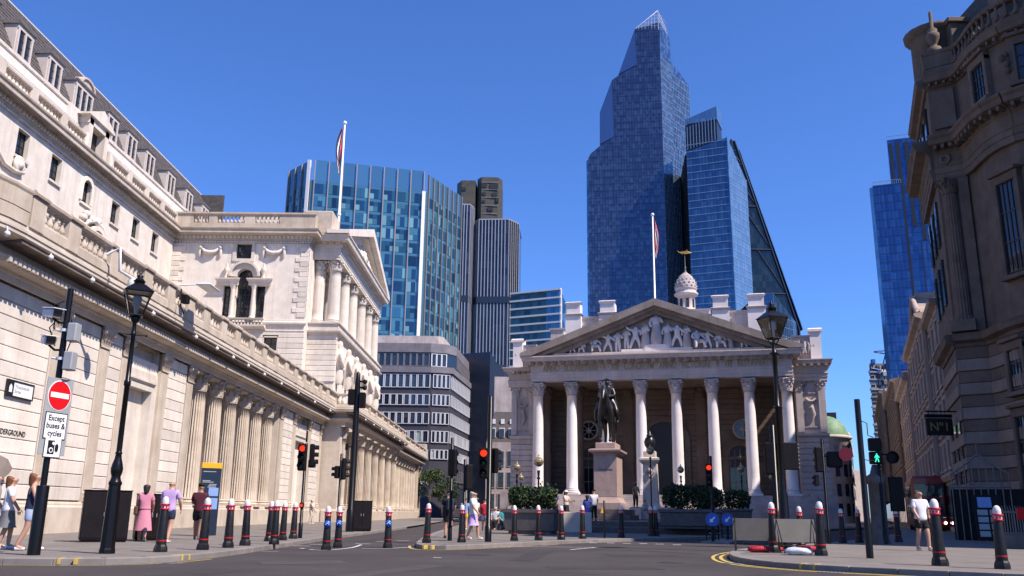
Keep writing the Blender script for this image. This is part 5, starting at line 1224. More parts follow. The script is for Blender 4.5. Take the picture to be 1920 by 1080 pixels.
# 6. wedge-shaped tower with a raked steel frame
G['wd']=cellglass('dark_wedge_glass',(0.008,0.016,0.02),(0.02,0.035,0.04),(2,2,4),.2,.08)
S6=thing('wedge_tower','dark wedge-shaped tower with a raked edge behind the blue glass tower','tower',(150,525,0),local=False)
rk=lambda z:135.5+ (232-max(z,110))*.268
b=MB(); b.slab([(120,0),(rk(0),0),(rk(110),110),(rk(232),232),(133,233)],'y',520,552); b.build('wedge',G['wd'],S6)
b=MB()
for z0 in range(20,230,28):
    for y in (519.6,):
        b.tube([(122,y,z0),(rk(z0),y,z0)],.5,5); b.tube([(rk(z0),y,z0),(rk(min(z0+28,232))-9,y,min(z0+28,232))],.35,5)
b.tube([(rk(0),519.6,0),(rk(110),519.6,110),(rk(232),519.6,232)],.7,6); b.tube([(133.5,519.6,180),(133.5,519.6,233)],.7,6); b.build('raked_frame',M['mull_d'],S6)
grid(S6,(126,520),(136,520),60,230,1e5,4.2,M['mull_l'],.2,.15,.18)
b=MB(); b.slab([(rk(110)+2,110),(rk(110)+2.4,110),(rk(226)+1.2,226),(rk(226)+.9,226)],'y',519,545); b.build('edge_glazing',G['b2r'],S6)

# 7. low blue glass block
S7=thing('low_glass_block','low blue glass office block just above the exchange roof','office',(108,355,0),local=False)
b=MB(); b.prism([(98,353),(103.4,349),(116,362),(112,385),(98,385)],0,lambda x,y:89.5 if x<104 else 89.5-(x-103.4)*.75); b.build('core',G['b2'],S7)
grid(S7,(98,353),(103.4,349),50,89.4,1.3,3.6,M['mull_l'],.1,.1,.14); grid(S7,(103.4,349),(116,362),50,80,1.5,3.6,M['mull_l'],.08,.08,.12)

# 8. blue tower at the right, seen past the corner house
G['rt']=cellglass('right_blue_glass',(0.035,0.09,0.22),(0.07,0.15,0.30),(1.5,1.5,3.8),.7,.05,wav=.014)
S8=thing('slab_tower','blue glass slab tower with dark vertical recesses at the right','tower',(160,355,0),local=False)
b=MB(); b.prism([(149.3,352),(159.6,348.1),(164,372),(160.6,376)],0,137.5); b.build('lower_block',G['rt'],S8)
b=MB(); b.prism([(156.6,350.6),(185,339.6),(190,372),(168.4,378)],0,157.8); b.build('upper_block',G['rt'],S8)
b=MB(); b.prism([(148.6,354),(149.3,352.05),(149.6,352.1),(150.2,356)],0,137.0); b.build('edge_facet',G['b2r'],S8)
a2,d2,L2,ang2=frame2((156.6,350.6),(185,339.6)); o=Vector((d2.y,-d2.x))
for x,w,z0,z1 in ((3.9,1.5,30,156),(1.2,1.3,139,156),(7.4,1.5,118,156),(10.6,1.5,112,156),(9.2,.35,30,112)):
    c=a2+d2*x+o*.15; b=MB(); b.obox((c.x,c.y,z0),w,.5,z1-z0,ang2); b.build('dark_recess',M['frame_d'],S8)
grid(S8,(149.3,352),(159.6,348.1),40,137,1.5,3.8,M['mull_b'],.08,.08,.2); grid(S8,(160.9,349.0),(185,339.6),40,157,1.6,3.8,M['mull_b'],.08,.08,.2)
for p,q,z in (((149.3,352),(159.6,348.1),137.5),((156.6,350.6),(185,339.6),157.8)):
    b=MB(); aa,dd,LL,an=frame2(p,q)
    for i in range(14): c=aa+dd*(LL*i/13); b.tube([(c.x,c.y,z),(c.x,c.y,z+1.6)],.1,4)
    b.tube([(p[0],p[1],z+1.6),(q[0],q[1],z+1.6)],.12,5)
    b.build('roof_rail',M['mull_l'],S8)

# 9. slim stair-tower building with service pipes and cranes
S9=thing('service_tower','slim steel-clad service tower with roof cranes at the end of the street','tower',(174,422,0),local=False)
M['steel_dk']=mottled('dull_steel',(0.16,0.155,0.16),(0.30,0.29,0.29),.5,.5,0,1,metal=.2)
b=MB(); b.prism([(168.5,421),(179.5,421),(185,436),(175.2,436)],0,57.9); b.prism([(168.6,420.6),(178,420.6),(183,434),(174.8,434)],57,73); b.build('tower_body',M['lead'],S9)
for k in range(14):
    z=12+k*4.2
    b=MB(); b.cbox(174,418.8,z,180.5,421,z+2.5,.3); b.build('stair_pod',M['rib'] if k%2 else M['lead'],S9)
    b=MB(); b.box(168.3,420.1,z+.3,171.0,420.8,z+3.2); b.box(171.3,420.3,z+.3,173.7,420.8,z+3.2); b.build('cladding_panel',M['rib'] if k%3==0 else M['steel_dk'],S9)
for k in range(15):
    z=10+k*4.2; b=MB(); b.box(168.0,419.6,z-.35,174.0,421.2,z+.25); b.build('floor_ledge',M['mull_d'] if k%2 else M['rib'],S9)
for k in range(6):
    x=168.9+1.5*k; b=MB(); b.box(x,420.2,59,x+.5,420.7,72); b.build('louvre_fin',M['rib'] if k%2 else M['mull_d'],S9)
for x in (179.0,180.4): 
    b=MB(); b.tube([(x,419,0),(x,419,78)],.5,8); b.build('service_pipe',M['rib'],S9)
b=MB(); b.box(174.2,420.2,54,176.2,420.5,70); b.build('lift_shaft_panel',M['fin_w'],S9)
b=MB(); b.tube([(176,422,73),(177.5,422,78),(172,422,79)],.4,6); b.tube([(172,421,79),(179,421,79.6)],.35,6); b.box(170,420,73,171.5,422,75); b.build('roof_crane',M['signblue'],S9)
b=MB(); b.tube([(168,420,68.5),(176,420,67.5)],.25,6); b.tube([(169,420,70.5),(173.5,419.5,69.5)],.45,6); b.tube([(181,420,69),(184,420,69)],.4,6); b.build('cleaning_cradle',M['signblue'],S9)
b=MB(); b.tube([(179.5,420,78),(179.5,420,84)],.14,5); b.build('mast',M['mull_d'],S9)
# wall beyond, brown
b=MB(); b.box(176,330,0,205,360,49); tag(b.build('brown_block',M['cornhill_b']),'plain brown block below the right-hand blue tower','building')

# 10. dark stone office with rows of windows, curving to the side street
M['dkstone']=mottled('slate_cladding',(0.036,0.033,0.043),(0.056,0.052,0.065),.4,.55,.05,8,streak=.2,rnd=.06)
M['dkpale']=mottled('zinc_fascia',(0.14,0.125,0.135),(0.23,0.21,0.22),.5,.5,.05,8,streak=.5,dirt=(.14,.13,.15))
S10=thing('dark_office','dark grey office block with rows of white-framed windows left of the temple front','office',(-18,180,0),local=False)
O0,O1,O2,O3=(-34,175),(-17.4,175),(-13.7,176.2),(-9.3,214)
fl=[(9.5,10.9),(12.7,14.4),(16.35,18.0),(20.0,21.7),(23.55,25.2),(27.5,29.0)]
rows=[(11.1,12.75),(14.3,16.4),(17.9,20.0),(21.6,23.6),(25.1,27.6)]
b=MB(); b.prism([O0,O1,O2,O3,(-16,240),(-34,230)],0,28.95); b.build('core',M['dkstone'],S10)
b=MB(); b.prism([(-34,174.6),(-17.5,174.6),(-13.2,175.9),(-8.9,214),(-16,240),(-34,230)],28.0,29.2); b.build('fascia',M['dkpale'],S10)
TT=[(-34,175.6),(-17.8,175.6),(-14.6,176.8),(-12.9,179.5),(-10.2,213),(-18,238),(-34,228)]
b=MB(); b.prism(TT,29.2,32.2); b.build('top_storey',M['win2'],S10)
b=MB(); b.prism([(x,y-.35) for x,y in TT],32.2,34.05); b.build('top_fascia',M['dkpale'],S10)
b=MB(); b.prism([(-34,178),(-16.6,178),(-15.6,179.5),(-14,200),(-34,210)],34,36.1); b.build('roof_plant',M['stone_g'],S10)
def winrow(p0,p1,z0,z1,n,wfrac,frame_m,fw=.16):
    a,d,L,ang=frame2(p0,p1); o=Vector((d.y,-d.x)); bw=L/n; w=bw*wfrac
    pm=MB(); pm.box(-w/2,-.05,0,w/2,.05,z1-z0); pm=pm.mesh('window'); pm.materials.append(M['win2'])
    pb=MB(); pb.box(-w/2,-.05,0,w/2,.05,z1-z0); pb=pb.mesh('window'); pb.materials.append(M['blind'])
    fm=MB(); fm.box(-w/2-fw,-.2,-.1,-w/2,.05,z1-z0+.1); fm.box(w/2,-.2,-.1,w/2+fw,.05,z1-z0+.1); fm.box(-w/2,-.18,-.1,w/2,.05,0); fm.box(-w/2,-.18,z1-z0,w/2,.05,z1-z0+.1); fm=fm.mesh('window_frame'); fm.materials.append(frame_m)
    for i in range(n):
        c=a+d*(bw*(i+.5))+o*.03
        q=put(pb if (z0<15 and random.random()<.3) else pm,'window',None,S10,(c.x,c.y,z0),rz=ang); put(fm,'window_frame',None,q)
for z0,z1 in rows:
    winrow((-33.5,175),(-17.6,175),z0,z1,12,.68,M['frame_w'])
    winrow((-17.2,175.05),(-13.8,176.15),z0,z1,4,.62,M['frame_w'],.13)
    winrow((-13.65,176.5),(-9.4,213),z0,z1,22,.7,M['frame_w'],.1)
winrow((-33.5,175.6),(-18.0,175.6),29.5,31.9,12,.72,M['dkpale']); winrow((-17.7,175.6),(-14.7,176.75),29.5,31.9,3,.7,M['frame_w'],.2); winrow((-12.85,179.6),(-10.2,212.8),29.5,31.9,20,.66,M['dkpale'],.2)
# ground floor: fascia, shop sign, dark openings
b=MB(); b.mould((-34,174.9),(-17.4,174.9),[(0,7.6),(.3,7.6),(.3,8.6),(0,8.6)]); b.build('shop_fascia',M['dkstone'],S10)
for k,(dx,w,h) in enumerate(((-1.5,.5,.8),(-.75,.35,.6),(-.1,.45,.7),(.5,.5,.6),(1.2,.4,.65))):
    b=MB(); b.box(-18.9+dx,174.5,6.1,-18.9+dx+w,174.58,6.1+h); b.build('shop_sign_mark',M['signwhite'],S10)
for x in (-20.5,-18.2): 
    b=MB(); b.box(x-.9,174.85,.3,x+.9,174.98,5.6); b.build('shop_window',M['win2'],S10)
winrow((-13.6,176.8),(-9.6,211),2.2,5.8,8,.8,M['dkstone'],.2)
winrow((-13.6,176.8),(-9.6,211),7.0,9.0,16,.8,M['dkpale'],.08)
b=MB(); b.prism([(-14.5,200),(-6.5,196),(-4,230),(-14,232)],0,36.2); b.prism([(-6.6,196.1),(-3.2,197),(-2,230),(-4,230)],0,33.4); tag(b.build('plant_tower',M['mull_d']),'blank navy plant tower rising behind the dark grey office','building')

# 11. narrow dormered house between the dark office and the temple front
S11=thing('dormered_house','narrow stone house with dark mansard dormers between the office and the temple front','building',(-2,150,0),local=False)
b=MB(); b.box(-5.2,146,0,3,170,12.2); b.build('front',M['stone_g'],S11)
b=MB(); b.add([(-5.2,146,12.2),(3,146,12.2),(3,150,17.6),(-4.0,150,17.6),(-5.2,170,12.2),(-4,170,17.6),(3,170,17.6)],[(0,1,2,3),(0,3,5,4),(3,2,6,5)]); b.build('mansard',M['slate'],S11)
for k in range(3):
    for j in range(4):
        x=-4.2+1.45*j
        if k<3: 
            q=window_y(146,x,1.6+3.4*k,3.9+3.4*k,.8,S11,2,3,depth=-.06,fw=.14,mat=M['stone_g'])
for j in range(4):
    b=MB(); b.box(-4.6+1.5*j,146.4,13.0,-3.7+1.5*j,149,14.6); q=b.build('dormer',M['frame_w'],S11)
    b=MB(); b.box(-4.5+1.5*j,146.3,13.15,-3.8+1.5*j,146.42,14.4); b.build('window',M['win'],q)
    b=MB(); b.box(-4.4+1.5*j,148.2,15.4,-3.8+1.5*j,149.6,16.2); b.build('rooflight',M['frame_w'],S11)
b=MB(); b.box(-4.3,156,17,2,166,24.5); b.build('rear_block',M['stone_g'],S11)

# ------------------------------------------------------------------ right-hand corner house (in its own shade)
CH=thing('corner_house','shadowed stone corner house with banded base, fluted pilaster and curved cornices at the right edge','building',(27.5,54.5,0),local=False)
SC1,SC2=M['stone_cor'],M['stone_corl']
SD=Vector((.352,.936))                       # street direction
Q=lambda t:(27.3+SD.x*t,54.3+SD.y*t)
PL=[Q(9),(27.3,54.3),(28.75,53.25),(28.8,52.2),(28.62,51.0),(28.52,49.9),(28.62,48.8),(29.0,47.8),(29.75,46.9),(31.2,45.8),(34,44.2)]
segs=list(zip(PL,PL[1:]))
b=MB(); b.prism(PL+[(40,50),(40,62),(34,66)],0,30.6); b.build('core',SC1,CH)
for k in range(14):                          # banded rustic base
    z=.9+k*.74
    for i,(a,c) in enumerate(segs[:9]):
        q=.16 if k%2==0 else .07
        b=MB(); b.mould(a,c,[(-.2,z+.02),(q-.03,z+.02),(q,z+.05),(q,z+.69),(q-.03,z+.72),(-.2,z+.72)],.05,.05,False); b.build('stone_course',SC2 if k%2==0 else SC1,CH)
def ring(prof,name,mat,s0=0,s1=10,mi=.12):
    b=MB()
    for i,(a,c) in enumerate(segs[s0:s1]): b.mould(a,c,prof,mi if i else .0,mi,False)
    return b.build(name,mat,CH)
ring([(-.3,-.1),(.3,-.1),(.3,.7),(.22,.85),(-.3,.88)],'plinth',SC1)
ring([(-.3,11.3),(.12,11.3),(.2,11.5),(.55,11.65),(.6,11.9),(.66,12.05),(.4,12.15),(-.3,12.2)],'string_cornice',SC1)
ring([(-.3,22.3),(.3,22.3),(.3,22.7),(.36,22.75),(.36,23.1),(.42,23.15),(.3,23.2),(.3,24.1),(.4,24.2),(.5,24.4),(1.1,24.55),(1.15,24.85),(1.3,25.0),(1.3,25.15),(.6,25.3),(-.3,25.35)],'main_cornice',SC1)
ring([(-.3,28.9),(.15,28.9),(.25,29.1),(.6,29.2),(.65,29.45),(.72,29.6),(.2,29.7),(-.3,29.72)],'attic_cornice',SC1)
ring([(-.3,29.7),(.1,29.7),(.1,30.3),(.05,30.35),(-.3,30.4)],'parapet_base',SC1,0,3)
ring([(-.3,31.3),(.1,31.3),(.16,31.4),(.16,31.55),(-.3,31.6)],'parapet_rail',SC1,2)
ring([(-.3,30.4),(.06,30.4),(.06,31.3),(.14,31.4),(.14,31.6),(-.3,31.65)],'parapet_block',SC1,0,2)
bm=baluster(1.0,.16).mesh('baluster')
for a,c in segs[2:9]:
    L=hypot(c[0]-a[0],c[1]-a[1]); n=max(2,int(L/.45))
    for k in range(n):
        t=(k+.5)/n; put(bm,'baluster',SC1,CH,(a[0]+(c[0]-a[0])*t,a[1]+(c[1]-a[1])*t,30.35))
for s_i,(a,c) in enumerate(segs[1:9]):       # modillions and dentils under the cornices
    a_,d,L,ang=frame2(a,c); o=Vector((d.y,-d.x)); b=MB(); n=max(1,int(L/.42))
    for k in range(n):
        p=a_+d*(L*(k+.5)/n)+o*.72; b.obox((p.x,p.y,24.25),.2,.55,.3,ang)
        p=a_+d*(L*(k+.5)/n)+o*.4; b.obox((p.x,p.y,28.9),.14,.28,.22,ang)
    b.build('modillions',SC1,CH,kind='stuff')
# flat corner pier: fluted pilaster between plain strips, ring ornament in the frieze
a_,d,L,ang=frame2(PL[1],PL[2]); o=Vector((d.y,-d.x))
def onpier(t,out=0): p=a_+d*t+o*out; return p
p=onpier(.62,.05); b=MB(); b.m=Matrix.Translation((p.x,p.y,0))@Matrix.Rotation(ang,4,'Z'); b.lathe([(.58,12.9),(.58,13.1),(.5,13.2),(.5,13.25),(.43,21.2),(.46,21.25)],96,flutes=16,fd=.12); b.box(-.72,-.72,12.2,.72,.72,12.9); b.m=None; pl=b.build('fluted_column',SC1,CH)
b=corinthian(.46,1.05); put(b.mesh('capital'),'capital',SC1,CH,(p.x,p.y,21.25))
p=onpier(1.5,0); b=MB(); b.obox((p.x,p.y,12.2),.6,.5,10.1,ang); b.build('plain_pier',SC1,CH)
for t in (.65,):
    p=onpier(t,.34); b=MB(); b.m=Matrix.Translation((p.x,p.y,23.65))@Matrix.Rotation(ang,4,'Z')@Matrix.Rotation(pi/2,4,'X'); b.lathe([(.16,0),(.34,0),(.36,.08),(.28,.14),(.18,.08)],16,caps=False); b.m=None; b.build('frieze_ring',SC1,CH)
p=onpier(.9,.1); b=MB(); b.obox((p.x,p.y,25.9),1.35,.25,2.7,ang); b.build('attic_panel',SC1,CH)
# windows in the curved bay: upper floor, attic, ground floor
def curved_window(i0,i1,z0,z1,surround=True):
    a=Vector(PL[i0]); c=Vector(PL[i1]); d=(c-a); L=d.length; d.normalize(); o=Vector((d.y,-d.x)); ang=atan2(d.y,d.x); m=(a+c)/2+o*.12
    b=MB(); b.obox((m.x,m.y,z0),L*.62,.14,z1-z0,ang); w=b.build('window',M['win'],CH)
    b=MB(); 
    for k in (-.31,-.155,0,.155,.31): p=m+d*(L*k)+o*.06; b.obox((p.x,p.y,z0),.07,.12,z1-z0,ang)
    for k in range(4): p=m+o*.06; b.obox((p.x,p.y,z0+(z1-z0)*k/3-.04),L*.62,.11,.08,ang)
    b.build('glazing_bars',M['frame_d'],w)
    if surround:
        b=MB()
        for s in (-.39,.39): p=m+d*(L*s); b.obox((p.x,p.y,z0-.3),L*.14,.5,z1-z0+.6,ang,.03)
        p=m; b.obox((p.x,p.y,z1),L*.92,.52,.5,ang,.03); p=m+o*.1; b.obox((p.x,p.y,z1+.5),L*1.0,.75,.22,ang,.03); p=m+o*.1; b.obox((p.x,p.y,z0-.45),L*.95,.7,.25,ang,.03); b.build('surround',SC1,w)
curved_window(5,7,14.8,20.2); curved_window(7,9,14.8,20.2)
curved_window(4,6,26.1,28.3); curved_window(7,9,26.1,28.3)
curved_window(4,6,2.4,6.6); curved_window(7,9,2.4,6.6); curved_window(4,6,8.2,10.4); curved_window(7,9,8.2,10.4)
for i in (7,):
    p=Vector(PL[i]); b=MB()
    for k in range(6): b.ball((p.x-.3+random.uniform(-.2,.2),p.y-.35+random.uniform(-.12,.12),27.2-.5+.2*k),random.uniform(.16,.26),6,4)
    b.build('carved_swag',SC1,CH)
# balcony hood carvings
# corner urn, roof turret and chimney
b=MB(); b.lathe([(.45,31.6),(.45,31.9),(.2,32.0),(.22,32.2),(.42,32.6),(.47,32.9),(.38,33.0),(.3,33.1),(.32,33.3),(.12,33.5),(.12,34.6),(.03,34.8)],14,28.0,54.1); b.build('urn',SC1,CH)
b=MB(); b.lathe([(1.5,29.7),(1.5,33.4),(1.62,33.5),(1.9,33.7),(1.95,33.95),(1.5,34.05)],18,28.9,55.8); b.build('corner_turret',SC1,CH)
b=MB(); b.cbox(29.0,53.6,29.7,32.0,57,33.6,.05); b.cbox(28.8,53.4,33.6,32.2,57.2,33.95,.05); b.build('attic_block',SC1,CH)
b=MB(); b.cbox(31.0,48.5,29.7,39,57,35.5,.05); b.build('roof_storey',M['slate'],CH)
b=MB(); b.cbox(30.2,49.4,29.7,31.6,51,35.6,.05); b.cbox(30.0,49.2,35.6,31.8,51.2,35.9,.05); b.build('chimney',SC1,CH)
# street side of the corner house: brown bay with windows
for k in range(3):
    p=Q(2.2+2.6*k); ang=atan2(SD.y,SD.x); o=Vector((-SD.y,SD.x))
    for z0,z1 in ((3,7),(14.5,17.5),(18.5,21.5),(26,28.3)):
        b=MB(); b.obox((p[0]+o.x*.05,p[1]+o.y*.05,z0),1.1,.2,z1-z0,ang); b.build('window',M['win'],CH)

# ------------------------------------------------------------------ houses down the street on the right
ANG=atan2(SD.y,SD.x); OUT=Vector((-SD.y,SD.x))
def roof_clutter(H_,t0,t1,h,mat,seed):
    rr=random.Random(seed); t=t0+1.5
    while t<t1-1:
        p=Vector(Q(t))-OUT*rr.uniform(1.2,2.5); w=rr.uniform(.9,1.5); hh=rr.uniform(1.2,2.6)
        b=MB(); b.obox((p.x,p.y,h-.1),w,1.4,hh,ANG,.05); b.obox((p.x,p.y,h-.1+hh),w*1.2,1.6,.2,ANG,.03)
        if rr.random()<.5:
            b.build('roof_dormer',mat,H_)
        else:
            for q in (-.3,0,.3): b.lathe([(.12,h+hh),(.14,h+hh+.1),(.1,h+hh+.7)],8,p.x+SD.x*q,p.y+SD.y*q)
            b.build('chimney',mat,H_)
        t+=rr.uniform(2.6,5.5)
def street_house(name,label,t0,t1,h,mat,floors,bays,roof=None,gable=0,depth=14,inset=0.0,z_base=4.2):
    H_=thing(name,label,'building',(*Q((t0+t1)/2),0),local=False)
    p0=Vector(Q(t0))-OUT*inset; p1=Vector(Q(t1))-OUT*inset
    b=MB(); b.prism([tuple(p0),tuple(p1),tuple(p1-OUT*depth),tuple(p0-OUT*depth)],0,h); b.build('wall',mat,H_)
    fh=(h-z_base-.6)/floors; bw=(t1-t0)/bays
    wm=MB(); wm.box(-bw*.24,-.06,0,bw*.24,.06,fh*.62); wm=wm.mesh('window'); wm.materials.append(M['win'])
    sm=MB(); sm.box(-bw*.34,-.06,-.12,-bw*.24,.16,fh*.62+.25); sm.box(bw*.24,-.06,-.12,bw*.34,.16,fh*.62+.25); sm.box(-bw*.24,-.06,fh*.62,bw*.24,.14,fh*.62+.25); sm.box(-bw*.36,-.06,-.28,bw*.36,.24,-.1); sm=sm.mesh('surround'); sm.materials.append(mat)
    for f in range(floors):
        for i in range(bays):
            c=p0+SD*(bw*(i+.5))+OUT*.04; w=put(wm,'window',None,H_,(c.x,c.y,z_base+f*fh+.45),rz=ANG); put(sm,'surround',None,w)
    def band(z,prof,nm,m=None):
        b=MB(); b.mould(tuple(p1),tuple(p0),[(a,z+q) for a,q in prof],.3,.3,False); b.build(nm,m or mat,H_)
    band(h,[(-.4,-.7),(.1,-.7),(.16,-.4),(.6,-.25),(.7,0),(.2,.12),(-.4,.14)],'cornice'); band(z_base,[(-.2,-.5),(.18,-.5),(.35,-.2),(.35,0),(-.2,.06)],'shop_cornice')
    for i in range(bays):
        c=p0+SD*(bw*(i+.5))+OUT*.06; b=MB(); b.obox((c.x,c.y,.4),bw*.72,.1,z_base-1.2,ANG); b.build('shop_window',M['win'],H_)
    if gable:
        tm=(t0+t1)/2; g=gable; b=MB(); P=lambda t,z,o=0:(Q(t)[0]+OUT.x*o,Q(t)[1]+OUT.y*o,z)
        vs=[P(t0+.5,h,.1),P(t1-.5,h,.1),P(tm,h+g,.1),P(t0+.5,h,-1),P(t1-.5,h,-1),P(tm,h+g,-1)]; b.add(vs,[(0,1,2),(5,4,3),(0,2,5,3),(2,1,4,5)]); b.build('gable',mat,H_)
        for s0,s1 in ((t0+.2,tm),(t1-.2,tm)):
            b=MB(); b.tube([P(s0,h+.1,.25),P(s1,h+g+.15,.25)],.28,6); b.build('gable_coping',mat,H_)
    roof_clutter(H_,t0,t1,h,mat,int(t0*7))
    for f in range(1,floors):
        band(z_base+f*fh,[(-.2,-.12),(.14,-.12),(.2,0),(.2,.1),(-.2,.12)],'string_course')
    for i in range(bays+1):
        c=p0+SD*(bw*i); b=MB(); b.obox((c.x+OUT.x*.05,c.y+OUT.y*.05,z_base),bw*.12,.3,h-z_base-.7,ANG); b.build('pilaster_strip',mat,H_)
    if roof:
        b=MB(); q0=p0-OUT*1; q1=p1-OUT*1; r0=p0-OUT*5; r1=p1-OUT*5
        b.add([(q0.x,q0.y,h),(q1.x,q1.y,h),(r1.x,r1.y,h+roof),(r0.x,r0.y,h+roof)],[(0,1,2,3)]); b.add([(q0.x,q0.y,h),(r0.x,r0.y,h+roof),(r0.x,r0.y,h)],[(0,1,2)]); b.build('roof',M['slate'],H_)
    return H_
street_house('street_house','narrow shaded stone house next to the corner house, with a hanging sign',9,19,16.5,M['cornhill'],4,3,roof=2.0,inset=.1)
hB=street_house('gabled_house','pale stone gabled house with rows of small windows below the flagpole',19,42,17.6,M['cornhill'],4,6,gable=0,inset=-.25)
tm=24.5; P=lambda t,z,o=0:(Q(t)[0]+OUT.x*o,Q(t)[1]+OUT.y*o,z)
b=MB(); b.add([P(20.4,17.7,.3),P(30,17.7,.3),P(25.2,20.2,.3),P(20.4,17.7,-2),P(30,17.7,-2),P(25.2,20.2,-2)],[(0,1,2),(5,4,3),(0,2,5,3),(2,1,4,5)]); b.build('gable',M['cornhill'],hB)
for s0 in (20.2,30.2):
    b=MB(); b.tube([P(s0,17.8,.5),P(25.2,20.4,.5)],.25,6); b.build('gable_coping',M['cornhill'],hB)
b=MB(); b.lathe([(.3,17.7),(.3,18.6),(.15,19),(.4,19.4),(.1,20),(.02,21.4)],8,*Q(33)); b.build('finial',M['cornhill'],hB)
b=MB(); b.obox((*P(27,17.7,-1)[:2],17.7),3,2.4,3.2,ANG,.05); b.build('dormer',M['cornhill'],hB)
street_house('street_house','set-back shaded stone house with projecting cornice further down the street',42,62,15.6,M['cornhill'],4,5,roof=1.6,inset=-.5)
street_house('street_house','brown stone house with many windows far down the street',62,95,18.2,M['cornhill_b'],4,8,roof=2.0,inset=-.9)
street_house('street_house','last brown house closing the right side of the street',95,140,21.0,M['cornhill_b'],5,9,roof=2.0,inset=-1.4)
union_flag('flagpole','slim white flagpole with small flag over the gabled street house',24.6,P(20.5,16.8,-2.0),.09,1.6,-1)
union_flag('flagpole','second slim white flagpole close to the corner house',22.6,P(17,16.4,-2.6),.09,.6,-1)
# hanging sign
HS=thing('hanging_sign','black hanging sign with gilt lettering beside the corner house','sign',(27.4,57.5,0),local=False)
b=MB(); b.box(26.35,57.4,6.15,28.05,57.55,7.25); b.build('board',M['signblack'],HS)
b=MB(); b.box(26.35,57.36,7.3,28.05,57.6,7.5); b.tube([(26.6,57.5,7.5),(26.6,57.5,7.7)],.03,5); b.tube([(26.4,57.5,7.7),(29.4,57.5,7.7)],.05,6); b.build('bracket',M['black_m'],HS)
put(text_mesh('Nº1',.8,.01),'lettering',M['goldtext'],HS,(27.2,57.38,6.68),rot=FACE_CAM)

# ------------------------------------------------------------------ left side of that street: turret house with a copper roof
TH_=thing('turret_house','sunlit ornate stone house with green copper roof beyond the temple front','building',(60,165,0),local=False)
b=MB(); b.lathe([(3.6,0),(3.6,14.8),(3.9,15.0),(4.2,15.3),(4.2,15.6),(3.5,15.8)],20,58.5,168); b.build('round_corner',M['stone'],TH_)
p0,p1=(61.6,166.2),(78,209)
b=MB(); b.prism([p0,p1,(64,214),(52,176)],0,15.2); b.build('street_wall',M['stone_t'],TH_)
b=MB(); b.mould(p1,p0,[(-.3,14.6),(.1,14.6),(.5,14.9),(.6,15.3),(-.3,15.5)],0,0,False); b.mould(p1,p0,[(-.3,8),(.3,8.1),(.3,8.5),(-.3,8.6)],0,0,False); b.build('cornice',M['stone'],TH_)
a_,d,L,ang=frame2(p0,p1)
for f in range(4):
    for i in range(13):
        c=a_+d*(L*(i+.5)/13)+Vector((d.y,-d.x))*.05; b=MB(); b.obox((c.x,c.y,1.2+3.5*f),1.4,.2,2.1,ang); b.build('window',M['win2'],TH_)
for f in range(4):
    for k in range(5):
        a=-pi/2-.9+.45*k; b=MB(); b.m=Matrix.Translation((58.5,168,0))@Matrix.Rotation(a,4,'Z'); b.box(3.55,-.4,1.2+3.5*f,3.66,.4,3.4+3.5*f); b.build('window',M['win2'],TH_)
M['copper']=mottled('green_copper',(0.10,0.19,0.10),(0.22,0.33,0.18),1.2,.6,.1,10,streak=.4,dirt=(.09,.13,.07))
b=MB(); b.lathe([(3.5,15.7),(3.4,16.4),(3.0,17.6),(2.2,18.6),(1.2,19.2),(.3,19.5)],20,58.5,168); b.build('copper_roof',M['copper'],TH_)
b=MB(); b.prism([(57,172),(61,170),(66,190),(58,195)],15,20.5); b.build('roof_storey',M['slate'],TH_)
b=MB(); b.cbox(57,171,18,58.2,172.4,23.2,.05); b.build('chimney',M['stone_g'],TH_)
b=MB()
for i in range(26):
    c=a_+d*(L*(i+.5)/26); b.ball((c.x,c.y,15.9),.35,6,4,sz=1.6)
b.build('parapet_finials',M['stone_t'],TH_,kind='stuff')
b=MB(); b.prism([(79,215),(88,240),(70,250),(66,218)],0,13); b.build('rear_wall',M['stone_t'],TH_)
# white blind box and teal shopfront glimpsed beyond
b=MB(); b.prism([(90,245),(100,262),(84,266)],0,14); tag(b.build('far_house',M['cornhill']),'small pale house closing the street view in the distance','building')

# ------------------------------------------------------------------ tall stone block just outside the frame on the right (shades the forecourt)
OB=thing('shading_block','tall stone office block standing beyond the right edge of the view','building',(38,25,0),local=False)
b=MB(); b.prism([(26.6,24.2),(48,15),(54,42),(33,46.5)],0,38); b.build('wall',M['cornhill'],OB)
b=MB(); b.mould((33,46.5),(26.6,24.2),[(-.3,36.5),(.2,36.5),(.8,37),(.8,37.6),(-.3,37.7)],.3,.3,False); b.mould((26.6,24.2),(48,15),[(-.3,36.5),(.2,36.5),(.8,37),(.8,37.6),(-.3,37.7)],.3,.3,False); b.build('cornice',M['cornhill'],OB)
for (p,q,n) in (((33,46.5),(26.6,24.2),6),((26.6,24.2),(48,15),7)):
    aa,dd,LL,an=frame2(p,q); oo=Vector((dd.y,-dd.x))
    for f in range(8):
        for i in range(n): c=aa+dd*(LL*(i+.5)/n)+oo*.04; b=MB(); b.obox((c.x,c.y,2+4.3*f),1.6,.2,2.6,an); b.build('window',M['win'],OB)

RB=thing('added_shade_block','unseen added block behind the street houses, shading the temple front','building',(52,76,0),local=False)  # made-up block, hidden from view, added to shade the exchange's lower right
b=MB(); b.prism([(45.0,71),(62,66),(66,80),(47.5,84)],0,36); b.build('wall',M['cornhill'],RB)
aa,dd,LL,an=frame2((47.5,84),(45.0,71)); oo=Vector((dd.y,-dd.x))
for f in range(8):
    for i in range(5): c=aa+dd*(LL*(i+.5)/5)+oo*.04; b=MB(); b.obox((c.x,c.y,2+4.1*f),1.4,.2,2.4,an); b.build('window',M['win'],RB)

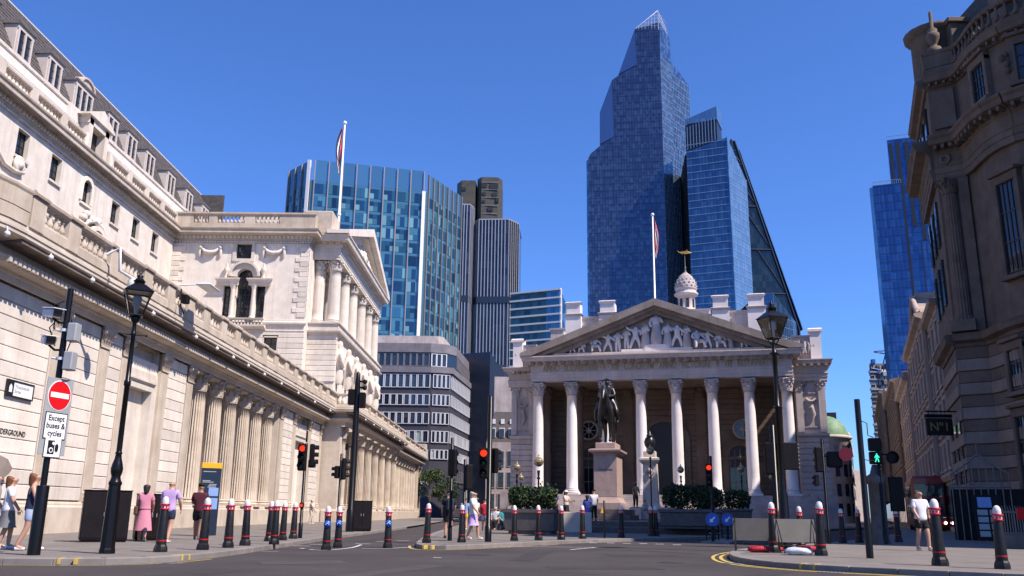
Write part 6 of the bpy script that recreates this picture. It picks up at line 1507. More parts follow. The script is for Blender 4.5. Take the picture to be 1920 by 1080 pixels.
# ------------------------------------------------------------------ forecourt terrace, equestrian statue, memorial, planters
TR=tag(MB().prism([(1.5,49.2),(13.0,46.3),(20,74),(9.5,84),(2,84)],-.2,.30).build('terrace_lower',M['granite_d']),kind='structure')
tag(MB().prism([(2.2,51.0),(13.2,48.3),(19.2,74),(9.8,83.4),(2.6,83.5)],-.2,.58).build('terrace_upper',M['granite_d']),kind='structure')
ES=thing('equestrian_statue','dark bronze rider on horse atop a tall pink granite pedestal before the temple columns','statue',(6.25,62,.58),RZ)
b=MB(); b.cbox(-2.1,-2.6,0,2.1,2.6,.35,.03); b.cbox(-1.8,-2.3,.35,1.8,2.3,.7,.03); b.build('base_step',M['granite_d'],ES).scale=(.85,.9,1)
b=MB(); b.cbox(-1.35,-1.9,.7,1.35,1.9,1.15,.03); b.build('pedestal_base',M['granite_p'],ES).scale=(.75,.86,1)
b=MB()
for (x0,y0,x1,y1) in ((-1.3,-1.85,1.3,1.85),): 
    vs=[]
    for z,q in ((1.15,.0),(1.35,.14),(1.45,.2),(1.5,.22)): vs+=[(x0+q,y0+q,z),(x1-q,y0+q,z),(x1-q,y1-q,z),(x0+q,y1-q,z)]
    b.add(vs,[(4*i+j,4*i+(j+1)%4,4*i+4+(j+1)%4,4*i+4+j) for i in range(3) for j in range(4)]+[(12,13,14,15)])
b.build('pedestal_moulding',M['granite_p'],ES).scale=(.75,.86,1)
b=MB(); b.cbox(-1.06,-1.62,1.5,1.06,1.62,4.25,.03); b.build('pedestal_die',M['granite_p'],ES).scale=(.75,.86,1)
b=MB(); 
vs=[]
for z,q in ((4.25,1.06),(4.35,1.12),(4.42,1.3),(4.5,1.45),(4.62,1.47),(4.66,1.35),(4.7,1.1)): vs+=[(-q,-q-.56,z),(q,-q-.56,z),(q,q+.56,z),(-q,q+.56,z)]
b.add(vs,[(4*i+j,4*i+(j+1)%4,4*i+4+(j+1)%4,4*i+4+j) for i in range(6) for j in range(4)]+[(24,25,26,27)]); b.build('pedestal_cornice',M['granite_p'],ES).scale=(.75,.86,1)
b=MB(); b.cbox(-.92,-1.5,4.7,.92,1.5,5.12,.05); b.build('pedestal_cap',M['granite_p'],ES).scale=(.75,.86,1)
put(text_mesh('WELLINGTON',.15,.01),'lettering',M['granite_d'],ES,(0,-1.40,3.3),rot=FACE_CAM)
S=1.66
hv=[(0,.15,1.38),(0,.75,1.46),(0,-.42,1.40),(0,-.66,1.62),(0,-.82,1.92),(0,-.92,2.16),(0,-1.1,2.02),(0,-1.26,1.76),(0,-1.3,1.66)]; he=[(0,1),(0,2),(2,3),(3,4),(4,5),(5,6),(6,7),(7,8)]; hr=[.33,.30,.33,.25,.18,.12,.125,.09,.07]
def chain(vs,ed,rr,frm,pts,rs):
    k=len(vs); vs+=pts; rr+=rs; ed+=[(frm,k)]+[(k+i,k+i+1) for i in range(len(pts)-1)]
for s in (-1,1):
    chain(hv,he,hr,2,[(s*.2,-.5,1.08),(s*.19,-.56+.12*(s>0),.62),(s*.19,-.55+.1*(s>0),.22),(s*.19,-.60+.1*(s>0),.04)],[.15,.085,.058,.085])
    chain(hv,he,hr,1,[(s*.21,.72,1.12),(s*.22,.56,.92),(s*.2,.90,.56),(s*.2,.84,.2),(s*.2,.79,.04)],[.2,.15,.082,.06,.085])
    chain(hv,he,hr,5,[(s*.07,-.92,2.32)],[.035])
chain(hv,he,hr,1,[(0,1.02,1.45),(0,1.18,1.05),(0,1.16,.55)],[.09,.1,.05])
put(skin_mesh('horse',[(x*S,y*S,z*S) for x,y,z in hv],he,[r*S for r in hr],2),'horse',M['bronze'],ES,(0,-.22,5.1))
rv=[(0,.12,1.78),(0,.1,2.1),(0,.08,2.3),(0,.06,2.44),(0,.03,2.56),(0,.03,2.66)]; re_=[(0,1),(1,2),(2,3),(3,4),(4,5)]; rr=[.2,.2,.2,.075,.11,.09]
for s in (-1,1):
    chain(rv,re_,rr,2,[(s*.24,.08,2.28),(s*.33,-.02,2.02),(s*.16,-.28,1.93),(s*.1,-.36,1.95)],[.1,.08,.065,.06])
    chain(rv,re_,rr,0,[(s*.3,.0,1.66),(s*.43,-.2,1.3),(s*.44,-.06,.92),(s*.46,-.24,.84)],[.15,.11,.075,.06])
put(skin_mesh('rider',[(x*S,y*S,z*S) for x,y,z in rv],re_,[r*S for r in rr],2),'rider',M['bronze'],ES,(0,-.22,5.1))
b=MB(); b.m=Matrix.Translation((0,.03,5.1))@Matrix.Scale(S,4); vs=[];n=14
for j,(r,z) in enumerate(((.2,2.36),(.3,2.2),(.36,1.95),(.4,1.7),(.45,1.45))):
    for i in range(n+1):
        a=pi*(i/n)*1.25-pi*.125; q=r*(1+.06*sin(i*2.4)); vs.append((q*cos(a),q*sin(a)*.8-.05,z))
b.add(vs,[(j*(n+1)+i,j*(n+1)+i+1,(j+1)*(n+1)+i+1,(j+1)*(n+1)+i) for j in range(4) for i in range(n)],True); b.m=None; b.build('cloak',M['bronze'],ES)
b=MB(); b.m=Matrix.Translation((0,-.2,5.1))@Matrix.Scale(S,4); b.slab([(-.22,2.62),(-.1,2.72),(0,2.76),(.1,2.72),(.22,2.62),(0,2.66)],'y',-.02,.12); b.m=None; b.build('hat',M['bronze'],ES)
b=MB(); b.m=Matrix.Translation((0,-.22,5.1))@Matrix.Scale(S,4); b.tube([(.05,-.85,1.95),(.12,-.5,1.95),(.1,-.36,1.95)],.012,5); b.tube([(-.05,-.85,1.95),(-.12,-.5,1.95),(-.1,-.36,1.95)],.012,5); b.tube([(.4,.2,1.75),(.45,.6,1.3),(.46,.85,1.05)],.02,5); b.m=None; b.build('reins_and_sword',M['bronze'],ES)

# war memorial
WM=thing('war_memorial','pale stone memorial pillar with bronze lion urn and soldier figures right of the statue','memorial',(11.0,74.5,.58),RZ)
b=MB(); b.cbox(-2.6,-1.2,0,2.6,1.2,.5,.04); b.cbox(-1.6,-1.0,.5,1.6,1.0,1.0,.04); b.build('base',M['stone'],WM)
b=MB(); vs=[]
for z,q in ((1.0,.72),(1.3,.62),(4.5,.56)): vs+=[(-q,-q,z),(q,-q,z),(q,q,z),(-q,q,z)]
b.add(vs,[(4*i+j,4*i+(j+1)%4,4*i+4+(j+1)%4,4*i+4+j) for i in range(2) for j in range(4)]+[(8,9,10,11)]); b.build('pillar',M['stone'],WM)
b=MB(); b.mould((-.56,-.56),(.56,-.56),[(-1.1,4.4),(.02,4.4),(.2,4.6),(.28,4.75),(.28,4.9),(.05,5.0),(-1.1,5.0)],1,1); b.cbox(-.5,-.5,5.0,.5,.5,5.5,.04); b.build('pillar_cap',M['stone'],WM)
b=MB(); b.lathe([(.3,5.5),(.2,5.6),(.42,6.0),(.48,6.3),(.35,6.6),(.25,6.7),(.28,6.85),(.1,7.0),(.05,7.3)],12); b.ball((0,-.25,6.75),.2,8,6); b.build('lion_urn',M['bronze'],WM)
b=MB(); b.tube([(-.3,-.62,3.8),(0,-.66,3.4),(.3,-.62,3.8)],.09,6); b.ball((0,-.62,3.9),.22,8,6); b.build('shield_carving',M['stone_g'],WM)

# stone planters with clipped hedges
def leaf_mass(name,mat,boxes,n,size,parent,seed=1):
    """many small leaf quads spread through rounded volumes"""
    rnd=random.Random(seed); vs=[]; fs=[]
    for (cx,cy,cz,rx,ry,rz_) in boxes:
        for k in range(n):
            while True:
                p=Vector((rnd.uniform(-1,1),rnd.uniform(-1,1),rnd.uniform(-1,1)))
                q=max(abs(p.x),abs(p.y),abs(p.z))*.5+p.length*.5
                if q<1 and rnd.random()<q**2+.08: break
            c=Vector((cx+p.x*rx,cy+p.y*ry,cz+p.z*rz_)); s=size*rnd.uniform(.6,1.3)
            a=Vector((rnd.gauss(0,1),rnd.gauss(0,1),rnd.gauss(0,.7))).normalized(); d=a.cross(Vector((rnd.gauss(0,1),rnd.gauss(0,1),rnd.gauss(0,1)))).normalized()
            o=len(vs); vs+=[c-a*s,c+d*s*.5,c+a*s,c-d*s*.5]; fs.append((o,o+1,o+2,o+3))
    b=MB(); b.add(vs,fs); o=b.build(name,mat,parent,kind='stuff'); return o
def planter(label,loc,rz,w,dp,h,hh,seed):
    p=thing('planter',label,'planter',loc,rz,'hedge planters on the forecourt')
    b=MB(); vs=[]
    for z,q in ((0,-.12),(h*.12,-.12),(h*.15,0),(h*.8,.06),(h*.86,.12),(h,.12)): vs+=[(-w/2-q,-dp/2-q,z),(w/2+q,-dp/2-q,z),(w/2+q,dp/2+q,z),(-w/2-q,dp/2+q,z)]
    b.add(vs,[(4*i+j,4*i+(j+1)%4,4*i+4+(j+1)%4,4*i+4+j) for i in range(5) for j in range(4)]+[(20,21,22,23)]); b.build('trough',M['granite_d'],p)
    leaf_mass('hedge',M['leaf'],[(0,0,h+hh*.5,w*.52,dp*.52,hh*.56),(-w*.25,0,h+hh*.6,w*.25,dp*.5,hh*.5),(w*.25,0,h+hh*.55,w*.25,dp*.5,hh*.52)],1300,.085,p,seed)
    leaf_mass('hedge_shoots',M['leaf_y'],[(0,0,h+hh*.75,w*.56,dp*.55,hh*.55)],160,.07,p,seed+50)
    return p
planter('granite planter with a clipped green hedge left of the statue, behind the bollards',(.75,43.5,0),-.25,2.3,1.6,1.15,1.0,3)
planter('dark granite planter with a broad shaded hedge right of the statue',(8.9,46.6,.3),-.25,2.9,1.7,.95,1.15,5)
planter('long shaded hedge planter far right of the statue, before the steps',(13.0,57.0,.58),-.25,3.2,1.5,.8,1.1,9)

# small street tree by the far end of the bank wall
def tree(label,loc,h,seed,mat):
    t=thing('street_tree',label,'tree',loc); rnd=random.Random(seed)
    b=MB(); b.tube([(0,0,0),(.05,0,h*.3),(-.03,.05,h*.55),(.02,0,h*.8)],[h*.022,h*.018,h*.012,h*.005],8); tips=[]
    for k in range(12):
        z=h*rnd.uniform(.3,.75); a=rnd.uniform(0,2*pi); L=h*rnd.uniform(.14,.25); e=(cos(a)*L,sin(a)*L,z+L*.7); b.tube([(0,0,z),(e[0]*.5,e[1]*.5,z+L*.3),e],[h*.009,h*.006,h*.002],5); tips.append(e)
    b.build('trunk',M['bark'],t)
    leaf_mass('crown',mat,[(x,y,z,h*.11,h*.11,h*.09) for x,y,z in tips]+[(0,0,h*.85,h*.12,h*.12,h*.12)],190,h*.022,t,seed); return t
tree('small leafy green street tree at the far end of the bank wall',(-14.6,150,0),8.2,4,M['leaf_y'])
tree('darker green street tree beside the small shop beneath the dark office',(-11.4,148,0),6.8,8,M['leaf'])

# ------------------------------------------------------------------ bollards
def make_bollard(label,loc,sc=1.0):
    t=thing('bollard',label,'bollard',loc,group='black bollards with red rings and white caps')
    b=MB(); b.lathe([(.152,0),(.152,.06),(.138,.12),(.118,.16),(.112,.18),(.11,.185)],8,ph=pi/8,smooth=False); b.build('foot',M['bollard'],t)
    b=MB(); b.lathe([(.114,.18),(.112,.26),(.088,.92),(.084,.93)],16); b.build('post',M['bollard'],t)
    b=MB(); b.lathe([(.118,.235),(.118,.262)],16); b.build('red_ring',M['bollard_r'],t)
    b=MB(); b.lathe([(.094,.925),(.1,.93),(.1,.955),(.094,.96)],16); b.build('red_ring',M['bollard_r'],t)
    b=MB(); b.lathe([(.09,.955),(.09,1.02),(.087,1.025)],16); b.build('white_band',M['bollard_w'],t)
    b=MB(); 
    for k in range(8):
        a=2*pi*k/8; b.m=Matrix.Rotation(a,4,'Z'); b.slab([(-.022,.965),(.022,.965),(.022,1.01),(-.022,1.01)],'x',.089,.0935)
    b.m=None; b.build('band_crosses',M['bollard_r'],t)
    b=MB(); b.lathe([(.094,1.02),(.112,1.03),(.112,1.055),(.094,1.062)],16); b.build('red_ring',M['bollard_r'],t)
    b=MB(); b.lathe([(.08,1.06),(.08,1.1),(.076,1.14),(.062,1.185),(.036,1.215),(.008,1.225)],16); b.build('white_cap',M['bollard_w'],t)
    return t
BL=[((-8.05,20.67),1.0,'nearest bollard on the left pavement, before the man in lilac'),((-7.56,22.02),1.0,'bollard directly before the man in the maroon shirt'),((-7.40,23.43),1.0,'third bollard along the left kerb, right of the map totem'),
((-7.42,24.95),1.0,'fourth bollard along the left kerb before the fluted columns'),((-7.76,28.57),1.0,'rear bollard of the overlapping pair on the left kerb'),((-6.91,26.0),1.0,'front bollard of the overlapping pair on the left kerb'),
((-7.64,29.74),1.0,'slim-looking bollard between the overlapping pair and the cycle signal'),((-7.74,31.55),1.0,'bollard right beside the left cycle traffic signal'),
((-5.36,25.73),.98,'bollard with blue disc, left of the two standing in the roadway'),((-5.39,27.52),.98,'bollard with blue disc, right of the two standing in the roadway'),((-3.9,27.63),1.0,'lone bollard with blue disc in the middle of the roadway'),
((-2.87,29.04),1.0,'bollard at the pointed tip of the central pavement'),((-1.82,30.0),.98,'bollard beside the blurred white pedestrian on the central pavement'),((-.10,32.49),1.0,'bollard right of the tall red signal on the central pavement'),
((.79,33.53),1.02,'bollard below the globe lamp at the left hedge planter'),((1.67,34.59),1.02,'bollard in front of the low white wall by the planter'),((2.61,36.48),1.05,'bollard below the woman in the blue dress'),
((4.44,38.98),1.08,'bollard under the right edge of the statue pedestal'),((6.25,42.6),1.1,'left bollard of the close pair in shade right of the statue'),((6.5,42.8),1.1,'right bollard of the close pair in shade right of the statue'),((8.39,47.07),1.12,'small shaded bollard before the broad dark hedge'),
((7.13,25.46),1.1,'bollard at the left of the road-work boards'),((7.75,23.43),1.1,'bollard at the right of the road-work boards'),((8.3,28.6),1.05,'left white-capped bollard behind the road-work boards'),((9.1,29.4),1.05,'right white-capped bollard behind the road-work boards'),
((8.82,19.23),1.11,'large bollard partly hiding the man in the white shirt'),((9.63,18.33),1.0,'rightmost large bollard at the frame edge'),
((12.5,35.2),1.05,'shaded bollard behind, left of the thin black post'),((13.4,35.9),1.05,'shaded bollard behind, just left of the green-man signal post'),((14.4,36.6),1.05,'shaded bollard behind the thin black post'),((15.6,37.5),1.05,'shaded bollard below the green-man signal'),((18.4,40.5),1.05,'shaded bollard left of the man in the white shirt')]
bp=make_bollard(BL[0][2],(*BL[0][0],0))
for (x,y),s,l in BL[1:]:
    z=-.118 if l.find('roadway')>=0 else (.3 if y>46.9 else 0)
    o=copy_thing(bp,(x,y,z),random.uniform(0,1),l,s); o.rotation_euler=(random.gauss(0,.008),random.gauss(0,.010),random.uniform(0,1))
    if 'blue disc' in l:
        b=MB(); b.m=Matrix.Translation((0,-.108,.72))@Matrix.Rotation(pi/2,4,'X'); b.lathe([(.001,0),(.10,0),(.10,.012),(.001,.012)],16); b.m=None
        d=b.build('blue_disc',M['signblue'],o); o.rotation_euler.z=.15
        b=MB(); b.tube([(-.05,-.125,.70),(0,-.125,.75),(.05,-.125,.70)],.008,5); b.build('white_arrow',M['signwhite'],d)

# ------------------------------------------------------------------ lamp posts
def lantern(t,z,s,glass=True):
    """square tapered lantern with crown and finial; z = bottom"""
    r0,r1,h=.13*s,.27*s,.52*s
    b=MB()
    for i in range(4):
        a=pi/4+i*pi/2; b.tube([(r0*1.41*cos(a),r0*1.41*sin(a),z),(r1*1.41*cos(a),r1*1.41*sin(a),z+h)],.014*s,5)
        a2=a+pi/2
        b.tube([(r0*1.41*cos(a),r0*1.41*sin(a),z),(r0*1.41*cos(a2),r0*1.41*sin(a2),z)],.02*s,5); b.tube([(r1*1.41*cos(a),r1*1.41*sin(a),z+h),(r1*1.41*cos(a2),r1*1.41*sin(a2),z+h)],.022*s,5)
    f=b.build('lantern_frame',M['black'],t)
    b=MB(); vs=[(r0*sx,r0*sy,z) for sx,sy in ((-1,-1),(1,-1),(1,1),(-1,1))]+[(r1*sx*.99,r1*sy*.99,z+h) for sx,sy in ((-1,-1),(1,-1),(1,1),(-1,1))]
    for i in range(4):
        b=MB(); b.add([vs[i],vs[(i+1)%4],vs[4+(i+1)%4],vs[4+i]],[(0,1,2,3)]); b.build('pane',M['lglass'],f)
    b=MB(); b.add([(r1*1.12*sx,r1*1.12*sy,z+h) for sx,sy in ((-1,-1),(1,-1),(1,1),(-1,1))]+[(r1*.45*sx,r1*.45*sy,z+h+.17*s) for sx,sy in ((-1,-1),(1,-1),(1,1),(-1,1))],[(0,1,5,4),(1,2,6,5),(2,3,7,6),(3,0,4,7),(4,5,6,7),(3,2,1,0)])
    b.lathe([(r1*.42,z+h+.17*s),(r1*.42,z+h+.24*s),(r1*.5,z+h+.25*s),(r1*.2,z+h+.33*s),(r1*.28,z+h+.37*s),(r1*.1,z+h+.41*s),(.012*s,z+h+.5*s)],10); b.build('lantern_crown',M['black'],t)
    b=MB(); b.lathe([(.03*s,z),(.05*s,z+.12*s),(.05*s,z+.2*s),(.09*s,z+.24*s),(.09*s,z+.42*s),(.02*s,z+.46*s)],10); b.build('burner',M['camwhite'],t)
LP=thing('lamp_post','near left black lamp post with stout base and glass lantern','lamp post',(-8.79,19.63,0),.5)
b=MB(); b.lathe([(.17,0),(.17,.08),(.158,.12),(.15,.5),(.132,1.35),(.128,1.42),(.145,1.45),(.145,1.5)],8,ph=pi/8,smooth=False); b.build('base',M['black'],LP)
b=MB(); b.lathe([(.13,1.5),(.105,1.56),(.095,1.62),(.12,1.7),(.13,1.78),(.105,1.9),(.075,2.0),(.062,2.1),(.08,2.12),(.062,2.15)],16); b.build('bulb_moulding',M['black'],LP)
b=MB(); b.lathe([(.06,2.1),(.056,3.6),(.075,3.62),(.075,3.72),(.054,3.74),(.05,4.75),(.075,4.78),(.05,4.82),(.045,5.05),(.09,5.1),(.11,5.18),(.06,5.22)],14); b.build('pole',M['black'],LP)
b=MB(); b.tube([(-.27,0,4.78),(.27,0,4.78)],.016,6); b.ball((-.28,0,4.78),.03,6,5); b.ball((.28,0,4.78),.03,6,5); b.build('ladder_bar',M['black'],LP)
lantern(LP,5.22,1.05)
LR=thing('lamp_post','tall black lamp post with glass lantern rising before the right of the pediment','lamp post',(8.1,27.62,0),.35)
b=MB(); b.lathe([(.19,0),(.19,.5),(.15,.6),(.14,1.6),(.1,1.75),(.115,1.85),(.085,2.0)],10); b.build('base',M['black'],LR)
b=MB(); b.lathe([(.085,2.0),(.08,4.2),(.1,4.22),(.1,4.3),(.077,4.32),(.072,5.9),(.1,5.93),(.1,6.0),(.07,6.03),(.065,6.3)],14); b.build('pole',M['black'],LR)
b=MB()
for i in range(4):
    a=pi/4+i*pi/2; b.tube([(.06*cos(a),.06*sin(a),6.25),(.16*cos(a),.16*sin(a),6.38),(.15*cos(a),.15*sin(a),6.48)],.02,5)
for z in (4.26,5.96):
    for a in (0,pi/2,pi,3*pi/2): b.ball((.15*cos(a),.15*sin(a),z),.035,6,4)
b.build('scroll_brackets',M['black'],LR)
lantern(LR,6.45,1.25)
# globe lamps on the forecourt
def globe_lamp(label,loc,h,r=.24):
    t=thing('globe_lamp',label,'lamp',loc,group='ornate globe lamps on the forecourt')
    b=MB(); b.lathe([(.2,0),(.2,.2),(.12,.35),(.14,.6),(.07,.8),(.1,.95),(.055,1.1),(.05,h*.62),(.085,h*.63),(.05,h*.66),(.045,h*.8),(.1,h*.82),(.05,h*.84),(.08,h-.2)],12); b.build('post',M['black'],t)
    b=MB(); b.ball((0,0,h+r*.9),r,14,10); b.build('globe',M['globe'],t)
    b=MB(); b.lathe([(r*1.04,h+r*.82),(r*1.06,h+r*.9),(r*1.04,h+r*.98)],14,caps=False); b.lathe([(r*.5,h+r*1.75),(r*.35,h+r*1.95),(.03,h+r*2.1),(.05,h+r*2.3),(.01,h+r*2.6)],8); b.build('gilt_band',M['gold'],t)
    return t
M['globe']=mottled('amber_globe',(0.14,0.10,0.05),(0.34,0.27,0.17),5,.1,0,10,spec=.8)
globe_lamp('ornate globe lamp standing over the left hedge planter',(1.05,45.2,0),3.25)
globe_lamp('ornate globe lamp at the left wing of the temple front',(-.05,58,0),3.6)
globe_lamp('small pale globe lamp left of the first column',(.25,66,.2),3.1,.2)
globe_lamp('tall dark globe lamp just before the memorial pillar',(10.2,69,.58),4.9,.3)
globe_lamp('gilt globe lamp right of the memorial pillar',(11.6,64,.58),3.3)
globe_lamp('globe lamp against the sunlit inner wall near the seventh column',(15.4,62,.58),3.3)
globe_lamp('shaded globe lamp by the last column',(20.9,74,.3),3.6)

# ------------------------------------------------------------------ left sign post with cameras
SPt=thing('sign_post','black post with no-entry sign, bus plate and cameras at the far left','sign post',(-9.81,18.59,0))
b=MB(); b.lathe([(.125,0),(.125,1.36),(.118,1.38)],18); b.build('sleeve',M['black'],SPt)
b=MB(); b.lathe([(.064,1.3),(.064,5.55),(.06,5.58)],16); b.build('pole',M['black'],SPt)
RS=radians(74)
def plate(nm,par,w,h,z,y,mat,rz=RS,th=.01):
    b=MB(); b.m=Matrix.Rotation(rz,4,'Z'); b.cbox(-w/2,-y-th,z-h/2,w/2,-y,z+h/2,.004); b.m=None; return b.build(nm,mat,par)
px=.07
pan=plate('backing_board',SPt,.72,1.6,2.80,px,M['signgrey'],th=.02)
def disc(nm,par,r,z,y,mat,x=0,rz=RS):
    b=MB(); b.m=Matrix.Rotation(rz,4,'Z')@Matrix.Translation((x,-y,z))@Matrix.Rotation(pi/2,4,'X'); b.lathe([(.001,0),(r,0),(r,.006),(.001,.006)],40,smooth=False); b.m=None; return b.build(nm,mat,par)
d=disc('sign_rim',pan,.318,3.24,px+.02,M['signwhite']); disc('no_entry_disc',pan,.298,3.24,px+.027,M['signred'])
plate('white_bar',pan,.50,.11,3.24,px+.0335,M['signwhite'],th=.006)
plate('bus_plate_border',pan,.61,.56,2.60,px+.02,M['signblack'],th=.006); plate('bus_plate',pan,.565,.515,2.60,px+.026,M['signwhite'],th=.006)
plate('camera_plate_border',pan,.47,.42,2.22-.07,px+.02,M['signblack'],th=.006); plate('camera_plate',pan,.43,.38,2.15,px+.026,M['signwhite'],th=.006)
tr=Matrix.Rotation(RS,4,'Z')@Vector((0,-(px+.034),2.60))
put(text_mesh('Except\nbuses &\ncycles',.165,.002,sx=.98,bold=.003),'lettering',M['signblack'],pan,tuple(tr),rot=(pi/2,0,RS))
b=MB(); b.m=Matrix.Rotation(RS,4,'Z'); y=-(px+.034)
b.slab([(-.14,2.02),(.04,2.02),(.04,2.30),(-.14,2.30)],'y',y,y-.003); b.slab([(.06,2.09),(.11,2.06),(.15,2.10),(.15,2.20),(.11,2.24),(.06,2.21)],'y',y,y-.003); b.m=None; b.build('camera_symbol',M['signblack'],pan)
disc('symbol_lens',pan,.055,2.10,px+.0375,M['signwhite'],-.05); disc('symbol_lens_centre',pan,.03,2.10,px+.0445,M['signblack'],-.05); disc('symbol_dial',pan,.032,2.24,px+.0375,M['signwhite'],.0)
def cctv(par,z,side,mat='camwhite',L=.42,yaw=.2):
    b=MB(); b.m=Matrix.Translation((side*.30,-.05,z))@Matrix.Rotation(yaw,4,'Z')@Matrix.Rotation(.15,4,'X')
    b.cbox(-.12,-L/2,-.09,.12,L/2,.09,.03); b.cbox(-.14,-L/2-.08,.09,.14,L/2,.11,.01); b.m=None; c=b.build('camera_housing',M[mat],par)
    b=MB(); b.m=Matrix.Translation((side*.30,-.05,z))@Matrix.Rotation(yaw,4,'Z')@Matrix.Rotation(.15,4,'X'); b.cbox(-.09,-L/2-.012,-.07,.09,-L/2+.02,.07,.005); b.m=None; b.build('camera_window',M['lens'],c)
    b=MB(); b.tube([(0,0,z-.2),(side*.16,-.02,z-.2),(side*.28,-.05,z-.1)],.025,6); b.build('camera_bracket',M['black_m'],c); return c
cctv(SPt,5.02,-1,L=.5,yaw=.9); cctv(SPt,4.42,-1,L=.4,yaw=.7)
for z in (4.62,4.0):
    b=MB(); b.cbox(.1,-.13,z-.22,.3,.12,z+.18,.02); e=b.build('control_box',M['signgrey'],SPt); b=MB(); b.lathe([(.1,z+.0),(.1,z+.06)],12); b.tube([(-.2,-.02,z+.05),(.2,-.02,z-.03)],.022,6); b.build('clamp',M['camwhite'],e)
b=MB(); b.tube([(-.1,0,5.3),(-.28,-.05,5.2),(-.2,-.1,4.8),(-.32,-.05,4.7),(-.15,-.05,4.3)],.014,5); b.tube([(.1,0,4.9),(.18,0,4.5),(.1,0,4.2)],.012,5); b.build('cables',M['black_m'],SPt)

# ------------------------------------------------------------------ traffic signals
M['lamp_red']=plain('lit_red_lamp',(.7,.02,.01),.3,emit=(1,.035,.01),es=1.1)
M['lamp_green']=plain('lit_green_man',(.02,.6,.4),.3,emit=(.04,1,.5),es=1.0)
M['lamp_off']=plain('unlit_lamp',(.012,.012,.012),.15,spec=.6)
def signal_head(t,z,x=0,y=-.12,rz=0.0,lit=None,n=3,s=1.0,name='signal_head'):
    R_=Matrix.Translation((x,y,z))@Matrix.Rotation(rz,4,'Z'); hh=.3*s*n
    b=MB(); b.m=R_; b.cbox(-.15*s,-.02,-.02,.15*s,.18*s,hh+.02,.04*s); b.m=None; h=b.build(name,M['black_m'],t)
    for k in range(n):
        zc=.15*s+.3*s*(n-1-k)
        b=MB(); b.m=R_@Matrix.Translation((0,-.02,zc))@Matrix.Rotation(pi/2,4,'X'); b.lathe([(.001,.012),(.1*s,.006),(.105*s,0)],16,caps=False); b.m=None
        b.build('lens',M['lamp_red'] if (lit=='red' and k==0) else M['lamp_off'],h)
        b=MB(); b.m=R_@Matrix.Translation((0,-.02,zc)); vs=[]
        for q in (0,1):
            for i in range(9):
                a=-.15*pi+1.3*pi*i/8; rr_=.125*s; vs.append((rr_*cos(a),-q*.17*s,rr_*sin(a)))
        b.add(vs,[(i,i+1,9+i+1,9+i) for i in range(8)],True); b.m=None; b.build('hood',M['black_m'],h)
    return h
def traffic_light(label,loc,h,heads,rz=0,extra=None,r=.057):
    t=thing('traffic_light',label,'traffic light',loc,rz,group='traffic signals at the junction')
    b=MB(); b.lathe([(r*1.35,0),(r*1.35,.5),(r,.52),(r,h),(r*.8,h+.01)],12); b.build('pole',M['black'],t)
    for hd in heads: signal_head(t,*hd[:1],**hd[1])
    if extra: extra(t)
    return t
def x565(t):
    signal_head(t,1.05,.0,-.09,0,'red',1,.5,'low_cycle_signal')
    b=MB(); b.cbox(.12,-.05,2.45,.34,.25,2.72,.02); b.tube([(0,0,3.35),(0,0,3.75)],.035,6); b.build('detector',M['black_m'],t)
traffic_light('left cycle signal showing a red bicycle by the fluted columns',(-7.67,32.26,0),3.3,[(2.35,dict(lit='red',x=-.1,s=1.02)),(2.5,dict(x=.3,y=.0,rz=1.7,s=.85))],0,x565)
traffic_light('smaller signal seen edge-on between the left signal and the camera mast',(-7.5,38.0,0),3.3,[(2.25,dict(x=.15,y=.1,rz=2.2,s=.95)),(2.3,dict(x=-.22,y=.05,rz=-1.8,s=.8,n=2))],0)
def boxes(z0,z1): 
    def f(t):
        b=MB(); b.cbox(.05,-.1,z0,.45,.2,z1,.03); b.build('equipment_box',M['black_m'],t)
    return f
traffic_light('dark signal seen from behind beside the tip of the central pavement',(-2.32,31.5,0),3.5,[(2.2,dict(x=.05,y=.1,rz=pi-.3,s=1.0))],0)
traffic_light('second dark signal seen from behind, further along the central pavement',(-2.1,35.7,0),3.0,[(1.85,dict(x=.12,y=.1,rz=pi+.4,s=1.05))],0)
traffic_light('tall pole with a red traffic light on the central pavement',(-.98,30.9,0),4.9,[(2.1,dict(lit='red',x=-.2,s=1.12,rz=-.05)),(2.3,dict(x=.22,y=.2,rz=2.4,s=.9))],0,None,.085)
traffic_light('red traffic light with keep-left bollards before the steps',(8.45,39.3,-.118),3.6,[(2.35,dict(lit='red',x=-.12,rz=-.1))],0)
def x1480(t):
    b=MB(); b.cbox(-.05,.05,2.2,.1,.25,4.1,.02); b.build('second_pole',M['black_m'],t)
    b=MB(); b.cbox(.12,-.05,2.55,.85,.15,3.5,.03); bb=b.build('backing_board',M['black_m'],t)
    for k in range(7):
        b=MB(); b.ball((.87,0,2.62+.135*k),.035,6,4); b.build('bolt',M['lead'],bb)
traffic_light('cluster of signal poles and a black backing board beside the right lamp post',(9.03,31.6,0),4.1,[(2.4,dict(x=-.1,y=.15,rz=pi-.2,s=1.2)),(1.0,dict(x=.1,y=.1,rz=pi,s=.7,n=2))],0,x1480,.09)
def x1555(t):
    b=MB(); b.m=Matrix.Translation((.82,-.1,3.25))@Matrix.Rotation(pi/2,4,'X'); b.lathe([(.001,0),(.26,0),(.26,.02),(.001,.02)],28,smooth=False); b.m=None; b.build('red_disc',M['red'],t)
    b=MB(); b.cbox(.12,-.06,2.75,.72,.1,3.35,.08); b.tube([(0,0,3.2),(.4,0,3.2)],.05,6); b.build('side_box',M['black_m'],t)
traffic_light('dark signal seen from behind with a red disc on its right',(11.47,33.7,0),3.8,[(2.6,dict(x=-.15,y=.1,rz=pi,s=1.0)),(2.1,dict(x=-.3,y=.1,rz=pi+.3,s=.6,n=2))],0,x1555)
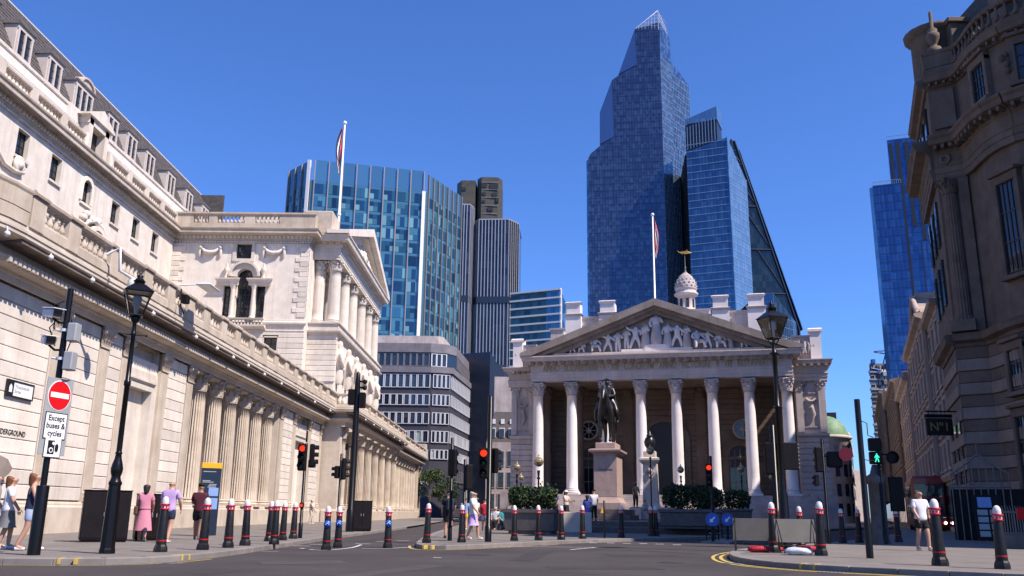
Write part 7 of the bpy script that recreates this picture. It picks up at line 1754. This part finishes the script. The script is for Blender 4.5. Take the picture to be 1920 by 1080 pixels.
def x1640(t):
    b=MB(); b.cbox(-.32,-.1,3.45,.14,.14,3.95,.04); hb=b.build('red_man_box',M['black_m'],t)
    b=MB(); b.cbox(-.32,-.1,2.95,.14,.14,3.43,.04); hb=b.build('green_man_box',M['black_m'],t)
    b=MB(); X,Z=-.09,3.19
    b.m=Matrix.Translation((X,-.105,Z)); b.slab([(.028*cos(a),.135+.028*sin(a)) for a in [2*pi*i/10 for i in range(10)]],'y',0,-.006)
    b.slab([(-.04,.10),(.04,.10),(.035,0),(-.035,0)],'y',0,-.006); b.slab([(-.035,.0),(.0,.0),(-.05,-.16),(-.085,-.15)],'y',0,-.006); b.slab([(.0,.0),(.035,.0),(.08,-.14),(.045,-.16)],'y',0,-.006); b.slab([(-.04,.10),(-.03,.05),(-.085,-.01),(-.1,.01)],'y',0,-.006); b.slab([(.04,.10),(.03,.05),(.085,.0),(.1,.02)],'y',0,-.006); b.m=None; b.build('green_man',M['lamp_green'],hb)
    b=MB(); b.m=Matrix.Translation((.55,.05,3.22))@Matrix.Rotation(pi/2,4,'X'); b.lathe([(.2,0),(.24,.0),(.24,.12),(.2,.12),(.2,.02)],24,caps=False); b.lathe([(.001,.01),(.2,.012)],24,caps=False); b.m=None; b.box(.1,.0,3.3,.35,.06,3.36); b.build('round_signal_back',M['black_m'],t)
    b=MB(); b.lathe([(.34,.0),(.34,.1),(.3,.2),(.3,2.2),(.36,2.25),(.36,2.5),(.2,2.6),(.1,2.95)],14,-.05,.3); b.build('stone_column_base',M['granite_d'],t)
    b=MB(); b.cbox(.45,.3,1.2,1.0,.4,2.5,.02); b.build('notice_board',M['black_m'],t)
traffic_light('green-man pedestrian signal on a thick shaded column at the right',(13.9,34.6,0),3.0,[],0,x1640)
BP=thing('camera_mast','tall dark camera mast with equipment boxes before the bank colonnade','mast',(-7.94,43.2,0))
b=MB(); b.lathe([(.2,0),(.2,1.0),(.16,1.05),(.14,7.0),(.09,7.55),(.02,7.65)],12); b.build('pole',M['black'],BP)
b=MB(); b.cbox(-.42,-.2,6.0,-.1,.2,6.75,.03); b.build('equipment_box',M['black_m'],BP)
b=MB(); b.cbox(.12,-.2,5.85,.42,.2,6.6,.03); b.build('equipment_box',M['black_m'],BP)
for z in (7.15,6.85):
    b=MB(); b.tube([(.1,0,z),(.3,-.05,z)],.05,6); b.ball((.36,-.05,z-.02),.12,8,6); b.build('dome_camera',M['black_m'],BP)
b=MB(); b.tube([(-.14,-.05,3.95),(-.34,-.05,4.0)],.03,6); b.cbox(-.42,-.12,3.8,-.3,.05,4.12,.02); b.build('side_camera',M['black_m'],BP)
TP=thing('plain_post','plain thin black post with a side cable on the right pavement','post',(8.55,22.3,0))
b=MB(); b.lathe([(.085,0),(.085,.8),(.075,.82),(.07,3.83),(.065,3.85)],14); b.build('pole',M['black'],TP)
b=MB(); b.tube([(.07,0,3.3),(.2,0,3.25),(.2,0,2.95),(.34,.02,2.9)],.012,5); b.tube([(.07,0,2.35),(.16,0,2.33),(.34,0,2.33)],.01,5); b.build('cable',M['black_m'],TP)

# ------------------------------------------------------------------ cabinets, totem, boards, railings and the rest
def cabinet(label,loc,rz,w,d,h):
    t=thing('street_cabinet',label,'cabinet',loc,rz,group='black street cabinets')
    b=MB(); b.cbox(-w/2,-d/2,.06,w/2,d/2,h,.015); b.box(-w/2+.03,-d/2+.03,0,w/2-.03,d/2-.03,.06); b.build('body',M['cabinet'],t)
    for s in (-1,1):
        b=MB(); b.cbox(s*w*.25-w*.235,-d/2-.014,.12,s*w*.25+w*.235,-d/2+.01,h-.05,.006); dd=b.build('door',M['cabinet'],t); b=MB(); b.cbox(s*.06-.02,-d/2-.04,h*.5,s*.06+.02,-d/2-.01,h*.5+.12,.005); b.build('handle',M['lead'],dd)
    b=MB(); b.cbox(-w/2-.02,-d/2-.02,h,w/2+.02,d/2+.02,h+.03,.008); b.build('lid',M['cabinet'],t)
    return t
cabinet('black street cabinet left of the near lamp post',(-11.9,26.2,0),.5,1.25,.6,1.42); cabinet('black street cabinet right of the near lamp post, by the woman in pink',(-11.2,27.9,0),.5,1.0,.6,1.36); cabinet('black street cabinet at the foot of the camera mast',(-7.62,44.4,0),.3,.95,.55,1.42)
cabinet('small dark cabinet against the wall behind the man in lilac',(-15.2,44,0),.9,.8,.4,1.1)
WT=thing('map_totem','navy wayfinding totem with yellow top before the fluted columns','sign',(-11.38,33.3,0),.55)
b=MB(); b.cbox(-.36,-.07,.02,.36,.07,2.42,.01); b.build('panel',M['navy'],WT)
b=MB(); b.cbox(-.363,-.073,2.42,.363,.073,2.62,.01); b.build('yellow_header',M['yellow'],WT)
b=MB(); b.box(-.3,-.075,.95,.3,-.071,1.35); b.box(-.05,-.075,1.42,.3,-.071,1.72); b.build('map_panel',CL['sky'],WT)
for x0,x1,z in ((-.3,.16,2.3),(-.3,-.02,1.97),(-.3,.1,1.92),(-.05,.22,1.84),(-.08,.2,1.79),(-.1,.2,1.74)):
    b=MB(); b.box(x0,-.075,z-.014,x1,-.071,z+.014); b.build('print_line',M['signgrey'],WT)
# road-work boards seen from behind, with sandbags
M['board_b']=mottled('plain_board_back',(0.085,0.077,0.066),(0.13,0.118,0.102),1.5,.55,.05,20,streak=.4)
def aboard(label,loc,rz,w,h):
    t=thing('road_work_board',label,'board',loc,rz,group='road-work boards on the right island')
    b=MB(); b.m=Matrix.Rotation(-.16,4,'X'); b.cbox(-w/2,-.012,.28,w/2,.012,.28+h,.006); b.m=None; b.build('board',M['board_b'],t)
    for s in (-1,1):
        b=MB(); b.tube([(s*w*.44,-.05,.0),(s*w*.44,.06,.4),(s*w*.44,.16,.3+h)],.016,6); b.tube([(s*w*.44,.14,.9),(s*w*.46,-.35,0)],.014,6); b.build('leg',M['black_m'],t)
    b=MB(); b.tube([(-w*.44,.03,.2),(w*.44,.03,.2)],.014,6); b.build('rail',M['black_m'],t); return t
aboard('tilted grey road-work board back at the front of the right island',(7.55,24.7,0),.15,1.15,.62); aboard('second grey road-work board back, behind and left of the first',(6.75,25.9,0),-.25,1.25,.62)
def sandbag(label,loc,rz,mat,s=1.0):
    rnd=random.Random(int(loc[0]*100)); b=MB(); vs=[]; n,k=14,8
    for j in range(k+1):
        for i in range(n):
            a=2*pi*i/n; ph=pi*j/k-pi/2; q=1+rnd.uniform(-.06,.06); vs.append((.34*s*cos(ph)**.6*cos(a)*q if cos(ph)>1e-6 else 0,.2*s*(max(cos(ph),0)**.6)*sin(a)*q,.09*s+.09*s*sin(ph)*q+.02*s*sin(a*3)*max(cos(ph),0)))
    b.add(vs,[(j*n+i,j*n+(i+1)%n,(j+1)*n+(i+1)%n,(j+1)*n+i) for j in range(k) for i in range(n)],True)
    o=b.build('sandbag',mat); o.location=loc; o.rotation_euler=(0,0,rz); tag(o,label,'sandbag','sandbags round the road-work boards'); return o
M['sack_w']=mottled('white_sack',(0.42,0.44,0.48),(0.62,0.63,0.66),6,.6,.4,14,dist=.03); M['sack_r']=mottled('red_sack',(0.22,0.006,0.014),(0.42,0.015,0.03),6,.7,.4,14,dist=.03)
sandbag('flat red sandbag at the foot of the rear road-work board',(6.6,25.0,0),.1,M['sack_r']); sandbag('white plastic sandbag before the front road-work board',(7.25,23.6,0),-.1,M['sack_w'],1.05); sandbag('red sandbag leaning on the right road-work bollard',(7.55,23.85,.06),.3,M['sack_r'],.95); sandbag('small red sandbag behind the left road-work bollard',(7.35,25.9,0),.6,M['sack_r'],.7)
# keep-left plates
def keepleft(label,loc):
    t=thing('keep_left_sign',label,'sign',loc,0,group='keep-left signs on the road island')
    b=MB(); b.lathe([(.16,0),(.16,.05),(.05,.08),(.045,.7)],12); b.cbox(-.27,.0,.1,-.22,.04,.72,.01); b.cbox(.22,.0,.1,.27,.04,.72,.01); b.build('stand',M['black_m'],t)
    b=MB(); b.m=Matrix.Translation((0,-.05,.92))@Matrix.Rotation(pi/2,4,'X'); b.lathe([(.001,0),(.27,0),(.27,.03),(.001,.03)],24,smooth=False); b.m=None; d=b.build('blue_disc',M['signblue'],t)
    b=MB(); b.m=Matrix.Translation((0,-.082,.92))@Matrix.Rotation(radians(-135),4,'Y'); b.slab([(-.03,-.15),(.03,-.15),(.03,.03),(.1,.03),(0,.16),(-.1,.03),(-.03,.03)],'y',0,-.006); b.m=None; b.build('white_arrow',M['signwhite'],d); return t
keepleft('round blue keep-left sign left of the red traffic light pole foot',(7.95,37.2,-.118)); keepleft('dim blue keep-left sign just behind the front one',(9.35,40.6,-.118))
b=MB(); b.prism([(7.3,36.6),(8.3,35.9),(10.2,41.4),(9.3,42)],-.2,-.06); tag(b.build('traffic_island',M['kerb']),kind='structure')
# thin post with yellow tag
YP_=thing('thin_post','thin black post with a small yellow tag before the statue','post',(3.6,37.6,0))
b=MB(); b.lathe([(.045,0),(.04,1.5),(.01,1.52)],10); b.build('pole',M['black'],YP_); b=MB(); b.slab([(-.16,1.0),(-.04,1.0),(-.07,1.22),(-.1,1.22)],'y',-.04,-.05); b.build('yellow_tag',M['yellow'],YP_)
# low white wall by the planter
b=MB(); b.cbox(2.2,47.6,0,3.9,48.1,1.05,.03); tag(b.build('low_stone_seat',M['stone']),'low pale stone block beside the left hedge planter','bench')
# railing and poster board at the right edge
RL=thing('railing','weathered iron subway railing with spear tops at the right edge','railing',(16.6,31.2,0),.42)
for k in range(16):
    b=MB(); b.tube([(-.2+.13*k,0,.45),(-.2+.13*k,0,1.25),(-.26+.13*k,0,1.42)],[.018,.018,.006],5); b.build('bar',M['lead'],RL)
for z in (.5,1.2):
    b=MB(); b.tube([(-.3,0,z),(1.9,0,z)],.025,6); b.build('rail',M['lead'],RL)
b=MB(); b.cbox(-.4,-.15,0,2.0,.15,.46,.02); b.build('stone_kerb',M['stone_cor'],RL)
b=MB(); b.box(.7,-.03,.95,1.2,-.01,1.35); b.build('red_notice',M['red'],RL)
NB=thing('poster_stand','dark poster stand with rows of white leaflets at the right','sign',(19.4,37.4,0),-.25)
NB.scale=(1.3,1.3,1.3)
b=MB(); b.m=Matrix.Rotation(-.12,4,'X'); b.cbox(-.42,-.02,.1,.42,.02,1.5,.01); b.m=None; b.build('board',M['black_m'],NB)
for r in range(4):
    for c in range(2):
        b=MB(); b.m=Matrix.Rotation(-.12,4,'X'); b.box(-.34+.36*c,-.03,.2+.22*r,-.04+.36*c,-.021,.37+.22*r); b.m=None; b.build('leaflet',M['signgrey'],NB)
b=MB(); b.m=Matrix.Rotation(-.12,4,'X'); b.box(-.3,-.03,1.1,.1,-.021,1.42); b.m=None; b.build('poster',CL['sky'],NB)
# ironwork arch of the subway entrance
IA=thing('iron_arch','ornate wrought-iron arch over the shaded subway stairs','arch',(21.5,42.0,0),-.6)
b=MB()
for k in range(9): x=-1.2+.3*k; hh=3.0+.9*(1-abs(x)/1.2); b.tube([(x,0,0),(x,0,hh)],.03,5); b.ball((x,0,hh),.06,5,4)
b.tube([(-1.2,0,3.0),(-.6,0,3.4),(0,0,3.9),(.6,0,3.4),(1.2,0,3.0)],.04,6); b.tube([(0,0,3.9),(0,0,4.6)],.03,5); b.tube([(-1.25,0,2.4),(1.25,0,2.4)],.05,6)
b.build('ironwork',M['lead'],IA)
b=MB(); b.box(-1.3,.05,0,3.2,2.5,2.3); b.build('stair_housing',M['black_m'],IA)
# red double-decker down the street
BU=thing('double_decker_bus','red double-decker bus in shade waiting down the street','bus',(32.5,71.5,-.118),atan2(-SD.x,SD.y))
M['busred']=plain('bus_red',(.22,.006,.012),.3,coat=.4)
b=MB(); b.cbox(-1.25,0,.35,1.25,10.5,4.35,.22); b.build('body',M['busred'],BU)
b=MB(); b.cbox(-1.08,-.02,2.75,1.08,.05,3.75,.05); b.build('upper_windscreen',M['win'],BU)
b=MB(); b.cbox(-1.08,-.02,1.15,1.08,.05,2.2,.05); b.build('windscreen',M['win'],BU)
b=MB(); b.cbox(-.7,-.03,2.3,.7,.04,2.62,.02); b.build('destination_blind',M['signblack'],BU)
for s in (-1,1):
    b=MB(); b.ball((s*.95,-.02,.75),.1,8,6); b.build('headlight',M['hl'] if 'hl' in M else M.setdefault('hl',plain('lit_headlight',(1,1,1),.2,emit=(1,.95,.85),es=6)),BU)
    for y in (2.0,8.0):
        b=MB(); b.m=Matrix.Translation((s*1.1,y,.5))@Matrix.Rotation(pi/2,4,'Y'); b.lathe([(.3,-.14),(.5,-.12),(.5,.12),(.3,.14)],18); b.m=None; w=b.build('wheel',M['black_m'],BU)
        b=MB(); b.m=Matrix.Translation((s*1.1,y,.5))@Matrix.Rotation(pi/2,4,'Y'); b.lathe([(.02,-.15),(.3,-.15),(.3,.15),(.02,.15)],14); b.m=None; b.build('rim',M['lead'],w)
    b=MB(); b.cbox(s*1.252-.01,.6,2.7,s*1.252+.01,10,3.7,.005); b.cbox(s*1.252-.01,1.2,1.2,s*1.252+.01,9.6,2.2,.005); b.build('side_windows',M['win'],BU)
# parapet cameras and dish on the bank wall
PC=thing('parapet_camera','white dome camera hanging from an arm on the bank parapet','camera',(-16.3,33.8,10.3),local=False)
b=MB(); b.tube([(-16.25,33.1,10.6),(-15.8,33.2,10.9),(-15.75,33.3,10.0),(-15.4,33.9,9.8)],.07,7); b.build('arm',M['camwhite'],PC)
b=MB(); b.lathe([(.26,9.5),(.26,9.75),(.2,9.8),(.05,9.85)],14,-15.4,33.95); b.lathe([(.02,9.18),(.15,9.24),(.2,9.38),(.2,9.5)],14,-15.4,33.95,caps=False); b.build('dome',M['camwhite'],PC)
DC=thing('roof_floodlight','flat floodlight arm fixed to the bank balustrade above the near lamp','floodlight',(-16.2,41,11),local=False)
b=MB(); b.tube([(-16.3,40.6,11.3),(-15.5,41.0,11.45)],.04,6); b.cbox(-15.6,40.9,11.4,-14.9,42.4,11.52,.05); b.build('floodlight_head',M['camwhite'],DC)
b=MB(); b.tube([(-16.1,40.5,11.1),(-16.0,40.4,10.2),(-15.9,40.6,9.9)],.03,6); b.cbox(-16.2,40.8,10.5,-15.9,41.2,10.9,.02); b.build('cable_box',M['black_m'],DC)

# ------------------------------------------------------------------ people
def person(label,loc,rz,h=1.72,stride=.0,top='white',low='navy',kind='shorts',hair='hair_b',skin='skin',shoes='white',sleeve='short',pose='walk',cat='person',hat=None,bag=None,fem=False,arms=(.05,.05),group='pedestrians'):
    """one continuous skinned body; clothes, hair and shoes are shells over it. Faces -Y before rz."""
    t=thing('person',label,cat,loc,rz,group); s=h/1.72; sw=.165 if fem else .19; st=stride
    P=[(0,0,.95),(0,.01,1.12),(0,.0,1.32),(0,.01,1.45),(0,-.01,1.53),(0,-.02,1.60),(0,-.015,1.655)]; E=[(i,i+1) for i in range(6)]
    R=[(.145,.115) if not fem else (.16,.12),(.125,.1),(.16,.11),(.08,.075),(.062,.062),(.098,.118),(.092,.112)]
    sit=pose=='sit'
    legs={};hands={}
    for sd in (-1,1):
        f=-st*sd
        k=len(P)
        a=arms[0] if sd<0 else arms[1]
        sh=(sd*sw,.01,1.385); el=(sd*(sw+.06),-.02+.1*st*sd*2-a*.5,1.13); wr=(sd*(sw+.05-a*.3),-.06+.25*st*sd*2-a*1.6,.90+a*1.0)
        if sit: el=(sd*(sw+.07),-.1,1.13); wr=(sd*.14,-.3,1.0)
        hd=(wr[0],wr[1]-.02-a*.3,wr[2]-.085+a*.4)
        P+=[sh,el,wr,hd]; R+=[.062,.049,.036,(.044,.026)]; E+=[(2,k),(k,k+1),(k+1,k+2),(k+2,k+3)]; hands[sd]=hd
        k=len(P)
        if sit: hp=(sd*.1,-.05,.9); kn=(sd*.14,-.46,.92); an=(sd*.13,-.46,.48); to=(sd*.14,-.62,.44)
        else: hp=(sd*.09,0,.88); kn=(sd*.095,-.05-st*sd*.42,.50); an=(sd*.095,.02-st*sd*(.9 if sd*st>0 else .9),.095); to=(sd*.105,an[1]-.17,.035)
        P+=[hp,kn,an,to]; R+=[.1,.068,.048,.04]; E+=[(0,k),(k,k+1),(k+1,k+2),(k+2,k+3)]; legs[sd]=(hp,kn,an,to)
    # fingers and thumb: short separate chains rooted inside the palm
    roots=[0]
    for sd in (-1,1):
        x,y,z=hands[sd]
        for i,L in enumerate((.062,.075,.07,.055)):
            k=len(P); oy=-.027+.018*i
            P+=[(x,y+oy,z-.01),(x-sd*.004,y+oy*1.1,z-.03-L*.5),(x-sd*.018,y+oy*1.1,z-.03-L)]; R+=[.009,.0085,.007]; E+=[(k,k+1),(k+1,k+2)]; roots.append(k)
        k=len(P); P+=[(x-sd*.005,y-.03,z+.02),(x-sd*.015,y-.058,z-.01),(x-sd*.018,y-.066,z-.04)]; R+=[.011,.010,.008]; E+=[(k,k+1),(k+1,k+2)]; roots.append(k)
    # nose and ears
    k=len(P); P+=[(0,-.09,1.605),(0,-.13,1.592)]; R+=[.018,.015]; E+=[(k,k+1)]; roots.append(k)
    for sd in (-1,1):
        k=len(P); P+=[(sd*.075,0,1.60),(sd*.098,.008,1.615)]; R+=[.02,.016]; E+=[(k,k+1)]; roots.append(k)
    def sk(nm,pts,ed,rr,rts,sub=2):
        me=bpy.data.meshes.new('src'); me.from_pydata([(x*s,y*s,z*s) for x,y,z in pts],ed,[]); o=bpy.data.objects.new('src',me); o.modifiers.new('k','SKIN')
        for i,sv in enumerate(me.skin_vertices[0].data):
            r=rr[i]; sv.radius=(r[0]*s,r[1]*s) if isinstance(r,tuple) else (r*s,r*s); sv.use_root=i in rts
        sb=o.modifiers.new('s','SUBSURF'); sb.levels=sub; sb.render_levels=sub
        out=eval_mesh(o); bpy.data.meshes.remove(me); out.materials.clear(); out.name=nm
        out.polygons.foreach_set('use_smooth',[True]*len(out.polygons)); return out
    body=put(sk('body',P,E,R,roots),'body',M[skin],t)
    # shirt
    sp=[(0,.005,.80 if kind!='dress' else .95),(0,.005,.97),(0,.01,1.14),(0,0,1.32),(0,.01,1.44)]; se=[(0,1),(1,2),(2,3),(3,4)]; sr=[(.21,.175),(.19,.155),(.172,.138),(.19,.145),(.098,.092)]
    for sd in (-1,1):
        k=len(sp); a=P[7 if sd<0 else 15]; e=P[8 if sd<0 else 16]; w=P[9 if sd<0 else 17]
        if sleeve!='none':
            m_=tuple(a[i]+(e[i]-a[i])*.8 for i in range(3)) if sleeve=='short' else e
            sp+=[a,m_]; sr+=[.082,.074]; se+=[(3,k),(k,k+1)]
            if sleeve=='long': sp+=[w]; sr+=[.045]; se+=[(k+1,k+2)]
    put(sk('shirt',sp,se,sr,[0]),'shirt' if kind!='dress' else 'bodice',CL[top],t)
    # lower garment
    if kind in('shorts','trousers'):
        lp=[(0,0,.93),(0,0,1.05)]; le=[(0,1)]; lr=[(.165,.135),(.15,.125)]
        for sd in (-1,1):
            hp,kn,an,to=legs[sd]; k=len(lp)
            if kind=='shorts':
                f=.8; q=tuple(hp[i]+(kn[i]-hp[i])*f for i in range(3)); lp+=[(hp[0]*1.05,hp[1],.80),q]; lr+=[.118,.108]; le+=[(0,k),(k,k+1)]
            else: lp+=[hp if sit else (hp[0]*1.05,hp[1],.80),kn,(an[0],an[1],an[2]+.02)]; lr+=[.118,.09,.072]; le+=[(0,k),(k,k+1),(k+1,k+2)]
        put(sk('lower',lp,le,lr,[0]),kind,CL[low],t)
    else:
        L={'dress':.32,'skirt':.5}[kind]; n=20; b=MB(); vs=[]
        prof=[(.155,1.02),(.175,.9),(.20,.75),(.235,.55),(.27,L)]
        for j,(r,z) in enumerate(prof):
            for i in range(n):
                a=2*pi*i/n; q=r*(1+(.05*j/4)*sin(a*7)); vs.append((q*cos(a)*s,q*sin(a)*.8*s,z*s))
        b.add(vs,[(j*n+i,j*n+(i+1)%n,(j+1)*n+(i+1)%n,(j+1)*n+i) for j in range(4) for i in range(n)],True); b.build('skirt',CL[low],t)
    for sd in (-1,1):
        hp,kn,an,to=legs[sd]
        put(sk('shoe',[(an[0],an[1]+.04,.05 if not sit else an[2]-.04),(an[0],an[1]-.06,.05 if not sit else an[2]-.05),(to[0],to[1]-.02,.038 if not sit else to[2])],[(0,1),(1,2)],[(.045,.05),(.046,.05),(.042,.034)],[0]),'shoe',CL[shoes] if shoes in CL else M[shoes],t)
    b=MB()
    for sd in (-1,1): b.ball((sd*.034*s,-.108*s,1.627*s),.012*s,6,5)
    b.build('eyes',M['hair_b'],t)
    b=MB(); b.tube([(-.028*s,-.108*s,1.555*s),(0,-.114*s,1.552*s),(.028*s,-.108*s,1.555*s)],.007*s,5); b.build('mouth',CL['maroon'],t)
    if hair:
        pts=[(0,.022,1.69),(0,.06,1.61)]; rr=[(.122,.135),(.118,.105)]
        if fem: pts+=[(0,.07,1.50),(0,.075,1.38)]; rr+=[.088,.06]
        else: pts[1]=(0,.055,1.64)
        put(sk('hair',pts,[(i,i+1) for i in range(len(pts)-1)],rr,[0]),'hair',M[hair],t)
    if hat:
        b=MB(); b.lathe([(.10*s,1.665*s),(.10*s,1.70*s),(.085*s,1.745*s),(.03*s,1.765*s)],14)
        if hat[1]=='brim': b.lathe([(.19*s,1.655*s),(.19*s,1.665*s),(.09*s,1.68*s)],18)
        else: b.slab([(-.08*s,1.665*s),(.08*s,1.665*s),(.08*s,1.68*s),(-.08*s,1.68*s)],'y',-.2*s,-.05*s)
        b.build('hat',CL[hat[0]],t)
    if bag:
        b=MB()
        if bag[1]=='back': b.cbox(-.15*s,.10*s,1.0*s,.15*s,.26*s,1.42*s,.05); b.tube([(-.1*s,.12*s,1.4*s),(-.11*s,-.02,1.46*s),(-.11*s,-.13*s,1.25*s)],.018,5); b.tube([(.1*s,.12*s,1.4*s),(.11*s,-.02,1.46*s),(.11*s,-.13*s,1.25*s)],.018,5)
        else: b.cbox(.19*s,-.12*s,.78*s,.30*s,.16*s,1.05*s,.03); b.tube([(.24*s,.02,1.05*s),(.2*s,.02,1.3*s),(.12*s,.03,1.46*s)],.012,5)
        b.build('bag',CL[bag[0]],t)
    return t
AW=pi      # walking away
person('woman in a pink dress walking away beside the black cabinets',(-11.15,27.1,0),AW+.25,1.66,.16,'pink','pink','dress','hair_b','skin','cream',fem=True,bag=('brown','side'))
person('bald man in lilac shirt and navy shorts behind the nearest bollard',(-10.1,26.3,0),AW-.05,1.76,.18,'lilac','navy','shorts',None,'skin','white')
person('man in maroon shirt and cap walking by the map totem',(-10.25,29.2,0),AW+.1,1.74,.17,'maroon','black','shorts','hair_b','skin_d','grey',hat=('black','cap'),arms=(.05,.2))
person('woman in dark top and pale denim shorts at the left edge',(-11.0,20.5,0),AW-1.2,1.72,.2,'navy','denim','shorts','hair_r','skin','white',fem=True,sleeve='none')
person('woman in white top and grey skirt beside the woman in denim shorts',(-11.75,20.9,0),AW-1.1,1.66,.12,'white','grey','skirt','hair_r','skin','white',fem=True)
person('pedestrian in striped top leaving the left edge of the view',(-12.35,21.3,0),AW-1.3,1.70,.2,'stripe','black','shorts','hair_b','skin','white')
person('distant person in beige beside the bank wall',(-15.0,66,0),2.0,1.7,.15,'cream','cream','trousers','hair_b','skin','white')
person('person in black with a backpack standing by the dark signal',(-2.62,34.7,0),AW+.3,1.75,.06,'black','black','shorts','hair_b','skin','black',bag=('navy','back'))
person('person in yellow shorts walking off behind the dark signal',(-3.0,52,0),AW,1.74,.2,'sky','yellow','shorts','hair_r','skin','white')
person('pale-clothed pedestrian striding behind the central bollard',(-1.6,33.2,0),1.3,1.72,.2,'white','lilac','skirt','hair_g','skin','white',fem=True)
person('person in white shirt and straw hat left of the tall red signal',(-2.2,47,0),AW+.4,1.72,.18,'white','cream','shorts','hair_b','skin','cream',hat=('cream','brim'))
person('person in a red top close behind the straw-hatted person',(-1.75,48.5,0),AW,1.66,.12,'red','denim','shorts','hair_b','skin','white')
person('seated person in teal with auburn hair by the planter',(-.85,52,-.45),.5,1.7,0,'teal','navy','trousers','hair_r','skin','white',pose='sit',fem=True,cat='person')
person('seated person in black with jeans nearest the planter',(-.25,51,-.45),.3,1.75,0,'black','denim','trousers','hair_b','skin','white',pose='sit')
person('seated person in a white shirt behind the one in teal',(-1.3,54,-.45),-.3,1.75,0,'white','black','trousers','hair_g','skin','black',pose='sit')
for x,y in ((-.85,52.1),(-.25,51.1),(-1.3,54.1)):
    b=MB(); b.cbox(x-.3,y-.15,0,x+.3,y+.35,.38,.02); tag(b.build('stone_seat',M['granite_d']),{-.85:'low granite seat under the person in teal',-.25:'low granite seat under the person in jeans',-1.3:'low granite seat under the person in white shirt'}[x],'seat')
person('woman in a long blue dress with back turned before the steps',(3.9,50.5,.30),AW-.2,1.70,.05,'blue','blue','dress','hair_b','skin','black',fem=True)
person('woman in a white sun hat reading by the statue steps',(2.75,51.2,.58),.9,1.64,.05,'cream','black','skirt','hair_b','skin','black',fem=True,hat=('white','brim'),arms=(.2,.25))
person('person in purple beside the woman in the sun hat',(2.2,52.3,.58),-.6,1.62,.04,'purple','black','trousers','hair_g','skin','black',arms=(.2,.1))
person('person in a bright white shirt right of the blue dress',(4.35,51.6,.58),AW+.2,1.72,.06,'white','black','trousers','hair_b','skin','black')
person('person in purple hurrying in the shade left of the red signal',(9.9,46.0,0),1.2,1.74,.22,'purple','black','trousers','hair_b','skin','black')
person('woman in a long white dress in the shade before the steps',(14.3,56.5,0),AW+.6,1.68,.1,'white','white','dress','hair_b','skin','white',fem=True)
person('man in white T-shirt and black shorts on the right pavement',(12.35,27.9,0),.12,1.80,.16,'white','black','shorts','hair_b','skin','white')
person('sitter in pale top on the memorial steps',(10.0,71,.45),.6,1.7,0,'cream','grey','trousers','hair_r','skin','white',pose='sit',fem=True)
person('bronze soldier figure standing left of the memorial pillar',(9.6,73.6,1.5),.2,2.0,.04,'black','black','trousers','hair_b','bronze','black',hat=('black','brim'),cat='statue',group='memorial soldiers',sleeve='long')
person('second bronze soldier figure right of the memorial pillar',(12.5,72.9,1.5),-.5,2.0,.04,'black','black','trousers','hair_b','bronze','black',hat=('black','brim'),cat='statue',group='memorial soldiers',sleeve='long')
for x,y,n in ((9.6,73.65,'left'),(12.5,72.95,'right')):
    q=Matrix.Rotation(-RZ,4,'Z')@Vector((x-11.0,y-74.5,0)); b=MB(); b.cbox(q.x-.5,q.y-.45,0,q.x+.5,q.y+.45,.92,.04); b.build('figure_plinth',M['stone'],WM)
